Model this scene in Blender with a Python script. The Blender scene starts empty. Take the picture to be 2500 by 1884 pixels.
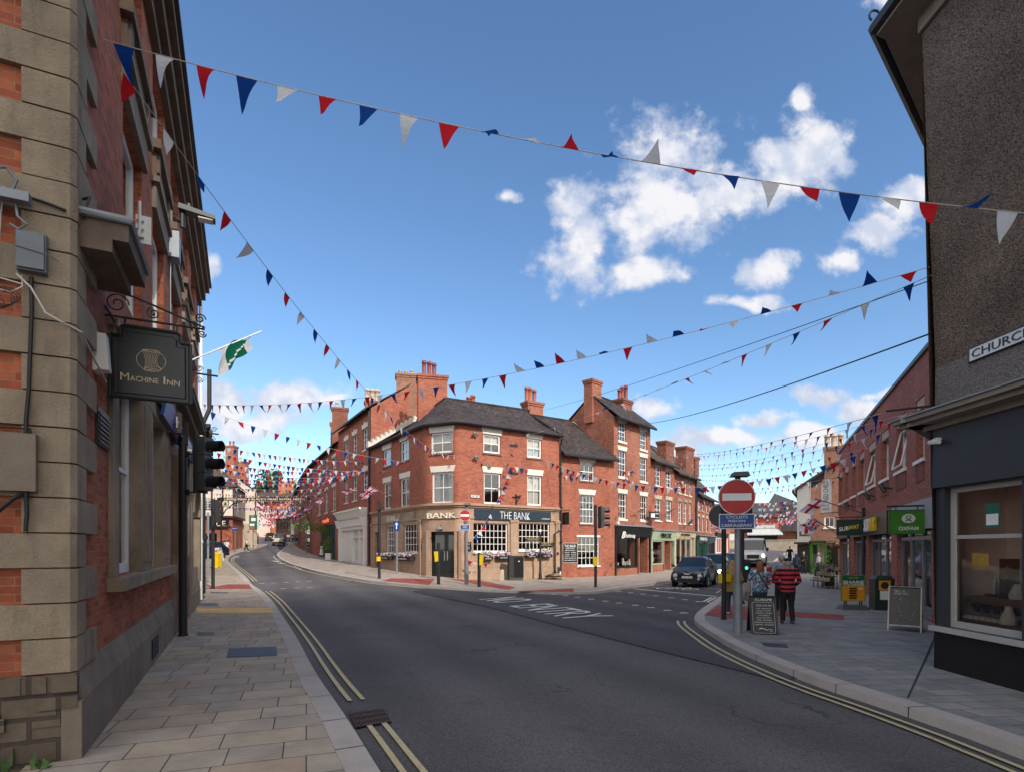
import bpy, math, random
from mathutils import Vector, Matrix
random.seed(7)
SC = bpy.context.scene
COL = SC.collection
R = math.radians
# ---------------------------------------------------------------- camera, sky, sun, exposure
FPX, CX, HZ, EYE = 1380.0, 1250.0, 1338.0, 1.9     # focal length, centre and horizon in units of the 2500 px photograph
cam_d = bpy.data.cameras.new("camera")
cam = bpy.data.objects.new("camera", cam_d); COL.objects.link(cam)
cam.location = (0, 0, EYE); cam.rotation_euler = (R(90), 0, 0)
cam_d.sensor_width = 36; cam_d.sensor_fit = 'HORIZONTAL'; cam_d.lens = FPX / 2500 * 36
cam_d.shift_y = (HZ - 942) / 2500; cam_d.clip_start = .05; cam_d.clip_end = 6000
SC.camera = cam
SC.view_settings.view_transform = 'Standard'; SC.view_settings.look = 'None'
SC.view_settings.gamma = 1; SC.view_settings.use_curve_mapping = False
SC.view_settings.exposure = 1.08
SUN_DIR = Vector((.56, -.83, 0)).normalized(); SUN_EL = R(35)
sd = bpy.data.lights.new("sun", 'SUN'); sd.energy = 2.0; sd.angle = R(.53); sd.color = (1, .93, .83)
so = bpy.data.objects.new("sun", sd); COL.objects.link(so)
to_sun = Vector((SUN_DIR.x * math.cos(SUN_EL), SUN_DIR.y * math.cos(SUN_EL), math.sin(SUN_EL)))
so.rotation_euler = to_sun.to_track_quat('Z', 'Y').to_euler(); so.location = (10, -20, 40)
SKY_STRENGTH = .095
W = bpy.data.worlds.new("World"); SC.world = W; W.use_nodes = True
def make_world():
    nt = W.node_tree; N = nt.nodes; L = nt.links; N.clear()
    out = N.new('ShaderNodeOutputWorld'); bg = N.new('ShaderNodeBackground'); sky = N.new('ShaderNodeTexSky')
    sky.sky_type = 'NISHITA'; sky.sun_disc = False; sky.sun_elevation = SUN_EL
    sky.sun_rotation = math.atan2(SUN_DIR.x, SUN_DIR.y); sky.altitude = 200; sky.air_density = 1.0; sky.dust_density = .0; sky.ozone_density = 2.6
    bg.inputs[1].default_value = SKY_STRENGTH
    hs = N.new('ShaderNodeHueSaturation'); hs.inputs['Saturation'].default_value = 1.1; L.new(sky.outputs[0], hs.inputs['Color']); L.new(hs.outputs[0], bg.inputs[0])
    tc = N.new('ShaderNodeTexCoord'); sep = N.new('ShaderNodeSeparateXYZ'); L.new(tc.outputs['Generated'], sep.inputs[0])
    def m(op, a, b=None, c=None, clamp=False):
        n = N.new('ShaderNodeMath'); n.operation = op; n.use_clamp = clamp
        for i, x in enumerate((a, b, c)):
            if x is None: continue
            if isinstance(x, (int, float)): n.inputs[i].default_value = x
            else: L.new(x, n.inputs[i])
        return n.outputs[0]
    ys = m('MAXIMUM', sep.outputs[1], .05)
    a = m('DIVIDE', sep.outputs[0], ys); b = m('DIVIDE', sep.outputs[2], ys)
    comb = N.new('ShaderNodeCombineXYZ'); L.new(a, comb.inputs[0]); L.new(b, comb.inputs[1])
    # cumulus field: each ellipse is a cloud's place in the sky (direction x/y, z/y), broken up by noise
    warp = N.new('ShaderNodeTexNoise'); warp.inputs['Scale'].default_value = 7; warp.inputs['Detail'].default_value = 6
    L.new(comb.outputs[0], warp.inputs['Vector'])
    wv = N.new('ShaderNodeVectorMath'); wv.operation = 'MULTIPLY_ADD'; L.new(warp.outputs['Color'], wv.inputs[0])
    wv.inputs[1].default_value = (.09, .09, 0); L.new(comb.outputs[0], wv.inputs[2])
    cl = [(1640,350,125,80),(1990,370,85,110),(1615,500,150,95),(1800,455,150,60),(1930,400,110,90),(1570,570,75,60),
          (1400,500,70,90),(1430,570,60,90),(1400,660,85,65),(1570,655,95,45),(1870,660,85,50),(2150,560,90,50),
          (2050,640,50,30),(2200,490,80,55),(1965,240,35,40),(700,965,150,52),(560,985,110,62),(620,1030,170,40),(820,970,50,20),
          (2010,965,90,28),(2130,985,100,45),(1850,1030,95,22),(1230,495,35,18),(1750,1070,160,34),(1980,1075,130,34),
          (1600,985,60,34),(1650,1100,120,40),(2180,20,70,40),(2230,180,35,45),(510,650,26,45),(1830,730,100,22),(2150,940,60,20)]
    fld = None
    for (u, v, rx, ry) in cl:
        s = N.new('ShaderNodeVectorMath'); s.operation = 'SUBTRACT'; L.new(wv.outputs[0], s.inputs[0])
        s.inputs[1].default_value = ((u - CX) / FPX + .045, (HZ - v) / FPX + .045, 0)
        q = N.new('ShaderNodeVectorMath'); q.operation = 'MULTIPLY'; L.new(s.outputs[0], q.inputs[0])
        q.inputs[1].default_value = (FPX / rx / 1.14, FPX / ry / 1.14, 0)
        ln = N.new('ShaderNodeVectorMath'); ln.operation = 'LENGTH'; L.new(q.outputs[0], ln.inputs[0])
        f = m('SUBTRACT', 1, ln.outputs['Value'])
        fld = f if fld is None else m('SMOOTH_MAX', fld, f, .25)
    no = N.new('ShaderNodeTexNoise'); no.inputs['Scale'].default_value = 16; no.inputs['Detail'].default_value = 12; no.inputs['Roughness'].default_value = .6
    L.new(comb.outputs[0], no.inputs['Vector'])
    d = m('ADD', fld, m('MULTIPLY', m('SUBTRACT', no.outputs[0], .51), 2.2))
    mr = N.new('ShaderNodeMapRange'); mr.interpolation_type = 'SMOOTHSTEP'; L.new(d, mr.inputs[0])
    mr.inputs[1].default_value = -.08; mr.inputs[2].default_value = .62
    cov = m('MULTIPLY', m('MULTIPLY', mr.outputs[0], m('GREATER_THAN', sep.outputs[1], .06)), .96)
    # broken fair-weather cumulus added to the unseen rear sky, brightened as fill light
    zc = m('MAXIMUM', sep.outputs[2], .08); c2 = N.new('ShaderNodeCombineXYZ'); L.new(m('DIVIDE', sep.outputs[0], zc), c2.inputs[0]); L.new(m('DIVIDE', sep.outputs[1], zc), c2.inputs[1])
    n2 = N.new('ShaderNodeTexNoise'); n2.inputs['Scale'].default_value = 1.1; n2.inputs['Detail'].default_value = 8; n2.inputs['Roughness'].default_value = .6; L.new(c2.outputs[0], n2.inputs['Vector'])
    m2 = N.new('ShaderNodeMapRange'); m2.interpolation_type = 'SMOOTHSTEP'; L.new(n2.outputs[0], m2.inputs[0]); m2.inputs[1].default_value = .36; m2.inputs[2].default_value = .52
    bk = N.new('ShaderNodeMapRange'); bk.interpolation_type = 'SMOOTHSTEP'; L.new(sep.outputs[1], bk.inputs[0]); bk.inputs[1].default_value = .06; bk.inputs[2].default_value = -.12
    cov2 = m('MULTIPLY', m('MULTIPLY', m2.outputs[0], bk.outputs[0]), m('GREATER_THAN', sep.outputs[2], .0))
    cb = N.new('ShaderNodeBackground'); cb.inputs[1].default_value = 1
    o3 = N.new('ShaderNodeVectorMath'); o3.operation = 'ADD'; L.new(comb.outputs[0], o3.inputs[0]); o3.inputs[1].default_value = (.012, .03, 0)
    n3 = N.new('ShaderNodeTexNoise'); n3.inputs['Scale'].default_value = 13; n3.inputs['Detail'].default_value = 5; L.new(o3.outputs[0], n3.inputs['Vector']); n4 = N.new('ShaderNodeTexNoise'); n4.inputs['Scale'].default_value = 13; n4.inputs['Detail'].default_value = 5; L.new(comb.outputs[0], n4.inputs['Vector'])
    lit = m('ADD', m('MULTIPLY', d, .5), m('MULTIPLY', m('SUBTRACT', n4.outputs[0], n3.outputs[0]), 2.6))     # thicker towards the light: greyer undersides
    ramp = N.new('ShaderNodeValToRGB'); L.new(lit, ramp.inputs[0])
    ramp.color_ramp.elements[0].position = .0; ramp.color_ramp.elements[0].color = (.30, .33, .40, 1)
    ramp.color_ramp.elements[1].position = .55; ramp.color_ramp.elements[1].color = (.45, .445, .46, 1)
    L.new(ramp.outputs[0], cb.inputs[0])
    mx = N.new('ShaderNodeMixShader'); L.new(cov, mx.inputs[0]); L.new(bg.outputs[0], mx.inputs[1]); L.new(cb.outputs[0], mx.inputs[2])
    cb2 = N.new('ShaderNodeBackground'); cb2.inputs[0].default_value = (1, .955, .88, 1); cb2.inputs[1].default_value = .8
    mx2 = N.new('ShaderNodeMixShader'); L.new(cov2, mx2.inputs[0]); L.new(mx.outputs[0], mx2.inputs[1]); L.new(cb2.outputs[0], mx2.inputs[2])
    L.new(mx2.outputs[0], out.inputs[0])
make_world()
# ---------------------------------------------------------------- ground shape and photo-to-place helpers (used once, at build time)
def sst(a, b, x):
    t = min(1, max(0, (x - a) / (b - a))); return t * t * (3 - 2 * t)
def zg(x, y):
    """height of the pavement surface: the left street climbs, the right street dips then climbs to the market place"""
    if y < 5: return 0.0
    y = min(y, 135); w = sst(-.22, .03, x / y)
    zl = .03 * (math.log(1 + math.exp((y - 22) / 2)) * 2 if y < 60 else y - 22) + .0003 * max(0, y - 55) ** 2
    zr = .055 * max(0, y - 44) if y > 50 else .055 * (max(0, y - 38) ** 2 / 24)
    return zl * (1 - w) + zr * w
ROAD = -.12
def G(u, v, dz=0.0):
    a, b = (u - CX) / FPX, (HZ - v) / FPX
    lo, y = 1.0, 1.0
    while y < 160:
        if EYE + b * y <= zg(a * y, y) + dz: break
        lo = y; y += .5
    hi = y
    for _ in range(30):
        mid = (lo + hi) / 2
        if EYE + b * mid <= zg(a * mid, mid) + dz: hi = mid
        else: lo = mid
    return Vector((a * hi, hi, zg(a * hi, hi) + dz))
def D(u, v, y): return Vector(((u - CX) / FPX * y, y, EYE + (HZ - v) / FPX * y))
class Fr:
    """a wall frame: s runs left to right along the wall as seen from the street, n points out to the street"""
    def __init__(s, p0, p1, z=0):
        s.p = Vector((p0[0], p0[1], 0)); q = Vector((p1[0], p1[1], 0)); s.L = (q - s.p).length
        s.t = (q - s.p) / s.L; s.n = Vector((s.t.y, -s.t.x, 0)); s.z = z
    def pt(s, a, n, z): return s.p + s.t * a + s.n * n + Vector((0, 0, z))
    def hit(s, u, v, n=0.0):
        a = (u - CX) / FPX; o = s.p + s.n * n
        y = None  # o + t*k = (a*y, y)
        k = (a * o.y - o.x) / (s.t.x - a * s.t.y); y = o.y + s.t.y * k
        return k, EYE + (HZ - v) / FPX * y
    def rect(s, u0, v0, u1, v1, n=0.0):
        """photo rectangle (left, top, right, bottom) to s0, s1, z0, z1 on the wall"""
        um = (u0 + u1) / 2
        a = s.hit(u0, v0, n)[0]; b = s.hit(u1, v0, n)[0]
        return a, b, s.hit(um, v1, n)[1], s.hit(um, v0, n)[1]
# ---------------------------------------------------------------- mesh collector
class MB:
    def __init__(s): s.v = []; s.f = []; s.m = []; s.uv = {}
    def face(s, pts, mi=0, uv=None):
        i = len(s.v); s.v += [tuple(p) for p in pts]; s.f.append(tuple(range(i, i + len(pts)))); s.m.append(mi)
        if uv: s.uv[len(s.f) - 1] = uv
    def hexa(s, b, t, mi=0):
        """eight corners: bottom ring b (counter-clockwise from above), top ring t"""
        i = len(s.v); s.v += [tuple(p) for p in b] + [tuple(p) for p in t]; k = len(b)
        s.f.append(tuple(i + j for j in reversed(range(k)))); s.f.append(tuple(i + k + j for j in range(k))); s.m += [mi, mi]
        for j in range(k):
            s.f.append((i + j, i + (j + 1) % k, i + k + (j + 1) % k, i + k + j)); s.m.append(mi)
    def box(s, x0, x1, y0, y1, z0, z1, mi=0):
        q = [(x0, y0), (x1, y0), (x1, y1), (x0, y1)]
        s.hexa([(x, y, z0) for x, y in q], [(x, y, z1) for x, y in q], mi)
    def ob(s, F, s0, s1, n0, n1, z0, z1, mi=0, flare=0, taper=0):
        """box in a wall frame; flare widens the top by that much each side"""
        b = [F.pt(s0, n1, z0), F.pt(s1, n1, z0), F.pt(s1, n0, z0), F.pt(s0, n0, z0)]
        t = [F.pt(s0 - flare, n1 + taper, z1), F.pt(s1 + flare, n1 + taper, z1), F.pt(s1 + flare, n0, z1), F.pt(s0 - flare, n0, z1)]
        s.hexa(b, t, mi)
    def tube(s, pts, r, k=8, mi=0, caps=True, r1=None):
        pts = [Vector(p) for p in pts]; i0 = len(s.v); n = len(pts); ref = None
        for j, p in enumerate(pts):
            d = (pts[min(j + 1, n - 1)] - pts[max(j - 1, 0)]).normalized()
            if ref is None: ref = Vector((0, 0, 1)) if abs(d.z) < .9 else Vector((1, 0, 0))
            a = d.cross(ref).normalized(); b = d.cross(a).normalized(); ref = -b if False else a.cross(d).normalized() if True else ref
            rr = r if r1 is None else r + (r1 - r) * j / (n - 1)
            for q in range(k):
                w = 2 * math.pi * q / k; s.v.append(tuple(p + a * (math.cos(w) * rr) + b * (math.sin(w) * rr)))
        for j in range(n - 1):
            for q in range(k):
                A = i0 + j * k + q; B = i0 + j * k + (q + 1) % k
                s.f.append((A, B, B + k, A + k)); s.m.append(mi)
        if caps:
            s.f.append(tuple(i0 + q for q in reversed(range(k)))); s.f.append(tuple(i0 + (n - 1) * k + q for q in range(k))); s.m += [mi, mi]
    def lathe(s, c, prof, k=16, mi=0):
        i0 = len(s.v); c = Vector(c)
        for (r, z) in prof:
            for q in range(k):
                w = 2 * math.pi * q / k; s.v.append((c.x + r * math.cos(w), c.y + r * math.sin(w), c.z + z))
        for j in range(len(prof) - 1):
            for q in range(k):
                A = i0 + j * k + q; B = i0 + j * k + (q + 1) % k
                s.f.append((A, B, B + k, A + k)); s.m.append(mi)
        s.f.append(tuple(i0 + q for q in reversed(range(k)))); s.f.append(tuple(i0 + (len(prof) - 1) * k + q for q in range(k))); s.m += [mi, mi]
    def disc(s, c, n, r, th, k=24, mi=0, ry=None):
        """flat disc facing n"""
        n = Vector(n).normalized(); a = Vector((0, 0, 1)).cross(n)
        a = a.normalized() if a.length > .01 else Vector((1, 0, 0)); b = n.cross(a); c = Vector(c); ry = ry or r
        ring = [a * (math.cos(2 * math.pi * q / k) * r) + b * (math.sin(2 * math.pi * q / k) * ry) for q in range(k)]
        s.hexa([c + x for x in ring], [c + x + n * th for x in ring], mi)
    def ball(s, c, rx, ry=None, rz=None, k=10, mi=0):
        ry = ry or rx; rz = rz or rx; i0 = len(s.v); h = k // 2 + 1
        for j in range(h + 1):
            ph = math.pi * j / h - math.pi / 2
            for q in range(k):
                w = 2 * math.pi * q / k
                s.v.append((c[0] + rx * math.cos(ph) * math.cos(w), c[1] + ry * math.cos(ph) * math.sin(w), c[2] + rz * math.sin(ph)))
        for j in range(h):
            for q in range(k):
                A = i0 + j * k + q; B = i0 + j * k + (q + 1) % k
                s.f.append((A, B, B + k, A + k)); s.m.append(mi)
    def wall(s, F, s0, s1, z0, z1, holes=(), depth=.12, mi=0, us=0, n=0.0):
        """flat wall with real openings and reveals; holes are (s0, s1, z0, z1)"""
        e = 1e-4
        S = sorted({s0, s1} | {min(max(h[i], s0), s1) for h in holes for i in (0, 1)})
        Z = sorted({z0, z1} | {min(max(h[i], z0), z1) for h in holes for i in (2, 3)})
        for a, b in zip(S, S[1:]):
            run = None
            for c, d in list(zip(Z, Z[1:])) + [(None, None)]:
                solid = c is not None and b - a > e and d - c > e and not any(h[0] - e < (a + b) / 2 < h[1] + e and h[2] - e < (c + d) / 2 < h[3] + e for h in holes)
                if solid: run = (run[0], d) if run else (c, d)
                if (not solid) and run and (c is None or d - c > e):
                    c0, d0 = run; run = None
                    s.face([F.pt(a, n, c0), F.pt(b, n, c0), F.pt(b, n, d0), F.pt(a, n, d0)], mi, [(a + us, c0), (b + us, c0), (b + us, d0), (a + us, d0)])
        for (a, b, c, d) in holes:
            for (p, q, r, t) in (((a, c), (a, d), 0, 0), ((b, d), (b, c), 0, 0), ((b, c), (a, c), 0, 0), ((a, d), (b, d), 0, 0)):
                s.face([F.pt(p[0], n, p[1]), F.pt(q[0], n, q[1]), F.pt(q[0], n - depth, q[1]), F.pt(p[0], n - depth, p[1])], mi)
    def build(s, name, mats, parent=None, label=None, cat=None, group=None, kind=None, smooth=False, local=False):
        me = bpy.data.meshes.new(name); me.from_pydata(s.v, [], s.f)
        if not isinstance(mats, (list, tuple)): mats = [mats]
        for x in mats: me.materials.append(M[x] if isinstance(x, str) else x)
        me.polygons.foreach_set('material_index', s.m)
        if smooth: me.polygons.foreach_set('use_smooth', [True] * len(s.f))
        me.update()
        uv = me.uv_layers.new(name='metres'); data = [0.0] * (2 * len(me.loops))
        for p in me.polygons:
            g = s.uv.get(p.index)
            if g:
                for li, w in zip(p.loop_indices, g): data[2 * li], data[2 * li + 1] = w
            else:
                nn = p.normal
                if abs(nn.z) > .95: t = Vector((1, 0, 0)); b = Vector((0, 1, 0))
                else: t = Vector((-nn.y, nn.x, 0)).normalized(); b = nn.cross(t)
                for li in p.loop_indices:
                    co = me.vertices[me.loops[li].vertex_index].co; data[2 * li] = co.dot(t); data[2 * li + 1] = co.dot(b)
        uv.data.foreach_set('uv', data)
        return link(bpy.data.objects.new(name, me), parent, label, cat, group, kind, local)
def link(o, parent=None, label=None, cat=None, group=None, kind=None, local=False):
    COL.objects.link(o)
    if parent is not None:
        while parent.parent and parent.parent.parent: parent = parent.parent      # thing > part > sub-part, no deeper
        o.parent = parent
        if not local and parent.parent is None: o.matrix_parent_inverse = Matrix.Translation(parent.location).inverted()
    tag(o, label, cat, group, kind); return o
def tag(o, label=None, cat=None, group=None, kind=None):
    if label: o['label'] = label
    if cat: o['category'] = cat
    if group: o['group'] = group
    if kind: o['kind'] = kind
    return o
def thing(name, label, cat, loc=(0, 0, 0), group=None, rz=0):
    o = bpy.data.objects.new(name, None); o.location = loc; o.rotation_euler = (0, 0, rz); o.empty_display_size = .2
    return link(o, None, label, cat, group)
def copy_tree(o, parent=None):
    c = o.copy(); COL.objects.link(c)
    if parent is not None: c.parent = parent
    for ch in list(o.children): copy_tree(ch, c)
    return c
def text(body, origin, xa, ya, w, h, m, parent=None, th=.006, name='lettering', shear=0, thick=0, local=False, **kw):
    """real lettering: mesh letters fitted into a w by h box; origin is its lower left, xa right, ya up"""
    cu = bpy.data.curves.new(name, 'FONT'); cu.body = body; cu.size = 1; cu.shear = shear; cu.offset = thick; cu.resolution_u = 2
    cu.align_x = 'CENTER'; cu.space_line = kw.pop('line', 1.0)
    tmp = bpy.data.objects.new(name, cu); COL.objects.link(tmp)
    me = bpy.data.meshes.new_from_object(tmp.evaluated_get(bpy.context.evaluated_depsgraph_get()))
    bpy.data.objects.remove(tmp); bpy.data.curves.remove(cu)
    vs = [v.co.copy() for v in me.vertices]
    if not vs: return None
    x0 = min(v.x for v in vs); x1 = max(v.x for v in vs); y0 = min(v.y for v in vs); y1 = max(v.y for v in vs)
    sx = w / (x1 - x0); sy = h / (y1 - y0) if h else sx
    xa = Vector(xa).normalized(); ya = Vector(ya).normalized(); na = xa.cross(ya); o = Vector(origin)
    mb = MB(); base = len(vs)
    pts = [o + xa * ((v.x - x0) * sx) + ya * ((v.y - y0) * sy) + na * th for v in vs]
    for p in me.polygons: mb.f.append(tuple(p.vertices)); mb.m.append(0)
    mb.v = [tuple(p) for p in pts] + [tuple(p - na * (th + .004)) for p in pts]
    from collections import Counter
    cnt = Counter()
    for p in me.polygons:
        vv = list(p.vertices)
        for a, b in zip(vv, vv[1:] + vv[:1]): cnt[(a, b)] += 1
    for (a, b) in list(cnt):
        if (b, a) not in cnt: mb.f.append((b, a, a + base, b + base)); mb.m.append(0)
    bpy.data.meshes.remove(me)
    return mb.build(name, m, parent, local=local, **kw)
# ---------------------------------------------------------------- materials
M = {}
def srgb(r, g, b):
    f = lambda c: (c / 255 / 12.92) if c / 255 <= .04045 else ((c / 255 + .055) / 1.055) ** 2.4
    return (f(r), f(g), f(b))
class NT:
    def __init__(s, name):
        s.m = bpy.data.materials.new(name); s.m.use_nodes = True; s.t = s.m.node_tree; s.N = s.t.nodes; s.L = s.t.links
        s.b = s.N['Principled BSDF']; s.o = s.N['Material Output']
    def n(s, t, **k):
        x = s.N.new('ShaderNode' + t)
        for a, v in k.items(): setattr(x, a, v)
        return x
    def noise(s, vec, scale, detail=4, rough=.55):
        x = s.n('TexNoise'); x.inputs['Scale'].default_value = scale; x.inputs['Detail'].default_value = detail; x.inputs['Roughness'].default_value = rough
        if vec is not None: s.L.new(vec, x.inputs['Vector'])
        return x.outputs[0]
    def mr(s, v, a, b, c, d):
        x = s.n('MapRange'); s.L.new(v, x.inputs[0])
        for i, q in enumerate((a, b, c, d)): x.inputs[i + 1].default_value = q
        return x.outputs[0]
    def mix(s, fac, a, b, mode='MIX'):
        x = s.n('MixRGB', blend_type=mode)
        for i, q in enumerate((fac, a, b)):
            if isinstance(q, (int, float)): x.inputs[i].default_value = q
            elif isinstance(q, tuple): x.inputs[i].default_value = (*q[:3], 1)
            else: s.L.new(q, x.inputs[i])
        return x.outputs[0]
    def math(s, op, a, b=0):
        x = s.n('Math', operation=op)
        for i, q in enumerate((a, b)):
            if isinstance(q, (int, float)): x.inputs[i].default_value = q
            else: s.L.new(q, x.inputs[i])
        return x.outputs[0]
    def vmap(s, vec, scale=(1, 1, 1), rot=0, loc=(0, 0, 0)):
        x = s.n('Mapping'); s.L.new(vec, x.inputs[0]); x.inputs['Scale'].default_value = scale; x.inputs['Rotation'].default_value = (0, 0, rot); x.inputs['Location'].default_value = loc
        return x.outputs[0]
    def uv(s): return s.n('UVMap').outputs[0]
    def pos(s): return s.n('NewGeometry').outputs['Position']
    def obj(s): return s.n('TexCoord').outputs['Object']
    def bump(s, h, dist, st=1):
        x = s.n('Bump'); x.inputs['Distance'].default_value = dist; x.inputs['Strength'].default_value = st; s.L.new(h, x.inputs['Height']); s.L.new(x.outputs[0], s.b.inputs['Normal'])
    def col(s, c):
        if isinstance(c, tuple): s.b.inputs['Base Color'].default_value = (*c[:3], 1)
        else: s.L.new(c, s.b.inputs['Base Color'])
    def set(s, rough=.6, metal=0, spec=.5):
        s.b.inputs['Roughness'].default_value = rough; s.b.inputs['Metallic'].default_value = metal; s.b.inputs['Specular IOR Level'].default_value = spec
def plain(name, c, rough=.6, metal=0, var=.12, sc=3.0, bump=0, spec=.5, fine=0):
    t = NT(name); t.set(rough, metal, spec); p = t.pos()
    f = t.mr(t.noise(p, sc, 5, .6), .3, .7, 1 - var, 1 + var)
    c2 = t.mix(1.0, c, f, 'MULTIPLY')
    if fine:
        f2 = t.mr(t.noise(p, 60, 2, .6), .3, .7, 1 - fine, 1 + fine); c2 = t.mix(1.0, c2, f2, 'MULTIPLY')
    t.col(c2)
    if bump: t.bump(t.noise(p, 40, 4), bump)
    M[name] = t.m; return t.m
def brickm(name, c1, c2, mort, bw=.225, rh=.075, ms=.006, stain=.25, rough=.85, bump=.004, off=.5, var=.2, vsc=.7):
    t = NT(name); t.set(rough, 0, .3); uv = t.uv()
    br = t.n('TexBrick'); t.L.new(uv, br.inputs['Vector']); br.offset = off
    for k, v in (('Scale', 1), ('Mortar Size', ms), ('Mortar Smooth', .15), ('Bias', 0), ('Brick Width', bw), ('Row Height', rh)): br.inputs[k].default_value = v
    br.inputs['Color1'].default_value = (*c1, 1); br.inputs['Color2'].default_value = (*c2, 1); br.inputs['Mortar'].default_value = (*mort, 1)
    p = t.pos()
    f = t.mr(t.noise(p, vsc, 6, .65), .3, .7, 1 - var, 1 + var)
    c = t.mix(1.0, br.outputs['Color'], f, 'MULTIPLY')
    g = t.mr(t.noise(p, 14, 4, .7), .25, .75, .82, 1.18); c = t.mix(1.0, c, g, 'MULTIPLY')
    d = t.mr(t.noise(t.vmap(p, (1.3, 1.3, .35)), .9, 6, .7), .52, .8, 0, stain)
    c = t.mix(d, c, (.06, .045, .04))
    t.col(c)
    if bump: t.bump(t.math('SUBTRACT', 1, br.outputs['Fac']), bump)
    M[name] = t.m; return t.m
brickm('brick_left', (.42, .118, .054), (.24, .062, .032), (.33, .16, .1), stain=.4, ms=.006, var=.25)
brickm('brick_bank', (.41, .11, .06), (.22, .056, .036), (.36, .17, .12), stain=.35, ms=.011)
brickm('brick_plain', (.39, .125, .07), (.2, .06, .038), (.36, .19, .14), stain=.4, ms=.011)
brickm('brick_dark', (.25, .085, .05), (.18, .062, .04), (.24, .13, .095), stain=.4)
brickm('brick_brown', (.34, .145, .085), (.18, .075, .05), (.32, .2, .15), stain=.4, ms=.012)
brickm('brick_modern', (.40, .125, .08), (.27, .08, .056), (.34, .2, .165), stain=.12, ms=.007, var=.1)
brickm('brick_far', (.46, .16, .085), (.4, .13, .07), (.42, .2, .13), stain=.1)
brickm('tile_roof', (.085, .066, .064), (.035, .029, .032), (.016, .013, .014), bw=.2, rh=.16, ms=.014, stain=.35, bump=.02, var=.4, vsc=1.2)
brickm('slate_roof', (.085, .08, .085), (.06, .057, .062), (.03, .028, .03), bw=.3, rh=.2, ms=.008, stain=.3, bump=.01)
brickm('tile_brown', (.1, .075, .06), (.075, .056, .046), (.03, .025, .02), bw=.25, rh=.16, ms=.01, stain=.3, bump=.01)
brickm('bank_stone', (.40, .275, .195), (.36, .24, .165), (.26, .17, .12), bw=.95, rh=.38, ms=.006, stain=.3, bump=.004, var=.16, vsc=1.5)
brickm('rubble', (.15, .115, .085), (.11, .085, .065), (.07, .055, .045), bw=.42, rh=.2, ms=.02, stain=.4, bump=.02)
brickm('white_panel', (.66, .65, .62), (.62, .61, .59), (.3, .3, .3), bw=.6, rh=9, ms=.01, stain=.05)
brickm('black_tile', (.012, .012, .013), (.010, .010, .011), (.02, .02, .02), bw=.5, rh=.33, ms=.004, stain=0, rough=.35, bump=0)
def stone(name, c, var=.22, dark=.45, rough=.9, bump=.006):
    t = NT(name); t.set(rough, 0, .25); p = t.pos()
    f = t.mr(t.noise(p, 1.1, 6, .65), .3, .7, 1 - var, 1 + var); c1 = t.mix(1.0, c, f, 'MULTIPLY')
    d = t.mr(t.noise(t.vmap(p, (2.2, 2.2, .5)), 1.6, 7, .7), .5, .8, 0, dark); c1 = t.mix(d, c1, (.06, .05, .042))
    g = t.mr(t.noise(p, 70, 3, .7), .25, .75, .86, 1.14); c1 = t.mix(1.0, c1, g, 'MULTIPLY')
    t.col(c1); t.bump(t.noise(p, 45, 5, .7), bump); M[name] = t.m
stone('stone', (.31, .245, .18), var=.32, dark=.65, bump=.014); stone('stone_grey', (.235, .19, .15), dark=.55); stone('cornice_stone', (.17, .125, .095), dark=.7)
stone('lintel_white', (.66, .63, .57), var=.06, dark=.12, bump=.001); stone('sill_dark', (.2, .13, .1), dark=.4); stone('pale_stone', (.48, .4, .31), dark=.15)
stone('render_white', (.62, .58, .52), var=.07, dark=.12, bump=.003); stone('render_cream', (.68, .58, .5), var=.06, dark=.1, bump=.003); stone('render_grey', (.4, .39, .38), var=.07, dark=.2)
def pebbledash():
    t = NT('pebbledash'); t.set(.95, 0, .2); p = t.pos()
    v = t.n('TexVoronoi'); v.inputs['Scale'].default_value = 55; t.L.new(p, v.inputs['Vector'])
    r = t.n('ValToRGB'); t.L.new(v.outputs['Color'], r.inputs[0])
    r.color_ramp.elements[0].color = (.075, .06, .05, 1); r.color_ramp.elements[1].color = (.35, .27, .215, 1)
    f = t.mr(t.noise(p, .8, 6, .6), .3, .7, .72, 1.25); c = t.mix(1.0, r.outputs[0], f, 'MULTIPLY')
    t.col(c); t.bump(v.outputs['Distance'], -.03); M['pebbledash'] = t.m
    t = NT('pebbledash_pale'); t.set(.95, 0, .2); p = t.pos()
    v = t.n('TexVoronoi'); v.inputs['Scale'].default_value = 60; t.L.new(p, v.inputs['Vector'])
    r = t.n('ValToRGB'); t.L.new(v.outputs['Color'], r.inputs[0])
    r.color_ramp.elements[0].color = (.13, .115, .11, 1); r.color_ramp.elements[1].color = (.33, .3, .285, 1)
    t.col(r.outputs[0]); t.bump(v.outputs['Distance'], -.02); M['pebbledash_pale'] = t.m
pebbledash()
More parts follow.
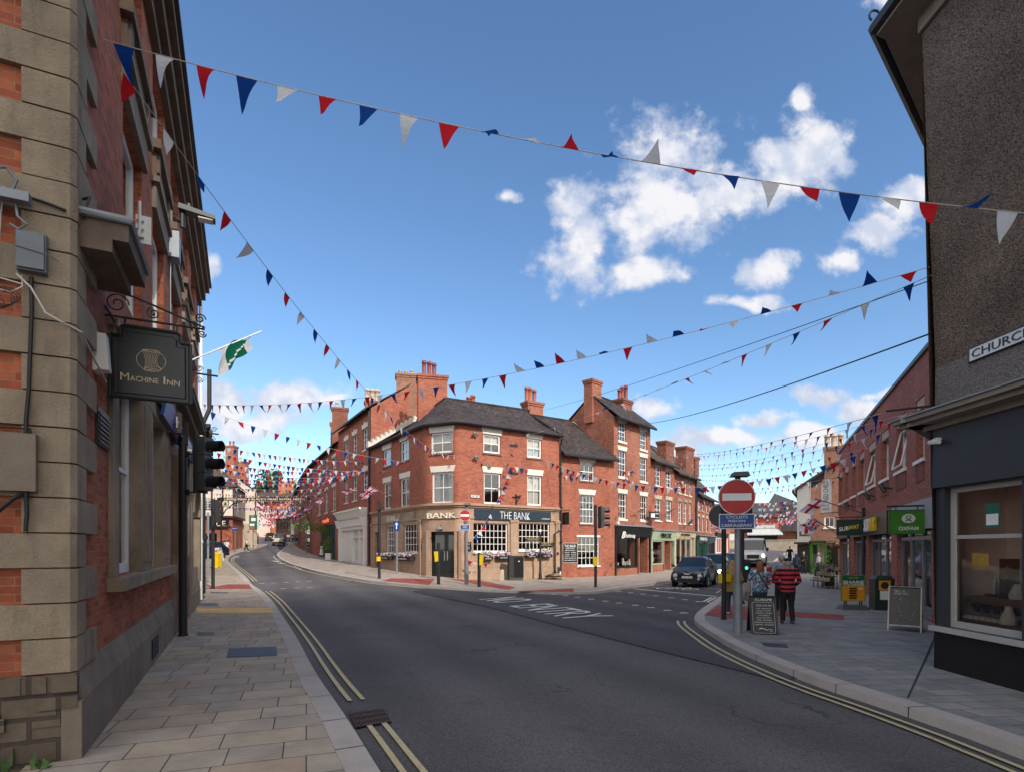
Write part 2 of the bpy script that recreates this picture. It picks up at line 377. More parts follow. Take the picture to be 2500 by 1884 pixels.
def slabs(name, rot, cols, mort, bw=.78, rh=.46, wet=.12):
    t = NT(name); t.set(.8, 0, .35); p = t.vmap(t.pos(), rot=rot)
    br = t.n('TexBrick'); br.offset = .42; br.squash = .62; br.squash_frequency = 3; t.L.new(p, br.inputs['Vector'])
    for k, v in (('Scale', 1), ('Mortar Size', .006), ('Mortar Smooth', .1), ('Bias', 0), ('Brick Width', bw), ('Row Height', rh)): br.inputs[k].default_value = v
    br.inputs['Color1'].default_value = (0, 0, 0, 1); br.inputs['Color2'].default_value = (1, 1, 1, 1); br.inputs['Mortar'].default_value = (.5, .5, .5, 1)
    r = t.n('ValToRGB'); t.L.new(br.outputs['Color'], r.inputs[0]); r.color_ramp.interpolation = 'LINEAR'
    e = r.color_ramp.elements; e[0].color = (*cols[0], 1); e[1].color = (*cols[-1], 1)
    for i, c in enumerate(cols[1:-1]): x = e.new((i + 1) / (len(cols) - 1)); x.color = (*c, 1)
    c = t.mix(br.outputs['Fac'], r.outputs[0], mort)
    q = t.pos()
    c = t.mix(1.0, c, t.mr(t.noise(q, 1.7, 6, .65), .3, .7, .8, 1.18), 'MULTIPLY')
    c = t.mix(1.0, c, t.mr(t.noise(t.vmap(q, (1, 5, 1), rot), 5, 5, .7), .25, .75, .9, 1.1), 'MULTIPLY')
    c = t.mix(1.0, c, t.mr(t.noise(q, 80, 3, .7), .25, .75, .88, 1.12), 'MULTIPLY')
    c = t.mix(t.mr(t.noise(q, 6, 3, .5), .68, .78, 0, .5), c, (.07, .06, .055))
    t.col(c); h = t.math('SUBTRACT', t.math('MULTIPLY', t.noise(q, 30, 5), .25), br.outputs['Fac']); t.bump(h, .006); M[name] = t.m
SANG = math.atan2(-.4315, .902)
slabs('slab_buff', R(-20), [(.37, .315, .26), (.39, .315, .24), (.31, .27, .235), (.36, .275, .2), (.355, .305, .26)], (.07, .055, .045))
slabs('slab_grey', R(-4), [(.25, .245, .235), (.2, .2, .2), (.28, .265, .25), (.22, .225, .23)], (.09, .085, .08), bw=.6, rh=.3)
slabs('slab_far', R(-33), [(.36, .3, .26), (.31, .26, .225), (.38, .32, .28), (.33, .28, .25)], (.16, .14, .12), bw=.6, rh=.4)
brickm('tactile_red', (.33, .075, .06), (.27, .06, .05), (.2, .07, .06), bw=.2, rh=.2, ms=.012, stain=.15, off=0)
brickm('tactile_buff', (.68, .45, .18), (.62, .4, .16), (.3, .2, .1), bw=.4, rh=.4, ms=.008, stain=.1, off=0)
def asphalt(name, base, patch=.22):
    t = NT(name); t.set(.82, 0, .35); p = t.pos()
    c = t.mix(1.0, base, t.mr(t.noise(p, .22, 6, .6), .3, .7, 1 - patch, 1 + patch), 'MULTIPLY')
    v = t.n('TexVoronoi'); v.inputs['Scale'].default_value = 75; t.L.new(p, v.inputs['Vector'])
    sp = t.n('Separate XYZ' if False else 'SeparateColor'); t.L.new(v.outputs['Color'], sp.inputs[0])
    c = t.mix(1.0, c, t.mr(sp.outputs[0], 0, 1, .62, 1.45), 'MULTIPLY')
    c = t.mix(t.mr(t.noise(p, 45, 2, .5), .66, .72, 0, .5), c, (.13, .125, .12))
    vc = t.n('TexVoronoi', feature='DISTANCE_TO_EDGE'); vc.inputs['Scale'].default_value = .42; wn_ = t.n('TexNoise'); wn_.inputs['Scale'].default_value = 1.6; wn_.inputs['Detail'].default_value = 6; t.L.new(p, wn_.inputs['Vector'])
    va = t.n('VectorMath', operation='MULTIPLY_ADD'); t.L.new(wn_.outputs['Color'], va.inputs[0]); va.inputs[1].default_value = (1.1, 1.1, 0); t.L.new(p, va.inputs[2]); t.L.new(va.outputs[0], vc.inputs['Vector'])
    ck = t.math('MULTIPLY', t.mr(vc.outputs['Distance'], .0, .006, .75, 0), t.mr(t.noise(p, .16, 2), .5, .58, 0, 1)); c = t.mix(ck, c, (.012, .012, .013))
    c = t.mix(t.mr(t.noise(p, .9, 3, .5), .64, .74, 0, .45), c, (.02, .02, .022))
    c = t.mix(t.mr(t.noise(t.vmap(p, (1, .12, 1), SANG), 1.3, 5, .6), .5, .72, 0, .3), c, (.1, .096, .094))
    # wheel-polished tracks run with the street
    w = t.n('TexWave'); w.inputs['Scale'].default_value = .17; w.inputs['Distortion'].default_value = 1.6; w.inputs['Detail'].default_value = 2; t.L.new(t.vmap(p, rot=SANG), w.inputs['Vector'])
    c = t.mix(1.0, c, t.mr(w.outputs['Fac'], 0, 1, .88, 1.14), 'MULTIPLY')
    t.col(c); t.bump(v.outputs['Distance'], .006); M[name] = t.m
asphalt('asphalt', (.1, .092, .096)); asphalt('asphalt_dark', (.064, .06, .066), .15)
stone('kerb_granite', (.40, .36, .34), var=.12, dark=.15, bump=.003)
def worn(name, c):
    t = NT(name); t.set(.75, 0, .3); p = t.pos()
    t.col(t.mix(t.mr(t.noise(p, 9, 6, .75), .56, .7, 0, .75), c, (.07, .066, .066))); M[name] = t.m
worn('yellow_paint', (.5, .43, .26)); worn('white_paint', (.6, .6, .58))
for nm, c, ro, kw in [
    ('white_wood', (.78, .77, .74), .45, dict(var=.04)), ('black_gloss', (.012, .012, .013), .3, {}), ('black_metal', (.018, .018, .02), .45, {}),
    ('black_matt', (.02, .02, .021), .7, {}), ('grey_metal', (.22, .24, .27), .45, dict(metal=.3)), ('grey_box', (.15, .17, .19), .55, {}), ('steel', (.5, .5, .5), .35, dict(metal=.8)),
    ('lead', (.2, .21, .23), .6, {}), ('cable_black', (.012, .012, .012), .6, {}), ('cable_white', (.55, .52, .48), .6, {}), ('dark_green', (.012, .05, .04), .4, {}),
    ('sign_black', (.014, .014, .015), .35, {}), ('sign_gold', (.78, .62, .38), .4, {}), ('sign_white', (.75, .75, .75), .4, {}), ('sign_red', (.42, .012, .016), .35, {}), ('sign_blue', (.008, .055, .26), .35, {}),
    ('sign_grey', (.06, .065, .07), .5, {}), ('fascia_navy', (.018, .032, .05), .4, {}), ('fascia_slate', (.03, .033, .037), .5, {}), ('letter_cream', (.78, .72, .62), .5, {}), ('yellow_plastic', (.75, .5, .01), .4, {}),
    ('sage', (.33, .4, .27), .5, {}), ('cream_paint', (.6, .5, .36), .5, {}), ('shop_black', (.013, .014, .016), .35, {}), ('shop_green', (.015, .09, .055), .45, {}), ('lime_green', (.06, .22, .03), .45, {}), ('teal_dark', (.02, .06, .05), .45, {}),
    ('oxf_green', (.05, .22, .012), .45, {}), ('sub_green', (.008, .03, .022), .4, {}), ('sub_yellow', (.8, .55, .03), .45, {}), ('sub_white', (.75, .75, .7), .45, {}), ('orange_print', (.7, .3, .02), .5, {}), ('brown_print', (.09, .03, .012), .6, {}), ('green_print', (.01, .12, .06), .5, {}),
    ('terracotta', (.33, .09, .05), .7, {}), ('pot_dark', (.22, .05, .05), .6, {}), ('pot_buff', (.45, .36, .26), .8, {}), ('timber_black', (.03, .026, .024), .7, {}), ('timber_grey', (.14, .12, .1), .8, {}), ('door_black', (.012, .014, .014), .3, {}), ('wood_brown', (.16, .08, .04), .6, {}),
    ('cloud_white', (.9, .9, .9), .9, {}), ('cord', (.5, .48, .45), .8, {}), ('flower_pink', (.55, .38, .5), .8, dict(var=.3, sc=30)), ('flower_magenta', (.3, .02, .12), .8, dict(var=.3, sc=30)),
    ('leaf', (.05, .11, .02), .7, dict(var=.35, sc=20)), ('leaf_lime', (.16, .24, .03), .7, dict(var=.35, sc=20)), ('straw', (.3, .19, .09), .9, {}), ('rubber', (.014, .014, .014), .75, {}), ('cardboard', (.36, .25, .16), .85, dict(var=.25, sc=8)),
    ('car_blue', (.008, .016, .035), .2, dict(spec=.7)), ('car_green', (.012, .045, .055), .22, dict(spec=.7)), ('car_dark', (.02, .022, .026), .22, dict(spec=.7)), ('car_white', (.62, .63, .64), .28, dict(spec=.6)), ('car_silverwhite', (.55, .54, .5), .3, {}), ('trim_black', (.012, .012, .013), .5, {}), ('chrome', (.6, .6, .6), .15, dict(metal=1)),
    ('lamp_clear', (.5, .5, .5), .15, {}), ('lamp_red', (.3, .01, .01), .2, {}), ('plate_white', (.7, .7, .65), .4, {}), ('plate_yellow', (.65, .5, .05), .4, {}), ('skin', (.42, .22, .15), .6, dict(var=.05)), ('hair_red', (.28, .09, .03), .6, dict(sc=40, var=.3)), ('hair_blond', (.4, .22, .09), .6, dict(sc=40, var=.3)),
    ('hair_grey', (.38, .36, .34), .7, dict(sc=40, var=.2)), ('hair_dark', (.02, .015, .012), .6, {}), ('denim', (.03, .05, .085), .85, {}), ('cloth_black', (.012, .012, .014), .85, {}), ('cloth_white', (.6, .6, .62), .85, {}), ('cloth_navy', (.02, .026, .05), .85, {}), ('cloth_mustard', (.3, .24, .05), .85, {}), ('cloth_bluegrey', (.22, .27, .34), .85, {}),
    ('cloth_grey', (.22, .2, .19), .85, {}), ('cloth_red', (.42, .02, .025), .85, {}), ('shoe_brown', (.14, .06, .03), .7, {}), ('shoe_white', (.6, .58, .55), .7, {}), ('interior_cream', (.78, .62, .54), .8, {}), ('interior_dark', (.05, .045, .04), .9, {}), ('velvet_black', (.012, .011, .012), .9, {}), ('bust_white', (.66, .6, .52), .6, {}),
    ('curtain', (.62, .6, .55), .9, {}), ('soffit', (.26, .22, .18), .8, {}), ('iron_cover', (.06, .075, .12), .55, dict(metal=.3, bump=.004)), ('iron_rust', (.075, .04, .03), .7, dict(bump=.004)), ('awning', (.5, .52, .52), .7, {}), ('bin_green', (.012, .03, .024), .5, {}), ('chalk', (.6, .6, .57), .8, {}), ('balloon_pink', (.5, .16, .24), .3, {}), ('balloon_teal', (.12, .4, .4), .3, {}), ('bark', (.1, .07, .05), .9, {}), ('gold_leaf', (.55, .4, .1), .4, {})]:
    plain(nm, c, ro, **kw)
def glass(name, tint=(.92, .94, .94), trans=.75, rough=.02):
    t = NT(name); tr = t.n('BsdfTransparent'); tr.inputs[0].default_value = (*tint, 1)
    gl = t.n('BsdfGlossy'); gl.inputs['Roughness'].default_value = rough; gl.inputs[0].default_value = (.95, .95, .95, 1)
    fr = t.n('Fresnel'); fr.inputs[0].default_value = 1.52
    p = t.pos(); b = t.n('Bump'); b.inputs['Strength'].default_value = .12; b.inputs['Distance'].default_value = .02; t.L.new(t.noise(p, 2.2, 2), b.inputs['Height'])
    t.L.new(b.outputs[0], gl.inputs['Normal'])
    f = t.math('ADD', t.math('MULTIPLY', fr.outputs[0], 1.3), 1 - trans)
    mx = t.n('MixShader'); t.L.new(f, mx.inputs[0]); t.L.new(tr.outputs[0], mx.inputs[1]); t.L.new(gl.outputs[0], mx.inputs[2])
    t.L.new(mx.outputs[0], t.o.inputs[0]); M[name] = t.m
glass('glass', trans=.9); glass('shop_glass', trans=.985)
t = NT('car_glass'); t.set(.04, 0, .8); t.col((.012, .018, .024)); M['car_glass'] = t.m
def emit(name, c, st):
    t = NT(name); t.b.inputs['Emission Color'].default_value = (*c, 1); t.b.inputs['Emission Strength'].default_value = st; t.col(tuple(x * .5 for x in c)); M[name] = t.m
emit('headlamp_lit', (1, .95, .85), 2.5); emit('green_lit', (.05, .9, .55), 1.5); emit('lamp_orange', (1, .45, .1), 2.0); emit('neon_red', (.9, .12, .08), .7)
def cloth_through(name, c):
    t = NT(name); p = t.pos(); f = t.mix(1.0, c, t.mr(t.noise(p, 3, 4), .3, .7, .88, 1.12), 'MULTIPLY')
    d = t.n('BsdfDiffuse'); r = t.n('BsdfTranslucent'); t.L.new(f, d.inputs[0]); t.L.new(f, r.inputs[0]); m = t.n('MixShader'); m.inputs[0].default_value = .45
    t.L.new(d.outputs[0], m.inputs[1]); t.L.new(r.outputs[0], m.inputs[2]); t.L.new(m.outputs[0], t.o.inputs[0]); M[name] = t.m
for nm, c in (('flag_red', (.55, .02, .03)), ('flag_blue', (.012, .06, .27)), ('flag_white', (.72, .72, .74)), ('flag_green', (.01, .14, .08))): cloth_through(nm, c)
def striped():
    t = NT('cloth_striped'); t.set(.9, 0, .2); s = t.n('SeparateXYZ'); t.L.new(t.obj(), s.inputs[0])
    z = t.math('ADD', s.outputs[2], t.math('MULTIPLY', t.noise(t.obj(), 5, 2), .03)); f = t.math('FRACT', t.math('MULTIPLY', z, 8.6)); g = t.math('GREATER_THAN', f, .54)
    t.col(t.mix(g, (.5, .035, .06), (.014, .012, .014))); M['cloth_striped'] = t.m
    t = NT('cloth_floral'); t.set(.9, 0, .2); v = t.n('TexNoise'); v.inputs['Scale'].default_value = 14; v.inputs['Detail'].default_value = 3; v.inputs['Distortion'].default_value = 2.5; t.L.new(t.obj(), v.inputs['Vector'])
    r = t.n('ValToRGB'); t.L.new(v.outputs[0], r.inputs[0]); e = r.color_ramp.elements; e[0].position = .4; e[0].color = (.015, .03, .08, 1); e[1].position = .62; e[1].color = (.5, .55, .6, 1); x = e.new(.5); x.color = (.08, .17, .3, 1)
    t.col(r.outputs[0]); M['cloth_floral'] = t.m
striped()
# ---------------------------------------------------------------- ground, pavements, kerbs, road paint
SD = Vector((-.4315, .902, 0)); SNRM = Vector((.902, .4315, 0))     # left street direction and its right-hand normal
def zz(p, dz=0): return Vector((p[0], p[1], zg(p[0], p[1]) + dz))
def dens(pl, step=1.0):
    out = [Vector((p[0], p[1], 0)) for p in pl[:1]]
    for a, b in zip(pl, pl[1:]):
        a = Vector((a[0], a[1], 0)); b = Vector((b[0], b[1], 0)); n = max(1, int((b - a).length / step))
        out += [a.lerp(b, (i + 1) / n) for i in range(n)]
    return out
def smooth(pl, k=2):
    pl = [Vector((p[0], p[1], 0)) for p in pl]
    for _ in range(k):
        q = [pl[0]]
        for a, b in zip(pl, pl[1:]): q += [a.lerp(b, .25), a.lerp(b, .75)]
        pl = q + [pl[-1]]
    return pl
def offs(pl, d):
    out = []
    for i, p in enumerate(pl):
        a = pl[max(0, i - 1)]; b = pl[min(len(pl) - 1, i + 1)]; t = (b - a).normalized()
        out.append(p + Vector((-t.y, t.x, 0)) * d)
    return out
def strip(mb, A, B, da, db, nx=1):
    rows = []
    for a, b in zip(A, B):
        rows.append([zz(a.lerp(b, i / nx), da + (db - da) * i / nx) for i in range(nx + 1)])
    for r, q in zip(rows, rows[1:]):
        for i in range(nx): mb.face([r[i], q[i], q[i + 1], r[i + 1]])
def ribbon(mb, pl, d, w, dz):
    strip(mb, offs(pl, d + w / 2), offs(pl, d - w / 2), dz, dz)
mb = MB()
xs = [-900, -400, -200, -120] + [-80 + 2 * i for i in range(25)] + [-30 + i for i in range(61)] + [32 + 2 * i for i in range(25)] + [120, 200, 400, 900]
ys = [-900, -300, -100, -50] + [-30 + 2 * i for i in range(15)] + [i for i in range(0, 70)] + [70 + 2 * i for i in range(34)] + [160, 250, 500, 1200]
for i in range(len(ys) - 1):
    for j in range(len(xs) - 1):
        mb.face([zz(p, ROAD) for p in ((xs[j], ys[i]), (xs[j + 1], ys[i]), (xs[j + 1], ys[i + 1]), (xs[j], ys[i + 1]))])
mb.build('road', 'asphalt', kind='structure')
KLp = [(929,1884),(841,1742),(768,1640),(725,1554),(681,1489),(663,1462),(637,1438),(615,1427),(607,1413),(590,1397),(562,1374),(555,1365),(564,1354),(588,1345),(615,1340),(649,1330),(654,1326)]
KL0 = [G(*p) for p in KLp]; KL0 = [KL0[0] - SD * 16, KL0[0] - SD * 6] + KL0
KL = dens(smooth(KL0), 1.2)
def left_inner(p):
    t = (Vector((p.x, p.y, 0)) - Vector((-4.02, 5.15, 0))).dot(SD)
    if t < 24: return Vector((-4.02, 5.15, 0)) + SD * t - SNRM * .3
    return Vector((p.x - 9 - (t - 24) * .1, p.y - 1, 0))
KBp = [(700,1322,-33,102),(706,1325,-31,97),(701,1330,-30,90),(684,1343,-26,75),(674,1351,-23,66),(680,1361,-20,60),(700,1372,-17,54),(723,1379,-15,50),(760,1390,-13,46),(814,1401,-11,43),(860,1409,-9,41),
       (904,1416,-7.5,39.5),(960,1422,-6,37.5),(1040,1429,-4,36),(1148,1436,-2.5,35.5),(1249,1441,0,36.5),(1364,1445,3,38.5),(1460,1443,6,40.5),(1500,1436,7.5,42),(1531,1429,8.5,43),(1632,1418,11,45.5)]
KB0 = [G(a, b) for a, b, _, _ in KBp] + [Vector(p) for p in ((12.3,38.5,0),(15.6,46,0),(19.8,53,0),(25,61,0),(31,70,0))]
KBi = [Vector((c, d, 0)) for _, _, c, d in KBp] + [Vector(p) for p in ((13,48,0),(15.5,51,0),(20,58.5,0),(25,67,0),(31,75,0))]
KRp = [(2500,1820),(2192,1716),(1970,1648),(1794,1576),(1730,1537),(1700,1518),(1693,1506),(1705,1490),(1735,1470),(1764,1450),(1815,1414),(1848,1393),(1899,1360),(1917,1347),(1935,1341)]
KR0 = [Vector((5.5, -14, 0)), Vector((5.1, 0, 0))] + [G(*p) for p in KRp]
KRi = [Vector((p[0], p[1], 0)) for p in ((7.6,-14),(7.6,0),(7.4,5.4),(7.4,7),(8.6,9),(10,11.5),(11.5,14),(12,15.4),(12.6,17),(13.4,19),(15.2,23),(19,32),(24,41),(32,50),(42,62),(48,72),(52,80))]
def kerb_set(K, I, side, mslab, nm, flat=None):
    """pavement between kerb K and inner line I; side +1 when the pavement is to the left of K"""
    a = offs(K, side * .27)
    m1 = MB(); strip(m1, (a if side < 0 else I), (I if side < 0 else a), 0, 0, 6); m1.build(nm, mslab, kind='structure')
    m2 = MB()
    s1, s2 = (K, a) if side < 0 else (a, K)
    strip(m2, s1, s2, .004, .004)
    b = offs(K, -side * .012)
    strip(m2, (b if side < 0 else K), (K if side < 0 else b), -.14 if side < 0 else .004, .004 if side < 0 else -.14)
    # joints between the kerb stones are cut as short dark gaps
    o = m2.build('kerb', 'kerb_granite', kind='structure')
def sm_pair(A, B, k=2, step=1.2):
    A = smooth(A, k); B = smooth(B, k); P, Q = [A[0]], [B[0]]
    for i in range(len(A) - 1):
        n = max(1, int((A[i + 1] - A[i]).length / step))
        for j in range(n): P.append(A[i].lerp(A[i + 1], (j + 1) / n)); Q.append(B[i].lerp(B[i + 1], (j + 1) / n))
    return P, Q
kerb_set(KL, [left_inner(p) for p in KL], 1, 'slab_buff', 'pavement_left')
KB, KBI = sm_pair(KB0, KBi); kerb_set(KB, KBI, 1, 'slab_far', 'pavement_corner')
KR, KRI = sm_pair(KR0, KRi); kerb_set(KR, KRI, -1, 'slab_grey', 'pavement_right')
jm = MB()
for K, sd_ in ((KL, 1), (KR, -1)):
    acc = 0
    for a, b in zip(K, K[1:]):
        acc += (b - a).length
        if acc > .92 and a.y < 30 and a.y > -3:
            acc = 0; t = (b - a).normalized(); nn = Vector((-t.y, t.x, 0)) * sd_
            q = [a - nn * .014, a - nn * .014 + t * .012, a + nn * .27 + t * .012, a + nn * .27]
            jm.face([zz(p, .008) for p in (q if sd_ > 0 else q[::-1])]); jm.face([zz(q[0], -.13), zz(q[1], -.13), zz(q[1], .008), zz(q[0], .008)])
jm.build('kerb_joints', 'black_matt', kind='structure')
mb = MB()                                                            # newer, darker surfacing in the mouth of the right street
pp = [(1010,1443),(1060,1455),(1180,1478),(1340,1521),(1500,1562),(1660,1602),(1800,1636),(1900,1662),(1975,1652)]
q1 = [G(u, v, ROAD) for u, v in pp]; q2 = [G(u, v, ROAD) for u, v in ((1040,1434),(1150,1441),(1249,1446),(1364,1450),(1470,1448),(1560,1440),(1690,1496),(1700,1522),(1830,1596))]
q1 = dens(smooth(q1), 99); q2 = dens(smooth(q2), 99)
strip(mb, q1, q2, ROAD + .016, ROAD + .016, 10)
ext = [G(1560,1440), Vector((12.5,36,0)), Vector((19,50,0)), Vector((23,57,0))]; ext2 = [G(1700,1512), G(1764,1452), Vector((18.5,44,0)), Vector((24,54,0))]
strip(mb, ext2, ext, ROAD + .012, ROAD + .012, 6)
mb.build('road_patch', 'asphalt_dark', kind='structure')
yl = MB(); z1 = ROAD + .024
def sub(K, y0, y1, x0=-99, x1=99): return [p for p in K if y0 <= p.y <= y1 and x0 <= p.x <= x1]
kn = sub(KL, -12, 25.2); kf = sub(KL, 29.5, 60)
gap = lambda pl, a, b: ([p for p in pl if p.y < a], [p for p in pl if p.y > b])
for pl in (*gap(kn, 6.35, 7.0), kf):
    for d in (-.24, -.41): ribbon(yl, pl, d, .06, z1)
kr = [p for p in KR if p.y < 15.6 and p.y > -12]
for d in (.26, .43): ribbon(yl, kr, d, .06, z1)
e = offs(kr, .26)[-1]; f2 = offs(kr, .46)[-1]
kr2 = [p for p in KR if 24.5 < p.y < 58]
for d in (.26, .46): ribbon(yl, kr2, d, .075, z1 + .004)
kb1 = [p for p in KB if p.x < -3.6 and p.x > -26]
for d in (-.3,): ribbon(yl, kb1, d, .09, z1)
kb2 = [p for p in KB if 5.6 < p.x < 12]
for d in (-.25,): ribbon(yl, kb2, d, .08, z1 + .004)
yl.build('yellow_lines', 'yellow_paint', kind='structure')
wp = MB()
def dash(a, b, w, dz=z1):
    a = Vector((a[0], a[1], 0)); b = Vector((b[0], b[1], 0)); t = (b - a).normalized(); n = Vector((-t.y, t.x, 0)) * w / 2
    wp.face([zz(p, dz) for p in (a - n, b - n, b + n, a + n)])
def cp(x, y): return G(1100 + x * .3165, 1380 + y * .3165, ROAD)
for row in ([(625,210),(710,218),(795,226),(888,235),(980,247),(1085,263),(1195,278),(1300,293),(1425,310),(1545,328),(1672,350),(1800,370)], [(1300,204),(1390,212),(1485,222),(1583,236),(1703,252),(1807,267),(1915,282)]):
    for a in row: p = cp(*a); dash((p.x - .12, p.y), (p.x + .12, p.y), .2, z1 + .006)
a, b = cp(1410, 181), cp(2055, 241); dash(a, b, .2, z1 + .006)
a, b = cp(1590, 155), cp(2070, 180); dash(a, b, .12, z1 + .006)
for x0, y0, x1, y1 in ((1945,285,2015,248),(1975,287,2047,250),(1925,282,2010,289)): dash(cp(x0, y0), cp(x1, y1), .09, z1 + .008)
c4 = lambda x, y: G(490 + x * .15, 1150 + y * .15, ROAD)
for i in range(11):
    t0 = i / 11; t1 = t0 + .055; a = c4(1190 + 460 * t0, 1400 + 200 * t0); b = c4(1190 + 460 * t1, 1400 + 200 * t1); dash(a, b, .1)
for x0, y0, x1, y1 in ((1170,1455,1290,1475),(1260,1495,1370,1505),(530,1410,620,1400),(540,1390,625,1375)): dash(c4(x0, y0), c4(x1, y1), .3)
for row in ([(1105,168),(1305,160),(1520,150),(1725,138),(1910,130)], [(1470,254),(1705,244),(1920,238)]):
    for x, y in row: p = G(480 + x * .144, 1400 + y * .144, ROAD); dash((p.x - .13, p.y), (p.x + .13, p.y), .12)
wp.build('road_studs_and_lines', 'white_paint', kind='structure')
def flat_text(body, a, b, up_h, m, dz, squash=1):
    a = Vector((a[0], a[1], 0)); b = Vector((b[0], b[1], 0)); t = (b - a).normalized(); up = Vector((-t.y, t.x, 0))
    a.z = zg(a.x, a.y) + dz
    return text(body, a, t, up, (b - a).length, up_h, m, th=.002, name='road_lettering', kind='structure', thick=0)
def road_word(body, a, b, c):
    a, b, c = (G(*p, ROAD) for p in (a, b, c)); a.z += .03; u = c - a; u.z = 0; t = b - a; t.z = 0
    text(body, a, t, u, t.length, u.length, 'white_paint', th=.002, name='road_lettering', kind='structure', thick=-.002)
road_word('NO', (1168, 1464), (1215, 1474), (1260, 1457.5)); road_word('ENTRY', (1243, 1480), (1392, 1514), (1337, 1474))
bk = MB()                                                            # bicycle symbol at the stop line
bc = cp(1750, 182); ba = Vector((.87, -.5, 0)); bu = Vector((.5, .87, 0))
def bp(x, y): q = bc + ba * x + bu * y; return Vector((q.x, q.y, zg(q.x, q.y) + z1 + .012))
for cx in (-.62, .62):
    for i in range(20):
        a0, a1 = i * math.pi / 10, (i + 1) * math.pi / 10
        bk.face([bp(cx + r * math.cos(a), r * 1.5 * math.sin(a)) for r, a in ((.32, a0), (.42, a0), (.42, a1), (.32, a1))])
for p, q in (((-.62,0),(-.25,.95)), ((-.25,.95),(.4,.95)), ((.4,.95),(0,0)), ((0,0),(-.62,0)), ((0,0),(-.25,.95)), ((.62,0),(.35,1.25)), ((.35,1.25),(.1,1.3)), ((-.3,1.2),(-.05,1.2))):
    v0, v1 = Vector((*p, 0)), Vector((*q, 0)); d = (v1 - v0).normalized(); n = Vector((-d.y, d.x, 0)) * .05
    bk.face([bp(*(v0 - n).xy), bp(*(v1 - n).xy), bp(*(v1 + n).xy), bp(*(v0 + n).xy)])
bk.build('bicycle_marking', 'white_paint', kind='structure')
# tactile paving
def patch(name, pts, m, dz=.005, nx=8):
    a, b, c, d = pts; mb = MB(); A = [a.lerp(b, i / 8) for i in range(9)]; B = [d.lerp(c, i / 8) for i in range(9)]; strip(mb, A, B, dz, dz, nx); return mb.build(name, m, kind='structure')
k = 480; 
patch('buff_tactile_paving', [G(480 + x * .144, 1400 + y * .144) for x, y in ((0,668),(1308,660),(1272,582),(0,588))], 'tactile_buff')
patch('red_tactile_paving', [G(480 + x * .144, 1400 + y * .144) for x, y in ((105,255),(940,252),(885,175),(520,176))], 'tactile_red')
patch('red_tactile_paving', [G(860 + x * .36, 860 + y * .36) for x, y in ((200,1548),(520,1575),(560,1535),(260,1530))], 'tactile_red')
patch('red_tactile_paving', [G(860 + x * .36, 860 + y * .36) for x, y in ((640,1530),(1060,1607),(1110,1590),(880,1545))], 'tactile_red')
patch('red_tactile_paving', [G(1030 + x * .1673, 1230 + y * .1673) for x, y in ((1330,1270),(2215,1278),(2215,1225),(1680,1255))], 'tactile_red', .009)
patch('red_tactile_paving', [G(1560 + x * .3, 1060 + y * .3) for x, y in ((530,1470),(1040,1530),(1010,1400),(640,1390))], 'tactile_red')
patch('red_tactile_paving', [G(1560 + x * .3, 1060 + y * .3) for x, y in ((1040,1470),(1667,1510),(1667,1468),(1040,1428))], 'tactile_red')
patch('drain_channel', [G(1500 + x * .452, 1300 + y * .452) for x, y in ((1580,890),(1590,892),(1720,610),(1728,560))], 'black_matt', .006)
def cover(label, pts, m, ribs, lift=.006, border=None):
    """iron cover lying in the paving: frame plus raised ribs"""
    a, b, c, d = [G(*p) for p in pts]; mb = MB()
    mb.face([zz(p, lift) for p in (a, b, c, d)])
    if ribs:
        r, cl = ribs
        for i in range(r):
            for j in range(cl):
                def P(u, v): q = a.lerp(b, u).lerp(d.lerp(c, u), v); return zz(q, lift + .006)
                u0, u1, v0, v1 = (i + .2) / r, (i + .8) / r, (j + .2) / cl, (j + .8) / cl; mb.face([P(u0, v0), P(u1, v0), P(u1, v1), P(u0, v1)], 1)
    o = mb.build('access_cover', m); tag(o, label, 'access cover'); return o
g5 = lambda *q: [(480 + x * .144, 1400 + y * .144) for x, y in q]
cover('blue grey ribbed iron cover in the sandstone slabs nearest the camera', g5((505,1420),(1362,1388),(1355,1232),(548,1262)), ['iron_cover', 'sign_grey'], (16, 5))
cover('large stone-filled cover beside the kerb before the red paving', g5((680,478),(1155,475),(1115,395),(675,395)), ['slab_buff', 'sign_grey'], None)
cover('light metal cover against the wall just beyond the buff tactile strip', g5((0,545),(360,545),(375,495),(0,490)), ['grey_box', 'sign_grey'], (14, 4))
cover('dark plain cover set in slabs near the foot of the signal post', g5((0,1045),(290,1040),(297,990),(20,990)), ['sign_grey', 'sign_grey'], None)
cover('narrow grating cover on the pavement by the thin black post', g5((230,325),(545,325),(540,308),(240,308)), ['sign_grey', 'grey_box'], (10, 2))
cover('dark patterned cover in the right pavement in front of the signpost', [(1500 + x * .452, 1300 + y * .452) for x, y in ((810,612),(945,622),(925,600),(790,592))], ['iron_cover', 'sign_grey'], (10, 4))
gm = MB(); gq = [G(u, v, ROAD) for u, v in ((868,1780),(957,1765),(938,1732),(850,1744))]
def gp(u, v, dz): q = gq[0].lerp(gq[1], u).lerp(gq[3].lerp(gq[2], u), v); return zz(q, ROAD + dz)
gm.face([gp(0,0,.012), gp(1,0,.012), gp(1,1,.012), gp(0,1,.012)], 1)
for i in range(13):
    u0 = i / 12 * .93 + .01; gm.face([gp(u0,0,.028), gp(u0 + .04,0,.028), gp(u0 + .04,1,.028), gp(u0,1,.028)])
for v in (0, .3, .63, .92): gm.face([gp(0,v,.03), gp(1,v,.03), gp(1,v + .08,.03), gp(0,v + .08,.03)])
tag(gm.build('drain_grate', ['iron_rust', 'black_matt']), 'rusty slotted drain grate interrupting the double yellow lines', 'drain grate')
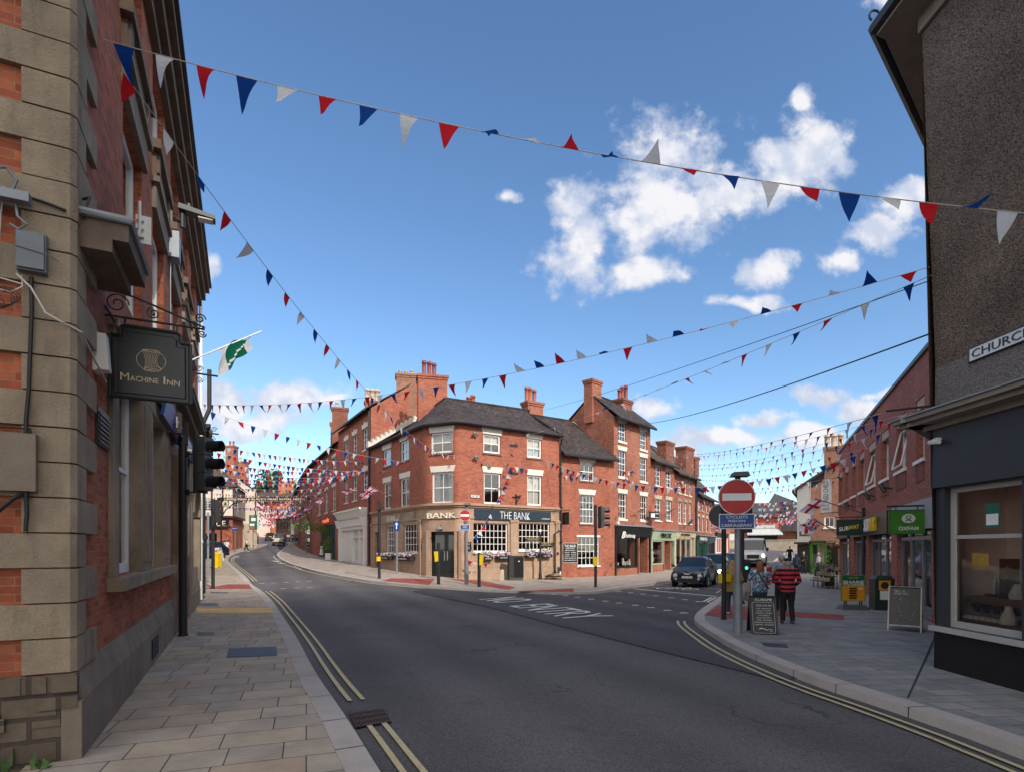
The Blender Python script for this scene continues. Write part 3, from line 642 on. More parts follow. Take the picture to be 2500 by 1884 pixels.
# ---------------------------------------------------------------- building helpers
def win(root, F, h, rec=.1, nx=2, ny=2, mid=.5, lintel=None, sill=None, curtain=0, fw=.055, bar=.028, n=0.0, frame='white_wood', lh=.36, pane='glass', flare=.12, panes=True, lm='lintel_white', sw=.08, sh=.1):
    s0, s1, z0, z1 = h; b = n - rec; mb = MB()
    for r in ((s0, s0 + fw, z0, z1), (s1 - fw, s1, z0, z1), (s0 + fw, s1 - fw, z0, z0 + fw * 1.3), (s0 + fw, s1 - fw, z1 - fw, z1)): mb.ob(F, r[0], r[1], b - .07, b, r[2], r[3])
    a0, a1, c0, c1 = s0 + fw, s1 - fw, z0 + fw * 1.3, z1 - fw
    zm = c0 + (c1 - c0) * mid if mid else None
    if zm: mb.ob(F, a0, a1, b - .06, b - .012, zm - .028, zm + .028)
    for i in range(1, nx): x = a0 + (a1 - a0) * i / nx; mb.ob(F, x - bar / 2, x + bar / 2, b - .055, b - .018, c0, c1)
    parts = [(c0, c1)] if not zm else [(c0, zm), (zm, c1)]
    ny = ny if isinstance(ny, tuple) else (ny,) * len(parts)
    for (p, q), k in zip(parts, ny):
        for i in range(1, k): z = p + (q - p) * i / k; mb.ob(F, a0, a1, b - .053, b - .02, z - bar / 2, z + bar / 2)
    w = mb.build('window', frame, root)
    if panes: g = MB(); g.face([F.pt(a0, b - .04, c0), F.pt(a1, b - .04, c0), F.pt(a1, b - .04, c1), F.pt(a0, b - .04, c1)]); g.build('pane', pane, w)
    if curtain:
        c = MB(); k = 9; W_ = a1 - a0
        sides = [(a0, a0 + W_ * .27), (a1 - W_ * .27, a1)] if curtain < 2 else [(a0, a1)]
        top = c1; bot = c0 if curtain != 3 else c0 + (c1 - c0) * .5
        for p, q in sides:
            for i in range(k):
                u0, u1 = p + (q - p) * i / k, p + (q - p) * (i + 1) / k; d0, d1 = (.14 + .03 * (i % 2)), (.14 + .03 * ((i + 1) % 2))
                c.face([F.pt(u0, b - d0, bot), F.pt(u1, b - d1, bot), F.pt(u1, b - d1, top), F.pt(u0, b - d0, top)])
        c.build('curtain', 'curtain', w)
    if lintel:
        l = MB()
        if lintel == 'wedge': l.ob(F, s0 - .05, s1 + .05, n - .06, n + .025, z1 + .003, z1 + lh, flare=flare)
        elif lintel == 'key':
            l.ob(F, s0 - .08, s1 + .08, n - .06, n + .03, z1 + .003, z1 + lh, flare=flare); c = (s0 + s1) / 2; l.ob(F, c - .12, c + .12, n - .06, n + .06, z1 - .02, z1 + lh + .12, flare=.03)
        else: l.ob(F, s0 - .1, s1 + .1, n - .06, n + .02, z1 + .003, z1 + lh)
        l.build('lintel', lm, w)
    if sill:
        l = MB(); l.ob(F, s0 - sw, s1 + sw, b - .02, n + .07, z0 - sh, z0 - .003); l.build('sill', sill, w)
    return w
def chimney(parent, c, w, d, z0, z1, m, pots=(), potm='terracotta', rot=0, ph=.7, pr=.13, corbel=True):
    mb = MB(); c = Vector((c[0], c[1], 0)); F = Fr((c.x - math.cos(rot) * w / 2, c.y - math.sin(rot) * w / 2), (c.x + math.cos(rot) * w / 2, c.y + math.sin(rot) * w / 2))
    mb.ob(F, 0, w, -d / 2, d / 2, z0, z1 - (.3 if corbel else 0))
    if corbel: mb.ob(F, -.05, w + .05, -d / 2 - .05, d / 2 + .05, z1 - .3, z1 - .16); mb.ob(F, -.1, w + .1, -d / 2 - .1, d / 2 + .1, z1 - .16, z1)
    ch = mb.build('chimney', m, parent)
    for (a, k) in pots:
        p = MB(); q = F.pt(a * w, 0, z1); h = ph * k
        p.lathe(q, [(pr * 1.15, 0), (pr * 1.15, .06), (pr * .9, .1), (pr, h * .55), (pr * .92, h * .8), (pr * 1.2, h * .82), (pr * 1.2, h * .9), (pr * .95, h * .92), (pr * .95, h)], 12); p.build('chimney_pot', potm, ch, smooth=True)
    return ch
def roof_mb(mb, quads, th=.08):
    for q in quads:
        n = (Vector(q[1]) - Vector(q[0])).cross(Vector(q[2]) - Vector(q[0])).normalized()
        if n.z < 0: q = q[::-1]; n = -n
        q = [Vector(p) for p in q]; mb.hexa([p - n * th * 0 - Vector((0, 0, th)) for p in q], q)
def terrace(name, label, F, dp, ze, zr, wm, rm, holes=(), zb=None, group=None, back=None, gut='black_metal', eav=.25, depth=.12, ridge=.5, wall_z0=None):
    """a house of a row: front wall with real openings, gables, back wall, pitched roof with its ridge along the street"""
    p0, p1 = F.pt(0, 0, 0), F.pt(F.L, 0, 0); zb = min(zg(p0.x, p0.y), zg(p1.x, p1.y)) - .4 if zb is None else zb
    root = thing(name, label, 'building', F.pt(F.L / 2, 0, zb), group)
    bn = Vector((*back, 0)).normalized() if back else -F.n
    P = lambda s, q, z: F.pt(s, 0, z) + bn * (q * dp)
    mb = MB(); mb.wall(F, 0, F.L, zb, ze, holes, depth)
    for s in (0, F.L):
        pts = [P(s, 0, zb), P(s, 1, zb), P(s, 1, ze), P(s, ridge, zr), P(s, 0, ze)]
        mb.face(pts if s else pts[::-1])
    mb.face([P(F.L, 1, zb), P(0, 1, zb), P(0, 1, ze), P(F.L, 1, ze)])
    mb.build('wall', wm, root)
    r = MB(); k = eav / (dp * ridge); zf = ze - (zr - ze) * k
    roof_mb(r, [[P(-.05, -k, zf + .1), P(F.L + .05, -k, zf + .1), P(F.L + .05, ridge, zr + .1), P(-.05, ridge, zr + .1)], [P(F.L + .05, 1 + k, zf + .1), P(-.05, 1 + k, zf + .1), P(-.05, ridge, zr + .1), P(F.L + .05, ridge, zr + .1)]])
    r.tube([P(-.05, ridge, zr + .1), P(F.L + .05, ridge, zr + .1)], .09, 6)
    ro = r.build('roof', rm, root)
    if gut: g = MB(); g.tube([P(-.03, -k, zf - .02), P(F.L + .03, -k, zf - .02)], .065, 6); g.build('gutter', gut, root)
    return root
def pipe(name, label, pts, r=.055, m='black_metal', parent=None):
    mb = MB(); mb.tube(pts, r, 8)
    a, b = Vector(pts[0]), Vector(pts[-1]); k = max(2, int(abs(a.z - b.z) / 1.8))
    for i in range(1, k): q = a.lerp(b, i / k); mb.tube([q - Vector((0, 0, .06)), q + Vector((0, 0, .06))], r * 1.35, 8)
    return mb.build(name, m, parent, label, 'drainpipe' if label else None)
# ---------------------------------------------------------------- the tall brick building with stone quoins on the left
FL = Fr((-4.02, 5.15), (-4.02 - .4315 * 16.6, 5.15 + .902 * 16.6))
V0 = FL.pt(0, 0, 0); FF = Fr((V0.x - .902 * 4, V0.y - .4315 * 4), (V0.x, V0.y))      # end wall facing the camera
left = thing('brick_corner_building', 'tall red brick building with buff stone quoins filling the left edge', 'building', FL.pt(8, -2, 0))
wins = [2.5, 5.25, 8.0, 10.75, 13.5]
h1 = [(s, s + 1.55, 5.2, 7.8) for s in wins]; h2 = [(s, s + 1.55, 8.95, 10.5) for s in wins]
g_h = [(1.7, 7.3, 1.56, 4.3), (8.95, 11.45, .3, 4.3), (11.95, 15.9, 1.3, 4.3)]
ZT = 11.2
mb = MB(); mb.wall(FL, 0, FL.L, -.1, ZT, h1 + h2 + g_h, .2)
mb.wall(FF, 0, 4, -.1, ZT)
E0, E1, E2 = FL.pt(FL.L, 0, 0), FL.pt(FL.L, -7, 0), FF.pt(0, 0, 0)
FB = Fr((E0.x, E0.y), (E1.x, E1.y)); mb.wall(FB, 0, 7, -.1, ZT)
mb.face([Vector((p.x, p.y, ZT)) for p in (V0, E0, E1, E2)])
mb.face([E1 + Vector((0, 0, -.1)), E2 + Vector((0, 0, -.1)), E2 + Vector((0, 0, ZT)), E1 + Vector((0, 0, ZT))])
mb.build('wall', 'brick_left', left)
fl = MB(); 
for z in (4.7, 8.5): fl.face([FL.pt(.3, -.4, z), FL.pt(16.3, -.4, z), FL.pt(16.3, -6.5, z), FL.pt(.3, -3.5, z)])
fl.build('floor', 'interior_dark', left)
# quoins at the corner: alternate long and short, each course its own stone, inside one mesh
q = MB(); ch = .315; c_ = .045
for i in range(36):
    z0, z1 = .78 + i * ch + .007, .78 + (i + 1) * ch - .007
    if z1 > 11.0: break
    fs, ss = ((.62, .33) if i % 2 else (.34, .78)); o = .05; e = random.uniform(-.004, .004)
    def P(F, s, n): return F.pt(s, n, 0)
    a = FF.pt(4 - fs, o + e, 0); b = FF.pt(4 + o - c_, o + e, 0); c = FL.pt(-o + c_, o + e, 0); d = FL.pt(ss, o + e, 0); d2 = FL.pt(ss, -.03, 0); a2 = FF.pt(4 - fs, -.03, 0); k = FL.pt(.02, -.03, 0)
    r = [a, b, c, d, d2, k, a2]; bv = .012
    q.hexa([p + Vector((0, 0, z0)) for p in r], [p + Vector((0, 0, z1)) for p in r])
q.build('quoin', 'stone', left)
# plinth: squared stone along the pavement, older rubble at the end wall
pl = MB()
pl.ob(FL, -.09, 8.85, -.05, .1, -.1, .52); pl.ob(FL, 11.5, 16.55, -.05, .1, -.1, .52)
for a, b in ((.02, 8.85), (11.5, 16.55)): pl.hexa([FL.pt(a, .1, .523), FL.pt(b, .1, .523), FL.pt(b, -.05, .523), FL.pt(a, -.05, .523)], [FL.pt(a, .02, .80), FL.pt(b, .02, .80), FL.pt(b, -.05, .80), FL.pt(a, -.05, .80)])
pl.build('plinth', 'stone_grey', left)
rb = MB(); rb.ob(FF, 0, 4.055, -.05, .08, -.1, .772)
for i in range(26):                                                    # projecting rubble stones at the foot of the corner
    s = random.uniform(2.6, 3.95); z = random.choice((.02, .17, .32, .47, .62)); w = random.uniform(.13, .3); h = random.uniform(.1, .15); rb.ob(FF, s, min(4.07, s + w), .05, .08 + random.uniform(.008, .04), z, z + h)
rb.build('plinth', 'rubble', left)
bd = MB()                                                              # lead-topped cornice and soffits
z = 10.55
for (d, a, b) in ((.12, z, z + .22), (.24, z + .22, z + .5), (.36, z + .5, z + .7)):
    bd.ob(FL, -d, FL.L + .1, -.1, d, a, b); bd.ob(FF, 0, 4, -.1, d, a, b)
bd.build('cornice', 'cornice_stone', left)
gt = MB(); gt.ob(FL, -.4, FL.L + .12, .1, .43, z + .703, z + .78); gt.build('gutter', 'black_metal', left)
for i, h in enumerate(h1):
    w = win(left, FL, h, .11, 2, 1, .5, None, None, 0, .12)
    l = MB(); l.ob(FL, h[0] - .12, h[1] + .12, -.05, .07, h[3] + .003, h[3] + .42); l.ob(FL, h[0] - .2, h[1] + .2, -.05, .13, h[3] + .42, h[3] + .52)
    l.build('lintel', 'stone_grey', w)
for i, h in enumerate(h2):
    w = win(left, FL, h, .11, 2, 1, .5, None, None, 0, .12)
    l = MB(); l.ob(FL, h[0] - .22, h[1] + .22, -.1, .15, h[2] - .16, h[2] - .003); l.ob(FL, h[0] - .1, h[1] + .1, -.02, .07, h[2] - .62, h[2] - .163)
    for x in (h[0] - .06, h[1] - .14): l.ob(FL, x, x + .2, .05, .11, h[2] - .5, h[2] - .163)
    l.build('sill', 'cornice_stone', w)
def flutes(mb, s0, s1, z0, z1, n, k=4):
    w = (s1 - s0) / k
    for i in range(k): mb.ob(FL, s0 + w * i + w * .18, s0 + w * (i + 1) - w * .18, n - .02, n + .022, z0, z1)
# ground floor: stone framed double window, doorway, stone arch window beyond
su = MB()
su.ob(FL, 1.6, 1.95, -.22, .05, 1.56, 4.2); su.ob(FL, 3.75, 4.85, -.22, .05, 1.56, 4.2); su.ob(FL, 6.35, 7.4, -.22, .05, 1.56, 4.2)
su.ob(FL, 1.6, 7.4, -.22, .055, 4.2, 4.5); su.ob(FL, 1.56, 7.44, -.05, .1, 4.5, 4.58)
flutes(su, 3.85, 4.75, 1.7, 4.1, .05); flutes(su, 6.5, 7.3, 1.7, 4.1, .05); flutes(su, 8.5, 8.9, .8, 4.1, .08, 2)
su.build('stone_surround', 'stone', left)
si = MB(); si.ob(FL, 1.52, 4.86, -.2, .17, 1.4, 1.555); si.ob(FL, 4.88, 7.48, -.2, .17, 1.4, 1.555); si.build('sill', 'stone', left)
win(left, FL, (1.95, 3.75, 1.56, 4.2), .12, 1, 1, .55, fw=.1); win(left, FL, (4.85, 6.35, 1.56, 4.2), .12, 1, 1, .55, fw=.1)
po = MB(); po.ob(FL, 8.4, 8.95, -.22, .12, 0, 4.3); po.ob(FL, 11.45, 11.95, -.22, .12, 0, 4.3); po.ob(FL, 8.3, 12.05, -.2, .16, 4.3, 4.62); po.build('stone_surround', 'stone', left)
dr = MB(); dr.ob(FL, 8.95, 11.45, -.5, -.42, .3, 4.3); 
for i in range(2):
    for j in range(3): dr.ob(FL, 9.1 + i * 1.2, 10.1 + i * 1.2, -.42, -.39, .5 + j * 1.25, 1.5 + j * 1.25)
dr.build('door', 'door_black', left)
ar = MB()
ar.ob(FL, 11.95, 12.5, -.22, .14, .8, 4.3); ar.ob(FL, 15.3, 15.9, -.22, .14, .8, 4.3); ar.ob(FL, 11.9, 16.0, -.22, .08, .55, 1.3)
for i in range(15):
    a0, a1 = math.pi * i / 15, math.pi * (i + 1) / 15; c = 13.9
    o = [(c - 1.55 * math.cos(a), 2.95 + 1.35 * math.sin(a)) for a in (a0, a1)]; n_ = [(c - 1.3 * math.cos(a), 2.95 + 1.1 * math.sin(a)) for a in (a0, a1)]
    ar.hexa([FL.pt(*((x, .18, zq))) for x, zq in (n_[0], n_[1], o[1], o[0])], [FL.pt(x, -.1, zq) for x, zq in (n_[0], n_[1], o[1], o[0])])
ar.ob(FL, 13.7, 14.1, .1, .3, 4.02, 4.45)
ar.build('stone_arch', 'stone', left)
win(left, FL, (12.5, 15.3, 1.3, 4.28), .2, 3, 1, .6, fw=.1)
def hood(s0, s1, zb, nm='hood', con=True):
    h = MB()
    for d, a, b in ((.2, zb, zb + .2), (.36, zb + .2, zb + .38), (.5, zb + .38, zb + .5)): h.ob(FL, s0 - d * .15 + .02, s1 + d * .15, -.05, d, a, b)
    for x in (s0 + .05, s1 - .25) if con else (): h.ob(FL, x, x + .2, -.02, .3, zb - .42, zb - .003)
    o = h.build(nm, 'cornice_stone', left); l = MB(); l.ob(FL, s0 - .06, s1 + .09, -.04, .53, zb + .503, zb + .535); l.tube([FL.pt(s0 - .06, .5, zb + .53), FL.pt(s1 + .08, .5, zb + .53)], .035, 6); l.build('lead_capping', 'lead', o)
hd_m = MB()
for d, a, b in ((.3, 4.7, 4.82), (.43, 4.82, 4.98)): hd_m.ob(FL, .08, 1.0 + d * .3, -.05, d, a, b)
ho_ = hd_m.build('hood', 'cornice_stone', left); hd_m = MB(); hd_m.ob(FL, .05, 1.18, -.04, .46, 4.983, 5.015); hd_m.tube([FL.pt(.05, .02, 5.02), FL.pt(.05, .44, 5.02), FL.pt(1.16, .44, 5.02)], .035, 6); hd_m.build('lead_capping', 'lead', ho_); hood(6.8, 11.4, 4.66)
sb = MB(); sb.ob(FL, 5.3, 11.3, .12, .15, 4.605, 4.655); sb.hexa([FL.pt(5.2, .17, 4.25), FL.pt(11.4, .19, 4.25), FL.pt(11.4, .13, 4.25), FL.pt(5.2, .11, 4.25)], [FL.pt(5.2, .24, 4.6), FL.pt(11.4, .24, 4.6), FL.pt(11.4, .2, 4.6), FL.pt(5.2, .2, 4.6)])
sbo = sb.build('sign_board', 'sign_blue', left)
text('MACHINE INN', FL.pt(6.6, .235, 4.3), FL.t, (0, 0, 1), 3.6, .22, 'sign_white', sbo, .02)
bl = MB(); bl.ob(FL, .93, 1.5, .0, .03, 3.02, 3.42)
for i in range(7): bl.ob(FL, .95, 1.48, .02, .045, 3.04 + i * .05, 3.065 + i * .05)
tag(bl.build('vent_cover', 'black_metal'), 'black louvred vent cover on the brick just left of the hanging inn sign', 'vent')
pv = MB(); pv.ob(FL, 4.3, 5.0, .085, .12, .12, .42); tag(pv.build('vent_grille', 'black_matt'), 'small black vent grille low in the stone plinth', 'vent')
pipe('drainpipe', None, [FL.pt(16.35, .1, .1), FL.pt(16.35, .1, 10.4)], .06, 'white_wood', left)
# next, lower house of the left row and its pipe
F2 = Fr(FL.pt(16.7, -.1, 0).xy, FL.pt(21.2, -.35, 0).xy)
h2b = [(.8, 1.9, 3.6, 5.2), (2.7, 3.8, 3.6, 5.2)]
nb = terrace('stone_shop_house', 'lower stone-fronted house just beyond the tall brick building on the left', F2, 6, 6.3, 8.3, 'stone', 'slate_roof', h2b, back=(-.9, -.43))
for h in h2b: win(nb, F2, h, .12, 2, 2, .5, sill='stone')
pipe('drainpipe', None, [FL.pt(16.62, .17, .3), FL.pt(16.62, .17, 6.4), FL.pt(16.62, .36, 6.9), FL.pt(16.62, .36, 8.3)], .075, 'black_metal', nb)
# ---- things fixed to the left building
ab = thing('hanging_sign', 'black hanging pub sign with gold lettering and emblem on a wrought iron bracket', 'sign', FL.pt(1.44, .05, 3.7))
FS = Fr(FL.pt(1.44, .05, 0).xy, FL.pt(1.44, .85, 0).xy)                 # the board stands square to the wall
sp = [(0, 3.64), (.8, 3.64), (.8, 4.34), (.7, 4.34), (.7, 4.43), (.66, 4.46), (.14, 4.46), (.10, 4.43), (.10, 4.34), (0, 4.34)]
def plate(mb, poly, n0, n1, F, mi=0): mb.hexa([F.pt(a, n1, z) for a, z in poly], [F.pt(a, n0, z) for a, z in poly], mi)
mb = MB(); plate(mb, sp, -.03, .03, FS); board = mb.build('sign_board', 'sign_black', ab)
fr = MB(); c0 = Vector((.4, 4.03))
for a, b in zip(sp, sp[1:] + sp[:1]):
    fr.tube([FS.pt(a[0], .03, a[1]), FS.pt(b[0], .03, b[1])], .022, 6); a2 = Vector(a) + (c0 - Vector(a)).normalized() * .07; b2 = Vector(b) + (c0 - Vector(b)).normalized() * .07; fr.tube([FS.pt(a2.x, .03, a2.y), FS.pt(b2.x, .03, b2.y)], .008, 5)
fr.build('sign_frame', 'black_metal', ab)
text('M', FS.pt(.1, .034, 3.83), FS.t, (0, 0, 1), .082, .088, 'sign_gold', board, thick=-.008); text('ACHINE', FS.pt(.194, .034, 3.83), FS.t, (0, 0, 1), .28, .062, 'sign_gold', board, thick=-.004)
text('I', FS.pt(.525, .034, 3.83), FS.t, (0, 0, 1), .016, .088, 'sign_gold', board); text('NN', FS.pt(.56, .034, 3.83), FS.t, (0, 0, 1), .13, .062, 'sign_gold', board, thick=-.004)
em = MB(); ec = (.4, 4.09)
def L2(pts, r=.0032): em.tube([FS.pt(x, .037, z) for x, z in pts], r, 5)
L2([(ec[0] + .145 * math.cos(a * .21), ec[1] + .125 * math.sin(a * .21)) for a in range(31)])
for k in range(9):                                                    # a knitted stocking: ribs from the cuff down to the foot
    f = k / 8; L2([(.31 + .18 * f, 4.205), (.335 + .125 * f, 4.14), (.345 + .11 * f, 4.08), (.34 + .1 * f + .03 * f, 4.02 + .02 * f), (.325 + .17 * f * f, 3.98 + .02 * f)], .0026)
L2([(.31, 4.205), (.36, 4.215), (.45, 4.215), (.49, 4.205), (.45, 4.192), (.36, 4.192), (.31, 4.205)]); L2([(.325, 3.98), (.35, 3.965), (.42, 4.), (.5, 3.985), (.51, 4.01), (.46, 4.03)]); L2([(.35, 3.965), (.42, 3.98), (.48, 3.968)])
em.build('emblem', 'sign_gold', board)
br = MB(); B0 = FS.pt
br.tube([B0(-.1, 0, 4.46), B0(-.1, 0, 4.98)], .016, 6); br.tube([B0(-.12, 0, 4.56), B0(.95, 0, 4.56)], .013, 6); br.tube([B0(-.1, 0, 4.88), B0(.25, 0, 4.81), B0(.95, 0, 4.58)], .012, 6); br.tube([B0(-.22, .02, 4.88), B0(-.1, 0, 4.76), B0(.05, 0, 4.48)], .015, 6)
def scroll(mb, F, c, r, turns=1.6, k=26, rr=.008, a0=0, sgn=1):
    mb.tube([F.pt(c[0] + r * (1 - i / k * .8) * math.cos(a0 + sgn * i / k * turns * 6.283), 0, c[1] + r * (1 - i / k * .8) * math.sin(a0 + sgn * i / k * turns * 6.283)) for i in range(k + 1)], rr, 5)
scroll(br, FS, (.06, 4.71), .12); scroll(br, FS, (.42, 4.66), .07, a0=2); scroll(br, FS, (.9, 4.68), .06); scroll(br, FS, (.92, 4.5), .045, sgn=-1)
for x in (.14, .66): br.tube([B0(x, 0, 4.45), B0(x, 0, 4.56)], .012, 6)
br.build('bracket', 'black_metal', ab)
am = MB(); am.ob(FL, .84, .99, -.02, .14, 3.78, 4.16, taper=-.03); am.ob(FL, .82, 1.01, -.02, .03, 3.76, 4.19)
tag(am.build('alarm_box', 'white_wood'), 'white plastic alarm box on the brick beside the quoins, left of the hanging sign', 'alarm box')
sw = MB(); sw.ob(FF, 3.64, 3.85, .05, .12, 4.32, 4.66); sw.ob(FF, 3.65, 3.84, .12, .145, 4.335, 4.645); sw.tube([FF.pt(3.62, .15, 4.51), FF.pt(3.87, .15, 4.47)], .004, 5); sw.tube([FF.pt(3.87, .15, 4.47), FF.pt(3.93, .07, 4.46)], .004, 5)
tag(sw.build('junction_box', 'grey_box'), 'weathered grey cable junction box strapped to the corner quoins', 'junction box')
cb = MB(); T = lambda pts, r=.0065: cb.tube([FF.pt(*p) for p in pts], r, 6)
T([(3.55,.07,5.030),(3.53,.08,4.780),(3.52,.08,4.580),(3.5,.08,4.280),(3.47,.09,4.200),(3.5,.1,4.130),(3.6,.1,4.110),(3.68,.09,4.180),(3.67,.08,4.280)]); T([(3.3,.08,4.250),(3.5,.09,4.230),(3.68,.09,4.200)])
cb.tube([FF.pt(3.64,.1,4.280), FF.pt(3.74,.1,4.180), FF.pt(3.8,.09,4.060), FF.pt(3.84,.09,3.980), FF.pt(3.95,.09,3.920), FL.pt(.0,.08,3.880), FL.pt(.5,.08,3.780), FL.pt(1.05,.08,3.700)], .009, 6)
tag(cb.build('white_cables', 'cable_white'), 'loose white cables looping out of the grey junction box across the quoins', 'cable')
cb = MB(); T([(3.735,.075,4.280),(3.74,.08,3.980),(3.72,.08,3.3),(3.7,.08,3.0),(3.7,.09,2.5),(3.71,.09,2.2),(3.7,.09,2.05)], .016)
T([(3.3,.07,5.060),(3.6,.07,5.000),(3.85,.07,4.960),(3.98,.07,4.930)], .012); cb.tube([FL.pt(.05, .08, 4.960), FL.pt(.1, .12, 5.180), FL.pt(.16, .06, 5.180)], .012, 6)
for i in range(7):
    a = i * .9; T([(3.52 + .1 * math.cos(a + t * .5) + .02 * i - .06, .09 + .01 * i, 4.0 + .07 * math.sin(a + t * .5) + .01 * i) for t in range(9)], .004)
T([(3.3,.07,2.95),(3.55,.08,2.95),(3.73,.085,2.95),(3.74,.085,2.75),(3.72,.085,2.4)], .01); T([(3.3,.1,2.05),(3.5,.1,2.2),(3.62,.1,2.33),(3.7,.09,2.4)], .018)
tag(cb.build('black_cables', 'cable_black'), 'tangled black cables and downlead on the stone and brick end wall', 'cable')
tb = MB(); tb.ob(FF, 3.1, 3.78, .05, .13, 2.4, 2.9)
tag(tb.build('cable_casing', 'stone_grey'), 'weathered square casing with dark edge on the end wall below the junction box', 'casing')
ib = MB(); ib.ob(FF, 2.9, 3.75, .1, .2, 4.88, 4.96); ib.tube([FF.pt(3.5, .14, 4.980), FF.pt(3.53, .2, 5.110), FF.pt(3.6, .18, 5.140), FF.pt(3.66, .16, 5.060), FF.pt(3.62, .14, 4.960)], .014, 6); ib.tube([FF.pt(3.64, .12, 4.890), FF.pt(3.66, .14, 4.760), FF.pt(3.72, .13, 4.710), FF.pt(3.66, .12, 4.660), FF.pt(3.6, .12, 4.690)], .012, 6); ib.tube([FF.pt(3.25, .14, 4.920), FF.pt(3.4, .2, 4.840), FF.pt(3.44, .2, 4.740), FF.pt(3.36, .18, 4.680)], .02, 6)
tag(ib.build('iron_bracket', 'grey_metal'), 'grey iron cable bracket with curled insulator hooks above the junction box', 'bracket')
an = MB(); A_ = FL.pt
an.tube([A_(1.75, -.1, 5.62), A_(1.75, .2, 5.6), A_(1.75, .27, 5.66), A_(1.75, .29, 5.75), A_(1.75, .29, 6.1)], .016, 8); an.ob(FL, 1.7, 1.8, -.1, -.02, 5.56, 5.68)
an.ob(FL, 1.8, 1.83, .24, .4, 5.62, 5.96)
for i in range(3): an.ob(FL, 1.76, 1.81, .25, .33, 5.68 + i * .1, 5.72 + i * .1)
tag(an.build('antenna', 'white_wood'), 'white flat panel antenna on a bent steel pole beside the first upper window', 'antenna')
lp = thing('wall_lamp', 'dark flat-headed street lamp on a wall arm high on the tall brick facade', 'street lamp', FL.pt(8.6, 0, 6.9))
LZ, LS = 9.55, 8.6
a = MB(); a.tube([FL.pt(LS, 0, LZ - .15), FL.pt(LS, .18, LZ - .15)], .05, 8); a.tube([FL.pt(LS, .18, LZ - .3), FL.pt(LS, .18, LZ + .1)], .06, 8); a.build('arm', 'black_metal', lp)
a = MB(); a.hexa([FL.pt(LS - .14, .1, LZ + .08), FL.pt(LS + .14, .1, LZ + .08), FL.pt(LS + .14, .85, LZ), FL.pt(LS - .14, .85, LZ)][::-1], [FL.pt(LS - .14, .1, LZ + .2), FL.pt(LS + .14, .1, LZ + .2), FL.pt(LS + .14, .85, LZ + .08), FL.pt(LS - .14, .85, LZ + .08)][::-1]); a.lathe(FL.pt(LS, .3, LZ + .17), [(.05, 0), (.05, .1), (.02, .13)], 10); a.build('lamp_head', 'sign_grey', lp)
a = MB(); a.ob(FL, LS - .11, LS + .11, .5, .8, LZ - .03, LZ); a.build('lens', 'lamp_clear', lp)
a = MB(); a.ob(FL, 7.35, 7.7, 0, .22, 8.0, 8.55); a.tube([FL.pt(7.5, .05, 8.0), FL.pt(7.5, .05, 4.9)], .012, 6); tag(a.build('equipment_box', 'grey_metal'), 'grey metal equipment box under the wall lamp on the tall brick facade', 'equipment box')
a = MB(); a.disc(FL.pt(8.15, 0, 4.1), FL.n, .12, .1, 16); a.disc(FL.pt(8.15, .1, 4.1), FL.n, .09, .06, 16); a.tube([FL.pt(8.15, .15, 4.1), FL.pt(8.17, .4, 4.08)], .05, 10); tag(a.build('security_camera', 'white_wood'), 'white round wall camera on the brick behind the black signal pole', 'security camera')
# green and white flag on a white pole further along
fp = MB(); f0 = FL.pt(12.3, 0, 7.25); f1 = FL.pt(12.3, 1.95, 8.45)
FLAGPOLE = (f0, f1)
fg = thing('furled_flag', 'green and white flag wrapped round a white pole slanting out from the left facade', 'flag', f0)
fp.tube([f0, f1], .022, 8); fp.build('flagpole', 'white_wood', fg)
gw = MB(); dz = (f1 - f0)
def fpnt(u, v): b = f0.lerp(f1, .42 + .42 * u); return b + Vector((.05 * math.sin(u * 9 + v * 5), .05 * math.cos(u * 7 + v * 6), -.85 * v * (1 - .55 * u) + .03 * math.sin(u * 14)))
nu, nv = 16, 10
for i in range(nu):
    for j in range(nv):
        u0, u1, v0, v1 = i / nu, (i + 1) / nu, j / nv, (j + 1) / nv; um = (u0 + u1) / 2
        gw.face([fpnt(u0, v0), fpnt(u1, v0), fpnt(u1, v1), fpnt(u0, v1)], 1 if (.25 < um < .85 and not (.46 < (j + .5) / nv + (um - .5) * 1.1 < .56)) else 0)
gw.build('cloth', ['flag_white', 'flag_green'], fg, smooth=True)
b2 = MB(); FBk = Fr(FL.pt(13.2, .05, 0).xy, FL.pt(13.2, 1.2, 0).xy); b2.tube([FBk.pt(0, 0, 7.2), FBk.pt(.7, 0, 7.18)], .03, 6); scroll(b2, FBk, (.2, 7.34), .1, rr=.012); scroll(b2, FBk, (.2, 7.02), .1, rr=.012, sgn=-1); tag(b2.build('sign_bracket', 'black_metal'), 'empty scrolled iron sign bracket below the furled flag', 'bracket')
b2 = MB(); FBk = Fr(FL.pt(16.9, .05, 0).xy, FL.pt(16.9, 1.2, 0).xy); b2.tube([FBk.pt(0, 0, 6.1), FBk.pt(.6, 0, 6.08)], .03, 6); scroll(b2, FBk, (.45, 6.24), .1, rr=.012); scroll(b2, FBk, (.4, 5.93), .1, rr=.012, sgn=-1); tag(b2.build('sign_bracket', 'black_metal'), 'scrolled iron bracket against the sky directly above the traffic signal head', 'bracket')
# small weed and foot scraper at the wall foot
wd = MB()
for i in range(46):
    s = random.uniform(2.7, 3.9); b = FF.pt(s, random.uniform(.1, .3), 0); h = random.uniform(.03, .17); d = Vector((random.uniform(-1, 1), random.uniform(-1, 1), 0)) * .06; w = Vector((.022, .015, 0)); t = b + d + Vector((0, 0, h))
    wd.face([b, b.lerp(t, .5) + w, t, b.lerp(t, .5) - w])
tag(wd.build('weeds', 'leaf', kind='stuff'), 'green weeds growing at the foot of the rubble plinth', 'weeds')
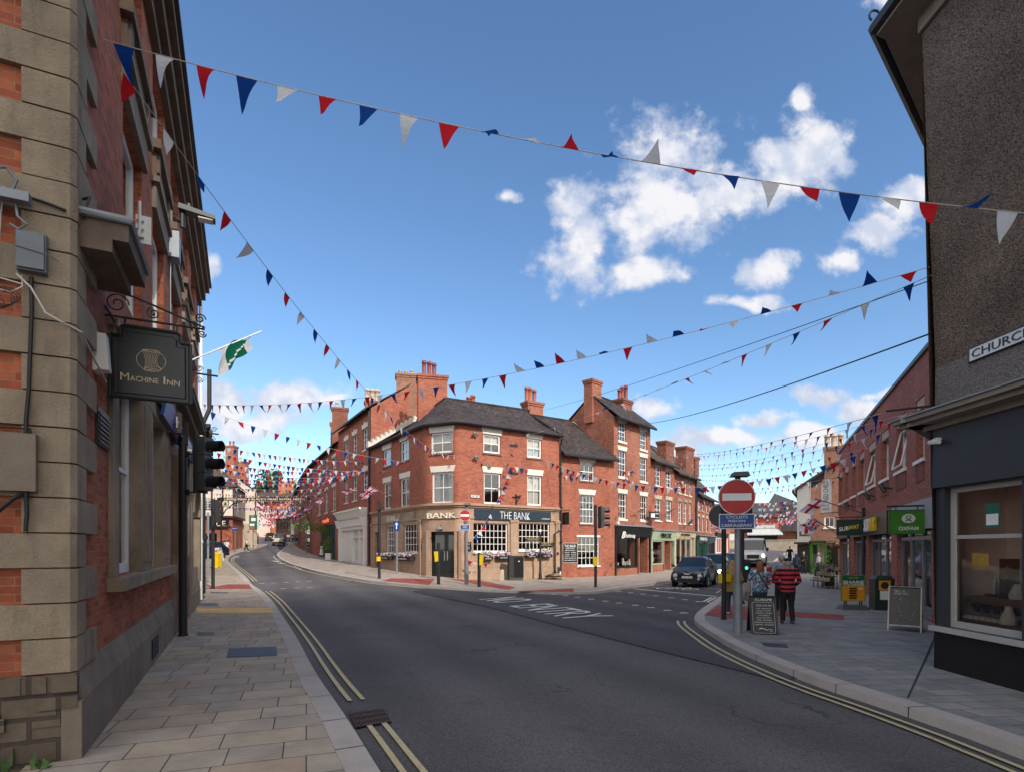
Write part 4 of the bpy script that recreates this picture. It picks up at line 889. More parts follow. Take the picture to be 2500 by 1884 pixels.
# cumulus mesh added out of view, blocking the sun to shade the near street
cl = MB(); rc_ = random.Random(9); hx = Vector((-SUN_DIR.x, -SUN_DIR.y, 0)); e1 = Vector((hx.y, -hx.x, 0)); e2 = to_sun.cross(e1).normalized(); e2 = e2 if e2.z > 0 else -e2
for i in range(420):
    b = rc_.uniform(-42, 11.5); a = rc_.uniform(-85, 85); r = rc_.uniform(4, 8) if b > 2 else rc_.uniform(6, 11); b = min(b, 14.2 - r)
    cl.ball(tuple(to_sun * (700 + rc_.uniform(-14, 26)) + e1 * a + e2 * b), r, r, r * .8, 10)
for i in range(40):
    for b, r in ((6.6, 7.4), (2.0, 8.0)): cl.ball(tuple(to_sun * (700 + rc_.uniform(-14, 26)) + e1 * (-90 + i * 4.6 + rc_.uniform(-1, 1)) + e2 * (b + rc_.uniform(-.6, .6))), r, r, r * .9, 10)
tag(cl.build('shade_cloud', 'cloud_white', smooth=True), 'added unseen cloud behind the camera shading the near street', 'shade_cloud', kind='stuff')

terrace('brick_house', 'brick row set back from the left pavement, glimpsed only reflected in the right shop window', Fr((-17.5, 31), (-42, 74)), 7, 8, 11, 'brick_plain', 'slate_roof', [(2 + k * 3.2, 3.2 + k * 3.2, z, z + 1.6) for k in range(14) for z in (2.4, 5.6)], back=(-.87, -.49), zb=-.3)

fs_ = MB(); b_ = on_wall = G(490, 1458)
for k in range(4): o_ = SNRM * (k * .07 - .1); fs_.tube([b_ + o_ - SD * .35 + Vector((0, 0, .12)), b_ + o_ + SD * .35 + Vector((0, 0, .3))], .022, 6)
for k in (-.3, .3): fs_.tube([b_ - SNRM * .12 + SD * k + Vector((0, 0, .02)), b_ + SNRM * .14 + SD * k + Vector((0, 0, .02))], .025, 6); fs_.tube([b_ + SD * k, b_ + SD * k + Vector((0, 0, .22))], .025, 6)
tag(fs_.build('boot_scraper', 'black_metal'), 'low black slatted metal rack at the foot of the left wall before the red paving', 'rack')
# ---------------------------------------------------------------- the corner pub
A_, C_, D_, E_ = (-10.3, 41.4), (-5.11, 33.6), (-3.13, 32.72), (3.14, 36.8)
bank = thing('corner_pub', 'three-storey red brick corner pub with stone ground floor and curved dark tiled roof', 'building', (-3, 37, 0))
a_, c_, d_, e_ = (Vector((*p, 0)) for p in (A_, C_, D_, E_))
ca, cb_ = c_ + (a_ - c_).normalized() * .55, c_ + (d_ - c_).normalized() * .35
da, db = d_ + (c_ - d_).normalized() * .25, d_ + (e_ - d_).normalized() * .4
def bez(p, q, r, k=5): return [p.lerp(q, i / k).lerp(q.lerp(r, i / k), i / k) for i in range(k + 1)]
PLAN = [a_] + bez(ca, c_, cb_) + bez(da, d_, db) + [e_]
W1, W2, W3 = Fr(PLAN[0].xy, PLAN[1].xy), Fr(cb_.xy, da.xy), Fr(db.xy, e_.xy)
ZS, ZE = 4.42, 9.2
hl = [(*W1.rect(934.5, 1091, 955, 1137)[:2], 0, 0)]
def R5(F, x0, y0, x1, y1): return F.rect(860 + x0 * .36, 860 + y0 * .36, 860 + x1 * .36, 860 + y1 * .36)
H1 = [R5(W1, 208, 655, 262, 770), R5(W1, 325, 595, 384, 735), R5(W1, 212, 880, 262, 1060), R5(W1, 325, 850, 387, 1047)]
H2 = [R5(W2, 533, 540, 680, 680), R5(W2, 540, 808, 684, 1022)]
H3 = [R5(W3, 890, 555, 1005, 682), R5(W3, 1186, 583, 1284, 714), R5(W3, 893, 815, 1007, 1026), R5(W3, 1187, 832, 1285, 1036)]
G1 = [R5(W1, 228, 1168, 288, 1358), R5(W1, 345, 1158, 442, 1352), R5(W1, 152, 1215, 192, 1432)]
G2 = [R5(W2, 527, 1212, 722, 1508)]
G3 = [R5(W3, 822, 1155, 1055, 1350), R5(W3, 1130, 1155, 1340, 1338)]
G1[2] = (*G1[2][:2], zg(-9.5, 40) + .02, G1[2][3]); G2[0] = (*G2[0][:2], .16, G2[0][3])
up = MB(); lo = MB(); acc = 0
for p, q in zip(PLAN, PLAN[1:]):
    F = Fr(p.xy, q.xy); hu = hlw = ()
    if p is PLAN[0]: hu, hlw = H1, G1
    elif (p - cb_).length < .01: hu, hlw = H2, G2
    elif (q - e_).length < .01: hu, hlw = H3, G3
    up.wall(F, 0, F.L, ZS, ZE + .15, hu, .13, us=acc); lo.wall(F, 0, F.L, -.6, ZS, hlw, .2, us=acc); acc += F.L
bkA, bkE = Vector((-4.4, 47, 0)), Vector((-.9, 43.6, 0))
FBp = [(e_, bkE), (bkE, bkA), (bkA, a_)]
for p, q in FBp: F = Fr(p.xy, q.xy); up.wall(F, 0, F.L, -.6, ZE)
up.build('wall', 'brick_bank', bank); lo.build('shopfront', 'bank_stone', bank)
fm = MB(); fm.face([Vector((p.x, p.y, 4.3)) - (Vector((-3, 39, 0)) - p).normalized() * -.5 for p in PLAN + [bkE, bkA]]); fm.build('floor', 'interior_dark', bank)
sc_ = MB()
for d, z0, z1 in ((.07, ZS - .75, ZS - .68), (.1, ZS - .1, ZS + .0), (.2, ZS + .003, ZS + .1), (.13, ZS + .1, ZS + .16)):
    o = [p for p in PLAN]
    def out(i):
        n = Vector((0, 0, 0))
        for a, b in ((i - 1, i), (i, i + 1)):
            if 0 <= a and b < len(o): t = (o[b] - o[a]).normalized(); n += Vector((t.y, -t.x, 0))
        return o[i] + n.normalized() * d
    for i in range(len(o) - 1): sc_.hexa([x + Vector((0, 0, z0)) for x in (out(i), out(i + 1), o[i + 1], o[i])], [x + Vector((0, 0, z1)) for x in (out(i), out(i + 1), o[i + 1], o[i])])
sc_.build('string_course', 'bank_stone', bank)
pi = MB()
for F, a in ((W1, (.08, .3)), (W1, (W1.L - .32, W1.L - .1)), (W3, (W3.L - .42, W3.L - .05)), (W3, (R5(W3, 1070, 0, 1118, 9)[0], R5(W3, 1070, 0, 1118, 9)[1])), (W3, (.02, .16))):
    pi = MB(); pi.ob(F, a[0], a[1], -.02, .09, zg(*F.pt(a[0], 0, 0).xy) - .3, ZS - .78); pi.ob(F, a[0] - .05, a[1] + .05, -.02, .13, ZS - .9, ZS - .755); pi.build('pilaster', 'bank_stone', bank)
for F, s0, s1, z1 in ((W1, G1[2][1] + .3, W1.L - .4, 1.75), (W3, .2, W3.L - .45, 1.3)): pi = MB(); pi.ob(F, s0, s1, -.02, .05, -.3, z1 - .5); pi.build('plinth', 'bank_stone', bank)
for F, hs in ((W1, H1), (W2, H2), (W3, H3)):
    for i, h in enumerate(hs): 
        lowr = h[2] < 6.4
        win(bank, F, h, .09, 2, 1, .5, 'wedge', 'sill_dark' if not lowr else None, curtain=(1 if (F is W2 and lowr) else 2 if (F is W3 and i in (1, 3)) or F is W1 else 3 if i == 0 else 0), fw=.09, lh=.36, flare=.1)
for F, hs, nx in ((W1, G1[:2], 5), (W3, G3, 8)):
    for h in hs: win(bank, F, h, .12, nx, 4 if F is W3 else 4, None, None, 'white_wood', fw=.06, bar=.032, pane='glass', curtain=0)
dw = MB(); h = G2[0]; dw.ob(W2, h[0], h[1], -.3, -.24, h[2], h[3]); dw2 = MB()
for a, b in ((h[0], (h[0] + h[1]) / 2), ((h[0] + h[1]) / 2, h[1])): dw2.face([W2.pt(x, -.235, z) for x, z in ((a + .16, h[2] + .3), (b - .12, h[2] + .3), (b - .12, h[3] - .2), (a + .16, h[3] - .2))])
dr = dw.build('door', 'door_black', bank); dw2.build('pane', 'car_glass', dr)
hd = MB(); m_ = (h[0] + h[1]) / 2
for x in (m_ - .1, m_ + .1): hd.ob(W2, x - .025, x + .025, -.23, -.19, 1.2, 1.75)
hd.build('handle', 'steel', dr)
dj = MB()
for a, b in ((h[0] - .24, h[0] - .02), (h[1] + .02, h[1] + .22)): dj = MB(); dj.ob(W2, a, b, -.02, .06, 0, h[3] + .1); dj.build('door_jamb', 'bank_stone', bank)
h = G1[2]; dw = MB(); dw.ob(W1, h[0], h[1], -.3, -.2, h[2], h[3]); dw.build('door', 'door_black', bank)
# roof with a swept corner: eave follows the plan, hips meet the ridge
ov = .32
def outp(i, d):
    n = Vector((0, 0, 0))
    for a, b in ((i - 1, i), (i, i + 1)):
        if 0 <= a and b < len(PLAN): t = (PLAN[b] - PLAN[a]).normalized(); n += Vector((t.y, -t.x, 0))
    return PLAN[i] + n.normalized() * d
R1, R2, RA = Vector((-4.4, 37.2, 11.75)), Vector((1.0, 40.4, 11.75)), Vector((-7.3, 43.4, 11.75))
rm = MB(); ev = [outp(i, ov) + Vector((0, 0, ZE + .02)) for i in range(len(PLAN))]
kk = 6
for i in range(len(ev) - 1):
    if i == 0: tp = (RA, R1)
    elif i == len(ev) - 2: tp = (R1, R2)
    else: tp = (R1, R1)
    for j in range(kk):
        f0, f1 = j / kk, (j + 1) / kk; sag = lambda f: -.22 * math.sin(math.pi * f)
        q = [ev[i].lerp(tp[0], f0), ev[i + 1].lerp(tp[1], f0), ev[i + 1].lerp(tp[1], f1), ev[i].lerp(tp[0], f1)]
        for x, f in zip(q, (f0, f0, f1, f1)): x.z += sag(f)
        if tp[0] is tp[1] and j == kk - 1: q = q[:3]
        rm.face(q); 
    rm.face([ev[i] - Vector((0, 0, .12)), ev[i + 1] - Vector((0, 0, .12)), ev[i + 1], ev[i]])
    w0, w1 = PLAN[i] + Vector((0, 0, ZE - .1)), PLAN[i + 1] + Vector((0, 0, ZE - .1)); rm.face([w0, w1, ev[i + 1] - Vector((0, 0, .12)), ev[i] - Vector((0, 0, .12))])
bz = lambda p, z=9.3: Vector((p.x, p.y, z))
rm.face([R1, R2, bz(bkE), bz(bkA)][::-1]); rm.face([R1, RA, bz(bkA)]); rm.face([R2, ev[-1], bz(e_), bz(bkE)]); rm.face([RA, bz(a_), bz(bkA)])
rm.tube([R2 + (R2 - R1).normalized() * .3 + Vector((0, 0, .02)), R1 + Vector((0, 0, .02)), RA + Vector((0, 0, .02))], .1, 6)
rf = rm.build('roof', 'tile_roof', bank)
gm = MB(); gm.tube([outp(i, ov + .03) + Vector((0, 0, ZE - .04)) for i in range(len(PLAN))], .07, 6); gm.build('gutter', 'black_metal', bank)
pipe('drainpipe', None, [W3.pt(W3.L - .03, .1, .1), W3.pt(W3.L - .03, .1, 8.6), W3.pt(W3.L - .1, .3, 9.0)], .06, 'black_metal', bank)
pipe('drainpipe', None, [W3.pt(W3.L - .55, .16, .1), W3.pt(W3.L - .55, .16, 2.9), W3.pt(W3.L - .05, .16, 3.1)], .05, 'black_metal', bank)
for F, s in ((W1, R5(W1, 370, 600, 380, 700)[0]),): pass
# lettering and sign boards
a, b, z0, z1 = R5(W2, 512, 1085, 706, 1122); text('BANK', W2.pt(a, .05, z0), W2.t, (0, 0, 1), (W3.p - W2.p).length * .0 + (b - a), z1 - z0, 'letter_cream', bank, .05, thick=.012)
a, b, z0, z1 = R5(W3, 826, 1070, 1343, 1139); mb = MB(); mb.ob(W3, a, b, 0, .07, z0, z1); sbd = mb.build('sign_board', 'fascia_navy', bank)
a, b, z0, z1 = R5(W3, 998, 1080, 1200, 1129); text('THE BANK', W3.pt(a, .074, z0), W3.t, (0, 0, 1), b - a, z1 - z0, 'sign_white', sbd, .01, thick=-.012)
a, b, z0, z1 = R5(W3, 1280, 1122, 1336, 1131); text('COCKTAIL BAR & BISTRO', W3.pt(a, .074, z0), W3.t, (0, 0, 1), b - a, z1 - z0, 'sign_white', sbd, .006)
a, b, z0, z1 = R5(W1, 205, 1090, 428, 1150); mb = MB(); mb.ob(W1, a, b, 0, .06, z0, z1); sb2 = mb.build('sign_board', 'stone', bank)
text('THE BANK', W1.pt(a + .9, .064, z0 + .12), W1.t, (0, 0, 1), 1.6, .36, 'letter_cream', sb2, .01, thick=-.012)
a, b, z0, z1 = R5(W3, 803, 963, 862, 983); 
def wplate(name, label, cat, F, r, m, body=None, bm='sign_black', th=.03, inset=.1, rim=None, lines=None):
    t = thing(name, label, cat, F.pt((r[0] + r[1]) / 2, 0, r[2])); mb = MB(); mb.ob(F, r[0], r[1], .004, th, r[2], r[3]); o = mb.build('board', m, t)
    if rim: k = MB(); [k.tube([F.pt(*p), F.pt(*q)], .012, 5) for p, q in (((r[0], th, r[2]), (r[1], th, r[2])), ((r[1], th, r[2]), (r[1], th, r[3])), ((r[1], th, r[3]), (r[0], th, r[3])), ((r[0], th, r[3]), (r[0], th, r[2])))]; k.build('rim', rim, t)
    w, h = r[1] - r[0], r[3] - r[2]
    if body: text(body, F.pt(r[0] + w * inset, th + .003, r[2] + h * .22), F.t, (0, 0, 1), w * (1 - 2 * inset), h * .56, bm, o)
    for (tx, y0, y1, x0, x1) in lines or (): text(tx, F.pt(r[0] + w * x0, th + .003, r[2] + h * y0), F.t, (0, 0, 1), w * (x1 - x0), h * (y1 - y0), bm, o)
    return t
wplate('street_nameplate', 'small white street nameplate on the corner pub brickwork', 'street sign', W3, (a, b, z0, z1), 'sign_white', 'DIG STREET', rim='sign_black')
FG = Fr(E_, (7.1, 39.4))
a, b, z0, z1 = R5(W3, 912, 745, 938, 785); mb = MB(); mb.disc(W3.pt((a + b) / 2, 0, (z0 + z1) / 2), W3.n, .17, .04, 20, ry=.25); mb.ball(W3.pt((a + b) / 2, .05, (z0 + z1) / 2), .09, .05, .14); tag(mb.build('wall_plaque', 'stone_grey'), 'small oval grey plaque between the first and second floor windows of the pub', 'plaque')
for (F, x, y, lab) in ((W3, 822, 550, 'small round lamp near the top of the pub brickwork'), (W3, 830, 710, 'small dark speaker under the top floor of the pub')):
    s, z = F.hit(860 + x * .36, 860 + y * .36); mb = MB(); mb.tube([F.pt(s, 0, z), F.pt(s, .25, z)], .04, 8); mb.ball(F.pt(s - .08, .25, z - .02), .1); mb.ball(F.pt(s + .1, .25, z - .04), .09); tag(mb.build('wall_light', 'grey_box'), lab, 'wall light')
for x, y in ((1095, 630), (1097, 818)):
    s, z = W3.hit(860 + x * .36, 860 + y * .36); mb = MB(); mb.ob(W3, s - .28, s + .28, 0, .04, z - .06, z + .06); mb.build('air_vent', 'black_matt', bank)
s, z = W3.hit(860 + 1110 * .36, 860 + 985 * .36); ib = MB(); ib.ob(W3, s - .05, s + .05, 0, .04, z - .45, z + .25); Fb = Fr(W3.pt(s, 0, 0).xy, W3.pt(s, 1, 0).xy); ib.tube([Fb.pt(0, 0, z + .1), Fb.pt(.55, 0, z + .1)], .03, 6); ib.tube([Fb.pt(0, 0, z - .35), Fb.pt(.5, 0, z + .08)], .025, 6); ib.tube([W3.pt(s - .3, .06, z + .05), W3.pt(s + .3, .06, z + .05)], .03, 6); tag(ib.build('iron_bracket', 'black_metal'), 'black wrought iron bracket between the first floor windows of the pub', 'bracket')
s, z = W2.hit(860 + 603 * .36, 860 + 1185 * .36); mb = MB(); mb.tube([W2.pt(s, .0, z + .15), W2.pt(s, .16, z + .2), W2.pt(s, .22, z + .12)], .02, 6); mb.lathe(W2.pt(s, .22, z - .1), [(.24, 0), (.22, .05), (.08, .14), (.05, .22)], 14); tag(mb.build('door_lamp', 'grey_box'), 'dark shaded lamp over the pub entrance doors', 'wall light')
# flower boxes under the pub windows
def flower_box(F, r, lab, wd=None):
    a, b, z0, z1 = r; t = thing('flower_box', lab, 'flower box', F.pt((a + b) / 2, .2, z0), 'flower boxes under the pub windows'); mb = MB(); mb.hexa([F.pt(a + .04, .3, z0), F.pt(b - .04, .3, z0), F.pt(b - .04, .06, z0), F.pt(a + .04, .06, z0)], [F.pt(a, .38, z1), F.pt(b, .38, z1), F.pt(b, .06, z1), F.pt(a, .06, z1)])
    o = mb.build('trough', 'black_matt', t)
    if wd: text(wd, F.pt(a + (b - a) * .2, .36, z0 + (z1 - z0) * .35), F.t, (F.n * .25 + Vector((0, 0, 1))), (b - a) * .6, (z1 - z0) * .3, 'sign_white', o, .012)
    f = MB(); g = MB()
    for i in range(34):
        p = F.pt(random.uniform(a, b), random.uniform(.08, .4), z1 + random.uniform(-.02, .2)); k = random.uniform(.05, .085); f.ball(p, k, k, k * .75, 6)
    for i in range(90):
        p = F.pt(random.uniform(a, b), random.uniform(.06, .42), z1 + random.uniform(-.05, .3)); d = Vector((random.uniform(-1, 1), random.uniform(-1, 1), random.uniform(0, 1.4))).normalized() * .1; w = d.cross(Vector((random.uniform(-1, 1), 1, 0))).normalized() * .025; g.face([p, p + d * .5 + w, p + d, p + d * .5 - w])
    f.build('flowers', 'flower_pink', t); g.build('leaves', 'leaf', t)
for (F, q, lab, wd) in ((W3, (868, 1382, 938, 1408), 'pink flower box at the left end of the larger pub window', 'COCKTAIL'), (W3, (965, 1378, 1056, 1400), 'pink flower box under the right end of the larger pub window', 'BANK'), (W3, (1165, 1372, 1235, 1390), 'pink flower box just right of the black street cabinet', 'BAR'), (W3, (1255, 1366, 1338, 1388), 'pink flower box behind the fingerpost at the right end of the pub', 'BISTRO'),
                        (W1, (200, 1378, 290, 1402), 'flower box under the narrow pub window furthest up the side street', 'BAR'), (W1, (320, 1380, 430, 1412), 'flower box under the pub window left of the entrance doors', 'BANK')):
    flower_box(F, R5(F, *q), lab, wd)
for F, q, lab in ((W2, (448, 1303, 474, 1348), 0), (W3, (778, 1285, 803, 1345), 'small black framed menu case right of the pub doors')):
    if lab: wplate('menu_case', lab, 'menu case', F, R5(F, *q), 'sign_black', None, lines=[('MENU', .72, .85, .3, .7), ('FOOD\nDRINK\nWINE', .25, .62, .28, .72)], bm='sign_white', rim='black_metal')
wplate('menu_case', 'small black framed menu case at the corner left of the pub doors', 'menu case', W1, R5(W1, 447, 1303, 470, 1348), 'sign_black', None, lines=[('MENU', .72, .85, .3, .7), ('FOOD\nDRINK', .3, .6, .28, .72)], bm='sign_white', rim='black_metal')
# pub chimneys
ang = math.atan2(W3.t.y, W3.t.x)
chimney(rf, D(1055, 1000, 39.6).xy, 2.0, 1.0, 9.5, 13.9, 'brick_bank', ((.22, 1.35), (.4, 1.3), (.57, 1.2)), 'pot_dark', .25, ph=.8, pr=.15)
chimney(rf, D(1300, 1000, 41.2).xy, 1.35, .8, 10.2, 12.5, 'brick_plain', ((.12, 1), (.32, 1), (.62, .9)), 'terracotta', ang, ph=1.1, pr=.15)
chimney(rf, D(1150, 970, 45.5).xy, .95, .7, 9.5, 13.2, 'brick_brown', ((.28, .9), (.66, 1.1)), 'terracotta', ang, ph=.95, pr=.2)
# white stepped lead flashing against the taller neighbour
lf = MB(); 
for i in range(12): f = i / 12; p = ev[0].lerp(RA, f); q = ev[0].lerp(RA, (i + 1) / 12); o = Vector((.14, -.2, 0)); e = Vector((-.1, .1, 0)); lf.hexa([p + e, q + e, q + o, p + o], [p + e + Vector((0, 0, .5)), q + e + Vector((0, 0, .12)), q + o + Vector((0, 0, .12)), p + o + Vector((0, 0, .5))])
lf.build('flashing', 'render_white', rf)
# ---------------------------------------------------------------- right-hand continuation: small house with white windows
def R6(F, x0, y0, x1, y1): return F.rect(1340 + x0 * .34783, 900 + y0 * .34783, 1340 + x1 * .34783, 900 + y1 * .34783)
hs = [R6(FG, 220, 655, 318, 785), R6(FG, 219, 882, 318, 1085), R6(FG, 203, 1178, 352, 1378)]
g_ = terrace('brick_cottage', 'low red brick house with three white windows between the pub and the tall hairdresser building', FG, 8, 8.15, 11.35, 'brick_bank', 'tile_roof', hs, back=(-.55, .83))
win(g_, FG, hs[0], .09, 3, 1, .5, 'wedge', 'sill_dark', lh=.3, bar=.03); win(g_, FG, hs[1], .09, 4, 2, .5, 'wedge', 'sill_dark', lh=.36, bar=.03, curtain=0)
win(g_, FG, hs[2], .06, 5, 4, None, 'flat', 'white_wood', lh=.12, lm='white_wood', bar=.035)
wplate('pub_notice_board', 'black notice board with white pub lettering on the brick beside the white window', 'notice board', FG, R6(FG, 97, 1220, 198, 1358), 'sign_black', None, lines=[('THE BANK', .78, .92, .1, .9), ('BISTRO & BAR', .70, .75, .2, .8), ('BREAKFAST', .6, .65, .15, .85), ('LUNCHES', .5, .54, .12, .45), ('DINNER', .5, .54, .55, .9), ('COFFEE', .41, .45, .12, .45), ('COCKTAILS', .41, .45, .55, .9), ('PIZZA', .32, .36, .12, .45), ('GIN BAR', .32, .36, .55, .9), ('OPEN ALL DAY EVERY DAY', .21, .26, .08, .92), ('FOOD SERVED DAILY', .1, .15, .08, .92)], bm='sign_white', rim='white_wood')
hg = MB(); s = FG.hit(1377, 1260)[0]; Fb = Fr(FG.pt(.12, 0, 0).xy, FG.pt(.12, 1, 0).xy); hg.ob(Fb, .1, .75, -.03, .03, 3.45, 4.25); hg.tube([Fb.pt(0, 0, 4.36), Fb.pt(.85, 0, 4.36)], .025, 6); hg.disc(Fb.pt(.42, .03, 3.85), Fb.n, .24, .02, 20); hg.disc(Fb.pt(.42, -.05, 3.85), -Fb.n, .24, .02, 20); tag(hg.build('hanging_sign', 'sign_black'), 'small square black hanging sign with a round medallion at the right end of the pub', 'sign')
# the tall narrow hairdresser building
FH = Fr((7.1, 39.4), (10.6, 43.3)); bH = (-.66, .75)
hs = [R6(FH, 487, 372, 541, 507), R6(FH, 640, 434, 686, 565), R6(FH, 488, 572, 542, 757), R6(FH, 640, 620, 688, 788), R6(FH, 489, 872, 545, 1050), R6(FH, 642, 890, 690, 1060)]
sh = [R6(FH, 468, 1205, 718, 1460)]
sh = [(.25, FH.L - .1, -.3, 3.35)]
h_ = terrace('tall_brick_shop_building', 'tall narrow four-storey brick building above the black hairdresser shop', FH, 4.6, 11.15, 13.0, 'brick_plain', 'tile_roof', hs + sh, back=bH, ridge=.45, zb=-.3)
for h in hs: win(h_, FH, h, .09, 3, 2, .5, 'wedge', 'lintel_white', curtain=0, lh=.3, bar=.03, sh=.16)
hr = [c for c in h_.children if c.name.startswith('roof')][0]
chimney(hr, (5.9, 41.3), 1.15, .75, 11, 14.1, 'brick_plain', (), rot=.8); chimney(hr, D(1521, 1000, 43.6).xy, 1.35, .8, 10.5, 13.3, 'brick_dark', ((.12, .75), (.4, 1.05), (.82, 1.25)), 'pot_dark', .84, ph=1.0, pr=.15)
# dark gable weathering strip
def shopfront(root, F, s0, s1, zt, fas, fm, pm, openings, stall=None, stm='brick_plain', zb=0, fproj=.22, cornice='lead', deep=.75, floorz=None):
    """timber shopfront: fascia (board tilted), pilasters, stall riser, glass, recessed door; openings = list of (s0, s1, kind)"""
    zf0, zf1 = fas
    a = MB(); a.hexa([F.pt(s0, .1, zf0), F.pt(s1, .1, zf0), F.pt(s1, -.1, zf0), F.pt(s0, -.1, zf0)], [F.pt(s0, fproj, zf1), F.pt(s1, fproj, zf1), F.pt(s1, -.1, zf1), F.pt(s0, -.1, zf1)]); fo = a.build('fascia', fm, root)
    c = MB(); c.ob(F, s0 - .05, s1 + .05, -.1, fproj + .1, zf1 + .003, zf1 + .1); c.build('cornice', cornice, root)
    edges = sorted({s0, s1})
    for x in edges: p = MB(); xx = x if x == s0 else x - .16; p.ob(F, xx, xx + .16, -.2, .08, zb - .2, zf0 - .003); p.build('pilaster', pm, root)
    for (u, v, k) in openings:
        if k == 'door':
            dz = zb if floorz is None else floorz
            d = MB(); d.ob(F, u, v, -deep - .06, -deep, dz, zf0 - .02); dd = d.build('door', pm, root); g = MB(); g.face([F.pt(x, -deep + .006, z) for x, z in ((u + .12, dz + .9), (v - .12, dz + .9), (v - .12, zf0 - .3), (u + .12, zf0 - .3))]); g.build('pane', 'car_glass', dd)
            w = MB(); w.ob(F, u - .14, u - .003, -deep, .02, dz, zf0 - .01); w.ob(F, v + .003, v + .14, -deep, .02, dz, zf0 - .01); w.build('door_side_wall', stm, root)
        else:
            zst = stall or (zb + .6); b = MB(); fw = .09
            for r in ((u, u + fw, zst, zf0 - .01), (v - fw, v, zst, zf0 - .01), (u, v, zst - .1, zst), (u, v, zf0 - .1, zf0 - .012)): b.ob(F, r[0], r[1], -.1, .05, r[2], r[3])
            for m in range(1, k): x = u + (v - u) * m / k; b.ob(F, x - .03, x + .03, -.08, .03, zst, zf0 - .1)
            w = b.build('shop_window', pm, root); g = MB(); g.face([F.pt(x, -.04, z) for x, z in ((u + fw, zst), (v - fw, zst), (v - fw, zf0 - .1), (u + fw, zf0 - .1))]); g.build('pane', 'shop_glass', w)
            s = MB(); s.ob(F, u, v, -.15, .03, zb - .3, zst - .103); s.build('stall_riser', stm, root)
    return fo
r = R6(FH, 478, 1120, 735, 1190); x = [R6(FH, a, 1200, b, 1300)[:2] for a, b in ((470, 618), (640, 690))]
fo = shopfront(h_, FH, .1, FH.L - .05, 0, (2.75, 3.5), 'shop_black', 'shop_black', [(x[0][0], x[0][1], 1), (x[1][0] - .1, x[1][1] + .05, 'door')], .62)
a, b, z0, z1 = R6(FH, 520, 1155, 585, 1190); text('hairdressing', FH.pt(a, .2, z0), FH.t, (FH.n * .15 + Vector((0, 0, 1))), b - a, z1 - z0, 'sign_white', fo, .03, shear=.15)
a, b, z0, z1 = R6(FH, 492, 1137, 516, 1186); text('B', FH.pt(a, .2, z0), FH.t, (FH.n * .15 + Vector((0, 0, 1))), b - a, z1 - z0, 'sign_white', fo, .03, thick=.03, shear=.2)
mb = MB()
for i in range(14): p = FH.pt(random.uniform(x[0][0] + .2, x[0][1] - .2), -random.uniform(.3, .7), .65 + random.uniform(0, .1)); mb.tube([p, p + Vector((0, 0, random.uniform(.15, .5)))], random.uniform(.04, .09), 8)
mb.ob(FH, x[0][0] + .8, x[0][0] + 1.1, -.9, -.85, .6, 2.6); mb.build('window_display', 'curtain', h_)
al = MB(); s, z = FH.hit(1507, 1278); al.ob(FH, s - .13, s + .13, 0, .12, z - .2, z + .2); tag(al.build('alarm_box', 'bust_white'), 'cream alarm box at the lower left corner of the tall hairdresser building', 'alarm box')
# mini chic house
FI = Fr((10.6, 43.3), (13.5, 47.1))
hs = [R6(FI, 747, 682, 786, 818), R6(FI, 822, 713, 860, 832), R6(FI, 745, 912, 788, 1062), R6(FI, 822, 920, 862, 1063)]
i_ = terrace('brick_shop_house', 'three-storey brick house above the sage green children\'s shop', FI, 6, 8.7, 10.6, 'brick_bank', 'tile_brown', hs + [(.1, FI.L - .1, -.3, 3.3)], back=(-.7, .71), zb=-.3)
for h in hs: win(i_, FI, h, .09, 2, 2, .5, 'wedge', 'lintel_white', lh=.3, bar=.03, lm='pale_stone')
ir = [c for c in i_.children if c.name.startswith('roof')][0]; chimney(ir, D(1625, 1120, 48.5).xy, 1.7, .8, 9, 11.0, 'brick_dark', (), rot=.9)
x = [R6(FI, a, 1240, b, 1300)[:2] for a, b in ((722, 800), (808, 850))]
fo = shopfront(i_, FI, .02, FI.L - .05, 0, (2.55, 3.3), 'sage', 'sage', [(.25, x[0][1], 1), (x[1][0] + .1, x[1][1], 'door')], .75)
a, b, z0, z1 = R6(FI, 768, 1150, 842, 1186); text('MINI CHIC', FI.pt(a, .2, z0), FI.t, (FI.n * .15 + Vector((0, 0, 1))), b - a, z1 - z0, 'sign_black', fo, .03)
bl = MB()
for i in range(9): bl.ball(FI.pt(.35 + (i % 3) * .3 + (i // 3) * .1, -.35 - .1 * (i % 2), 2.05 - (i // 3) * .25), .16, k=10, mi=i % 3)
bl.build('balloons', ['balloon_pink', 'balloon_teal', 'orange_print'], i_, smooth=True)
dc = MB(); 
for i in range(3):
    c = FI.pt(.5 + i * .42, -.5, .85); dc.lathe(c, [(.05, 0), (.2, .05), (.17, .3), (.12, .6), (.14, .75), (.03, .8)], 10)
dc.build('dress_display', 'cloth_white', i_)
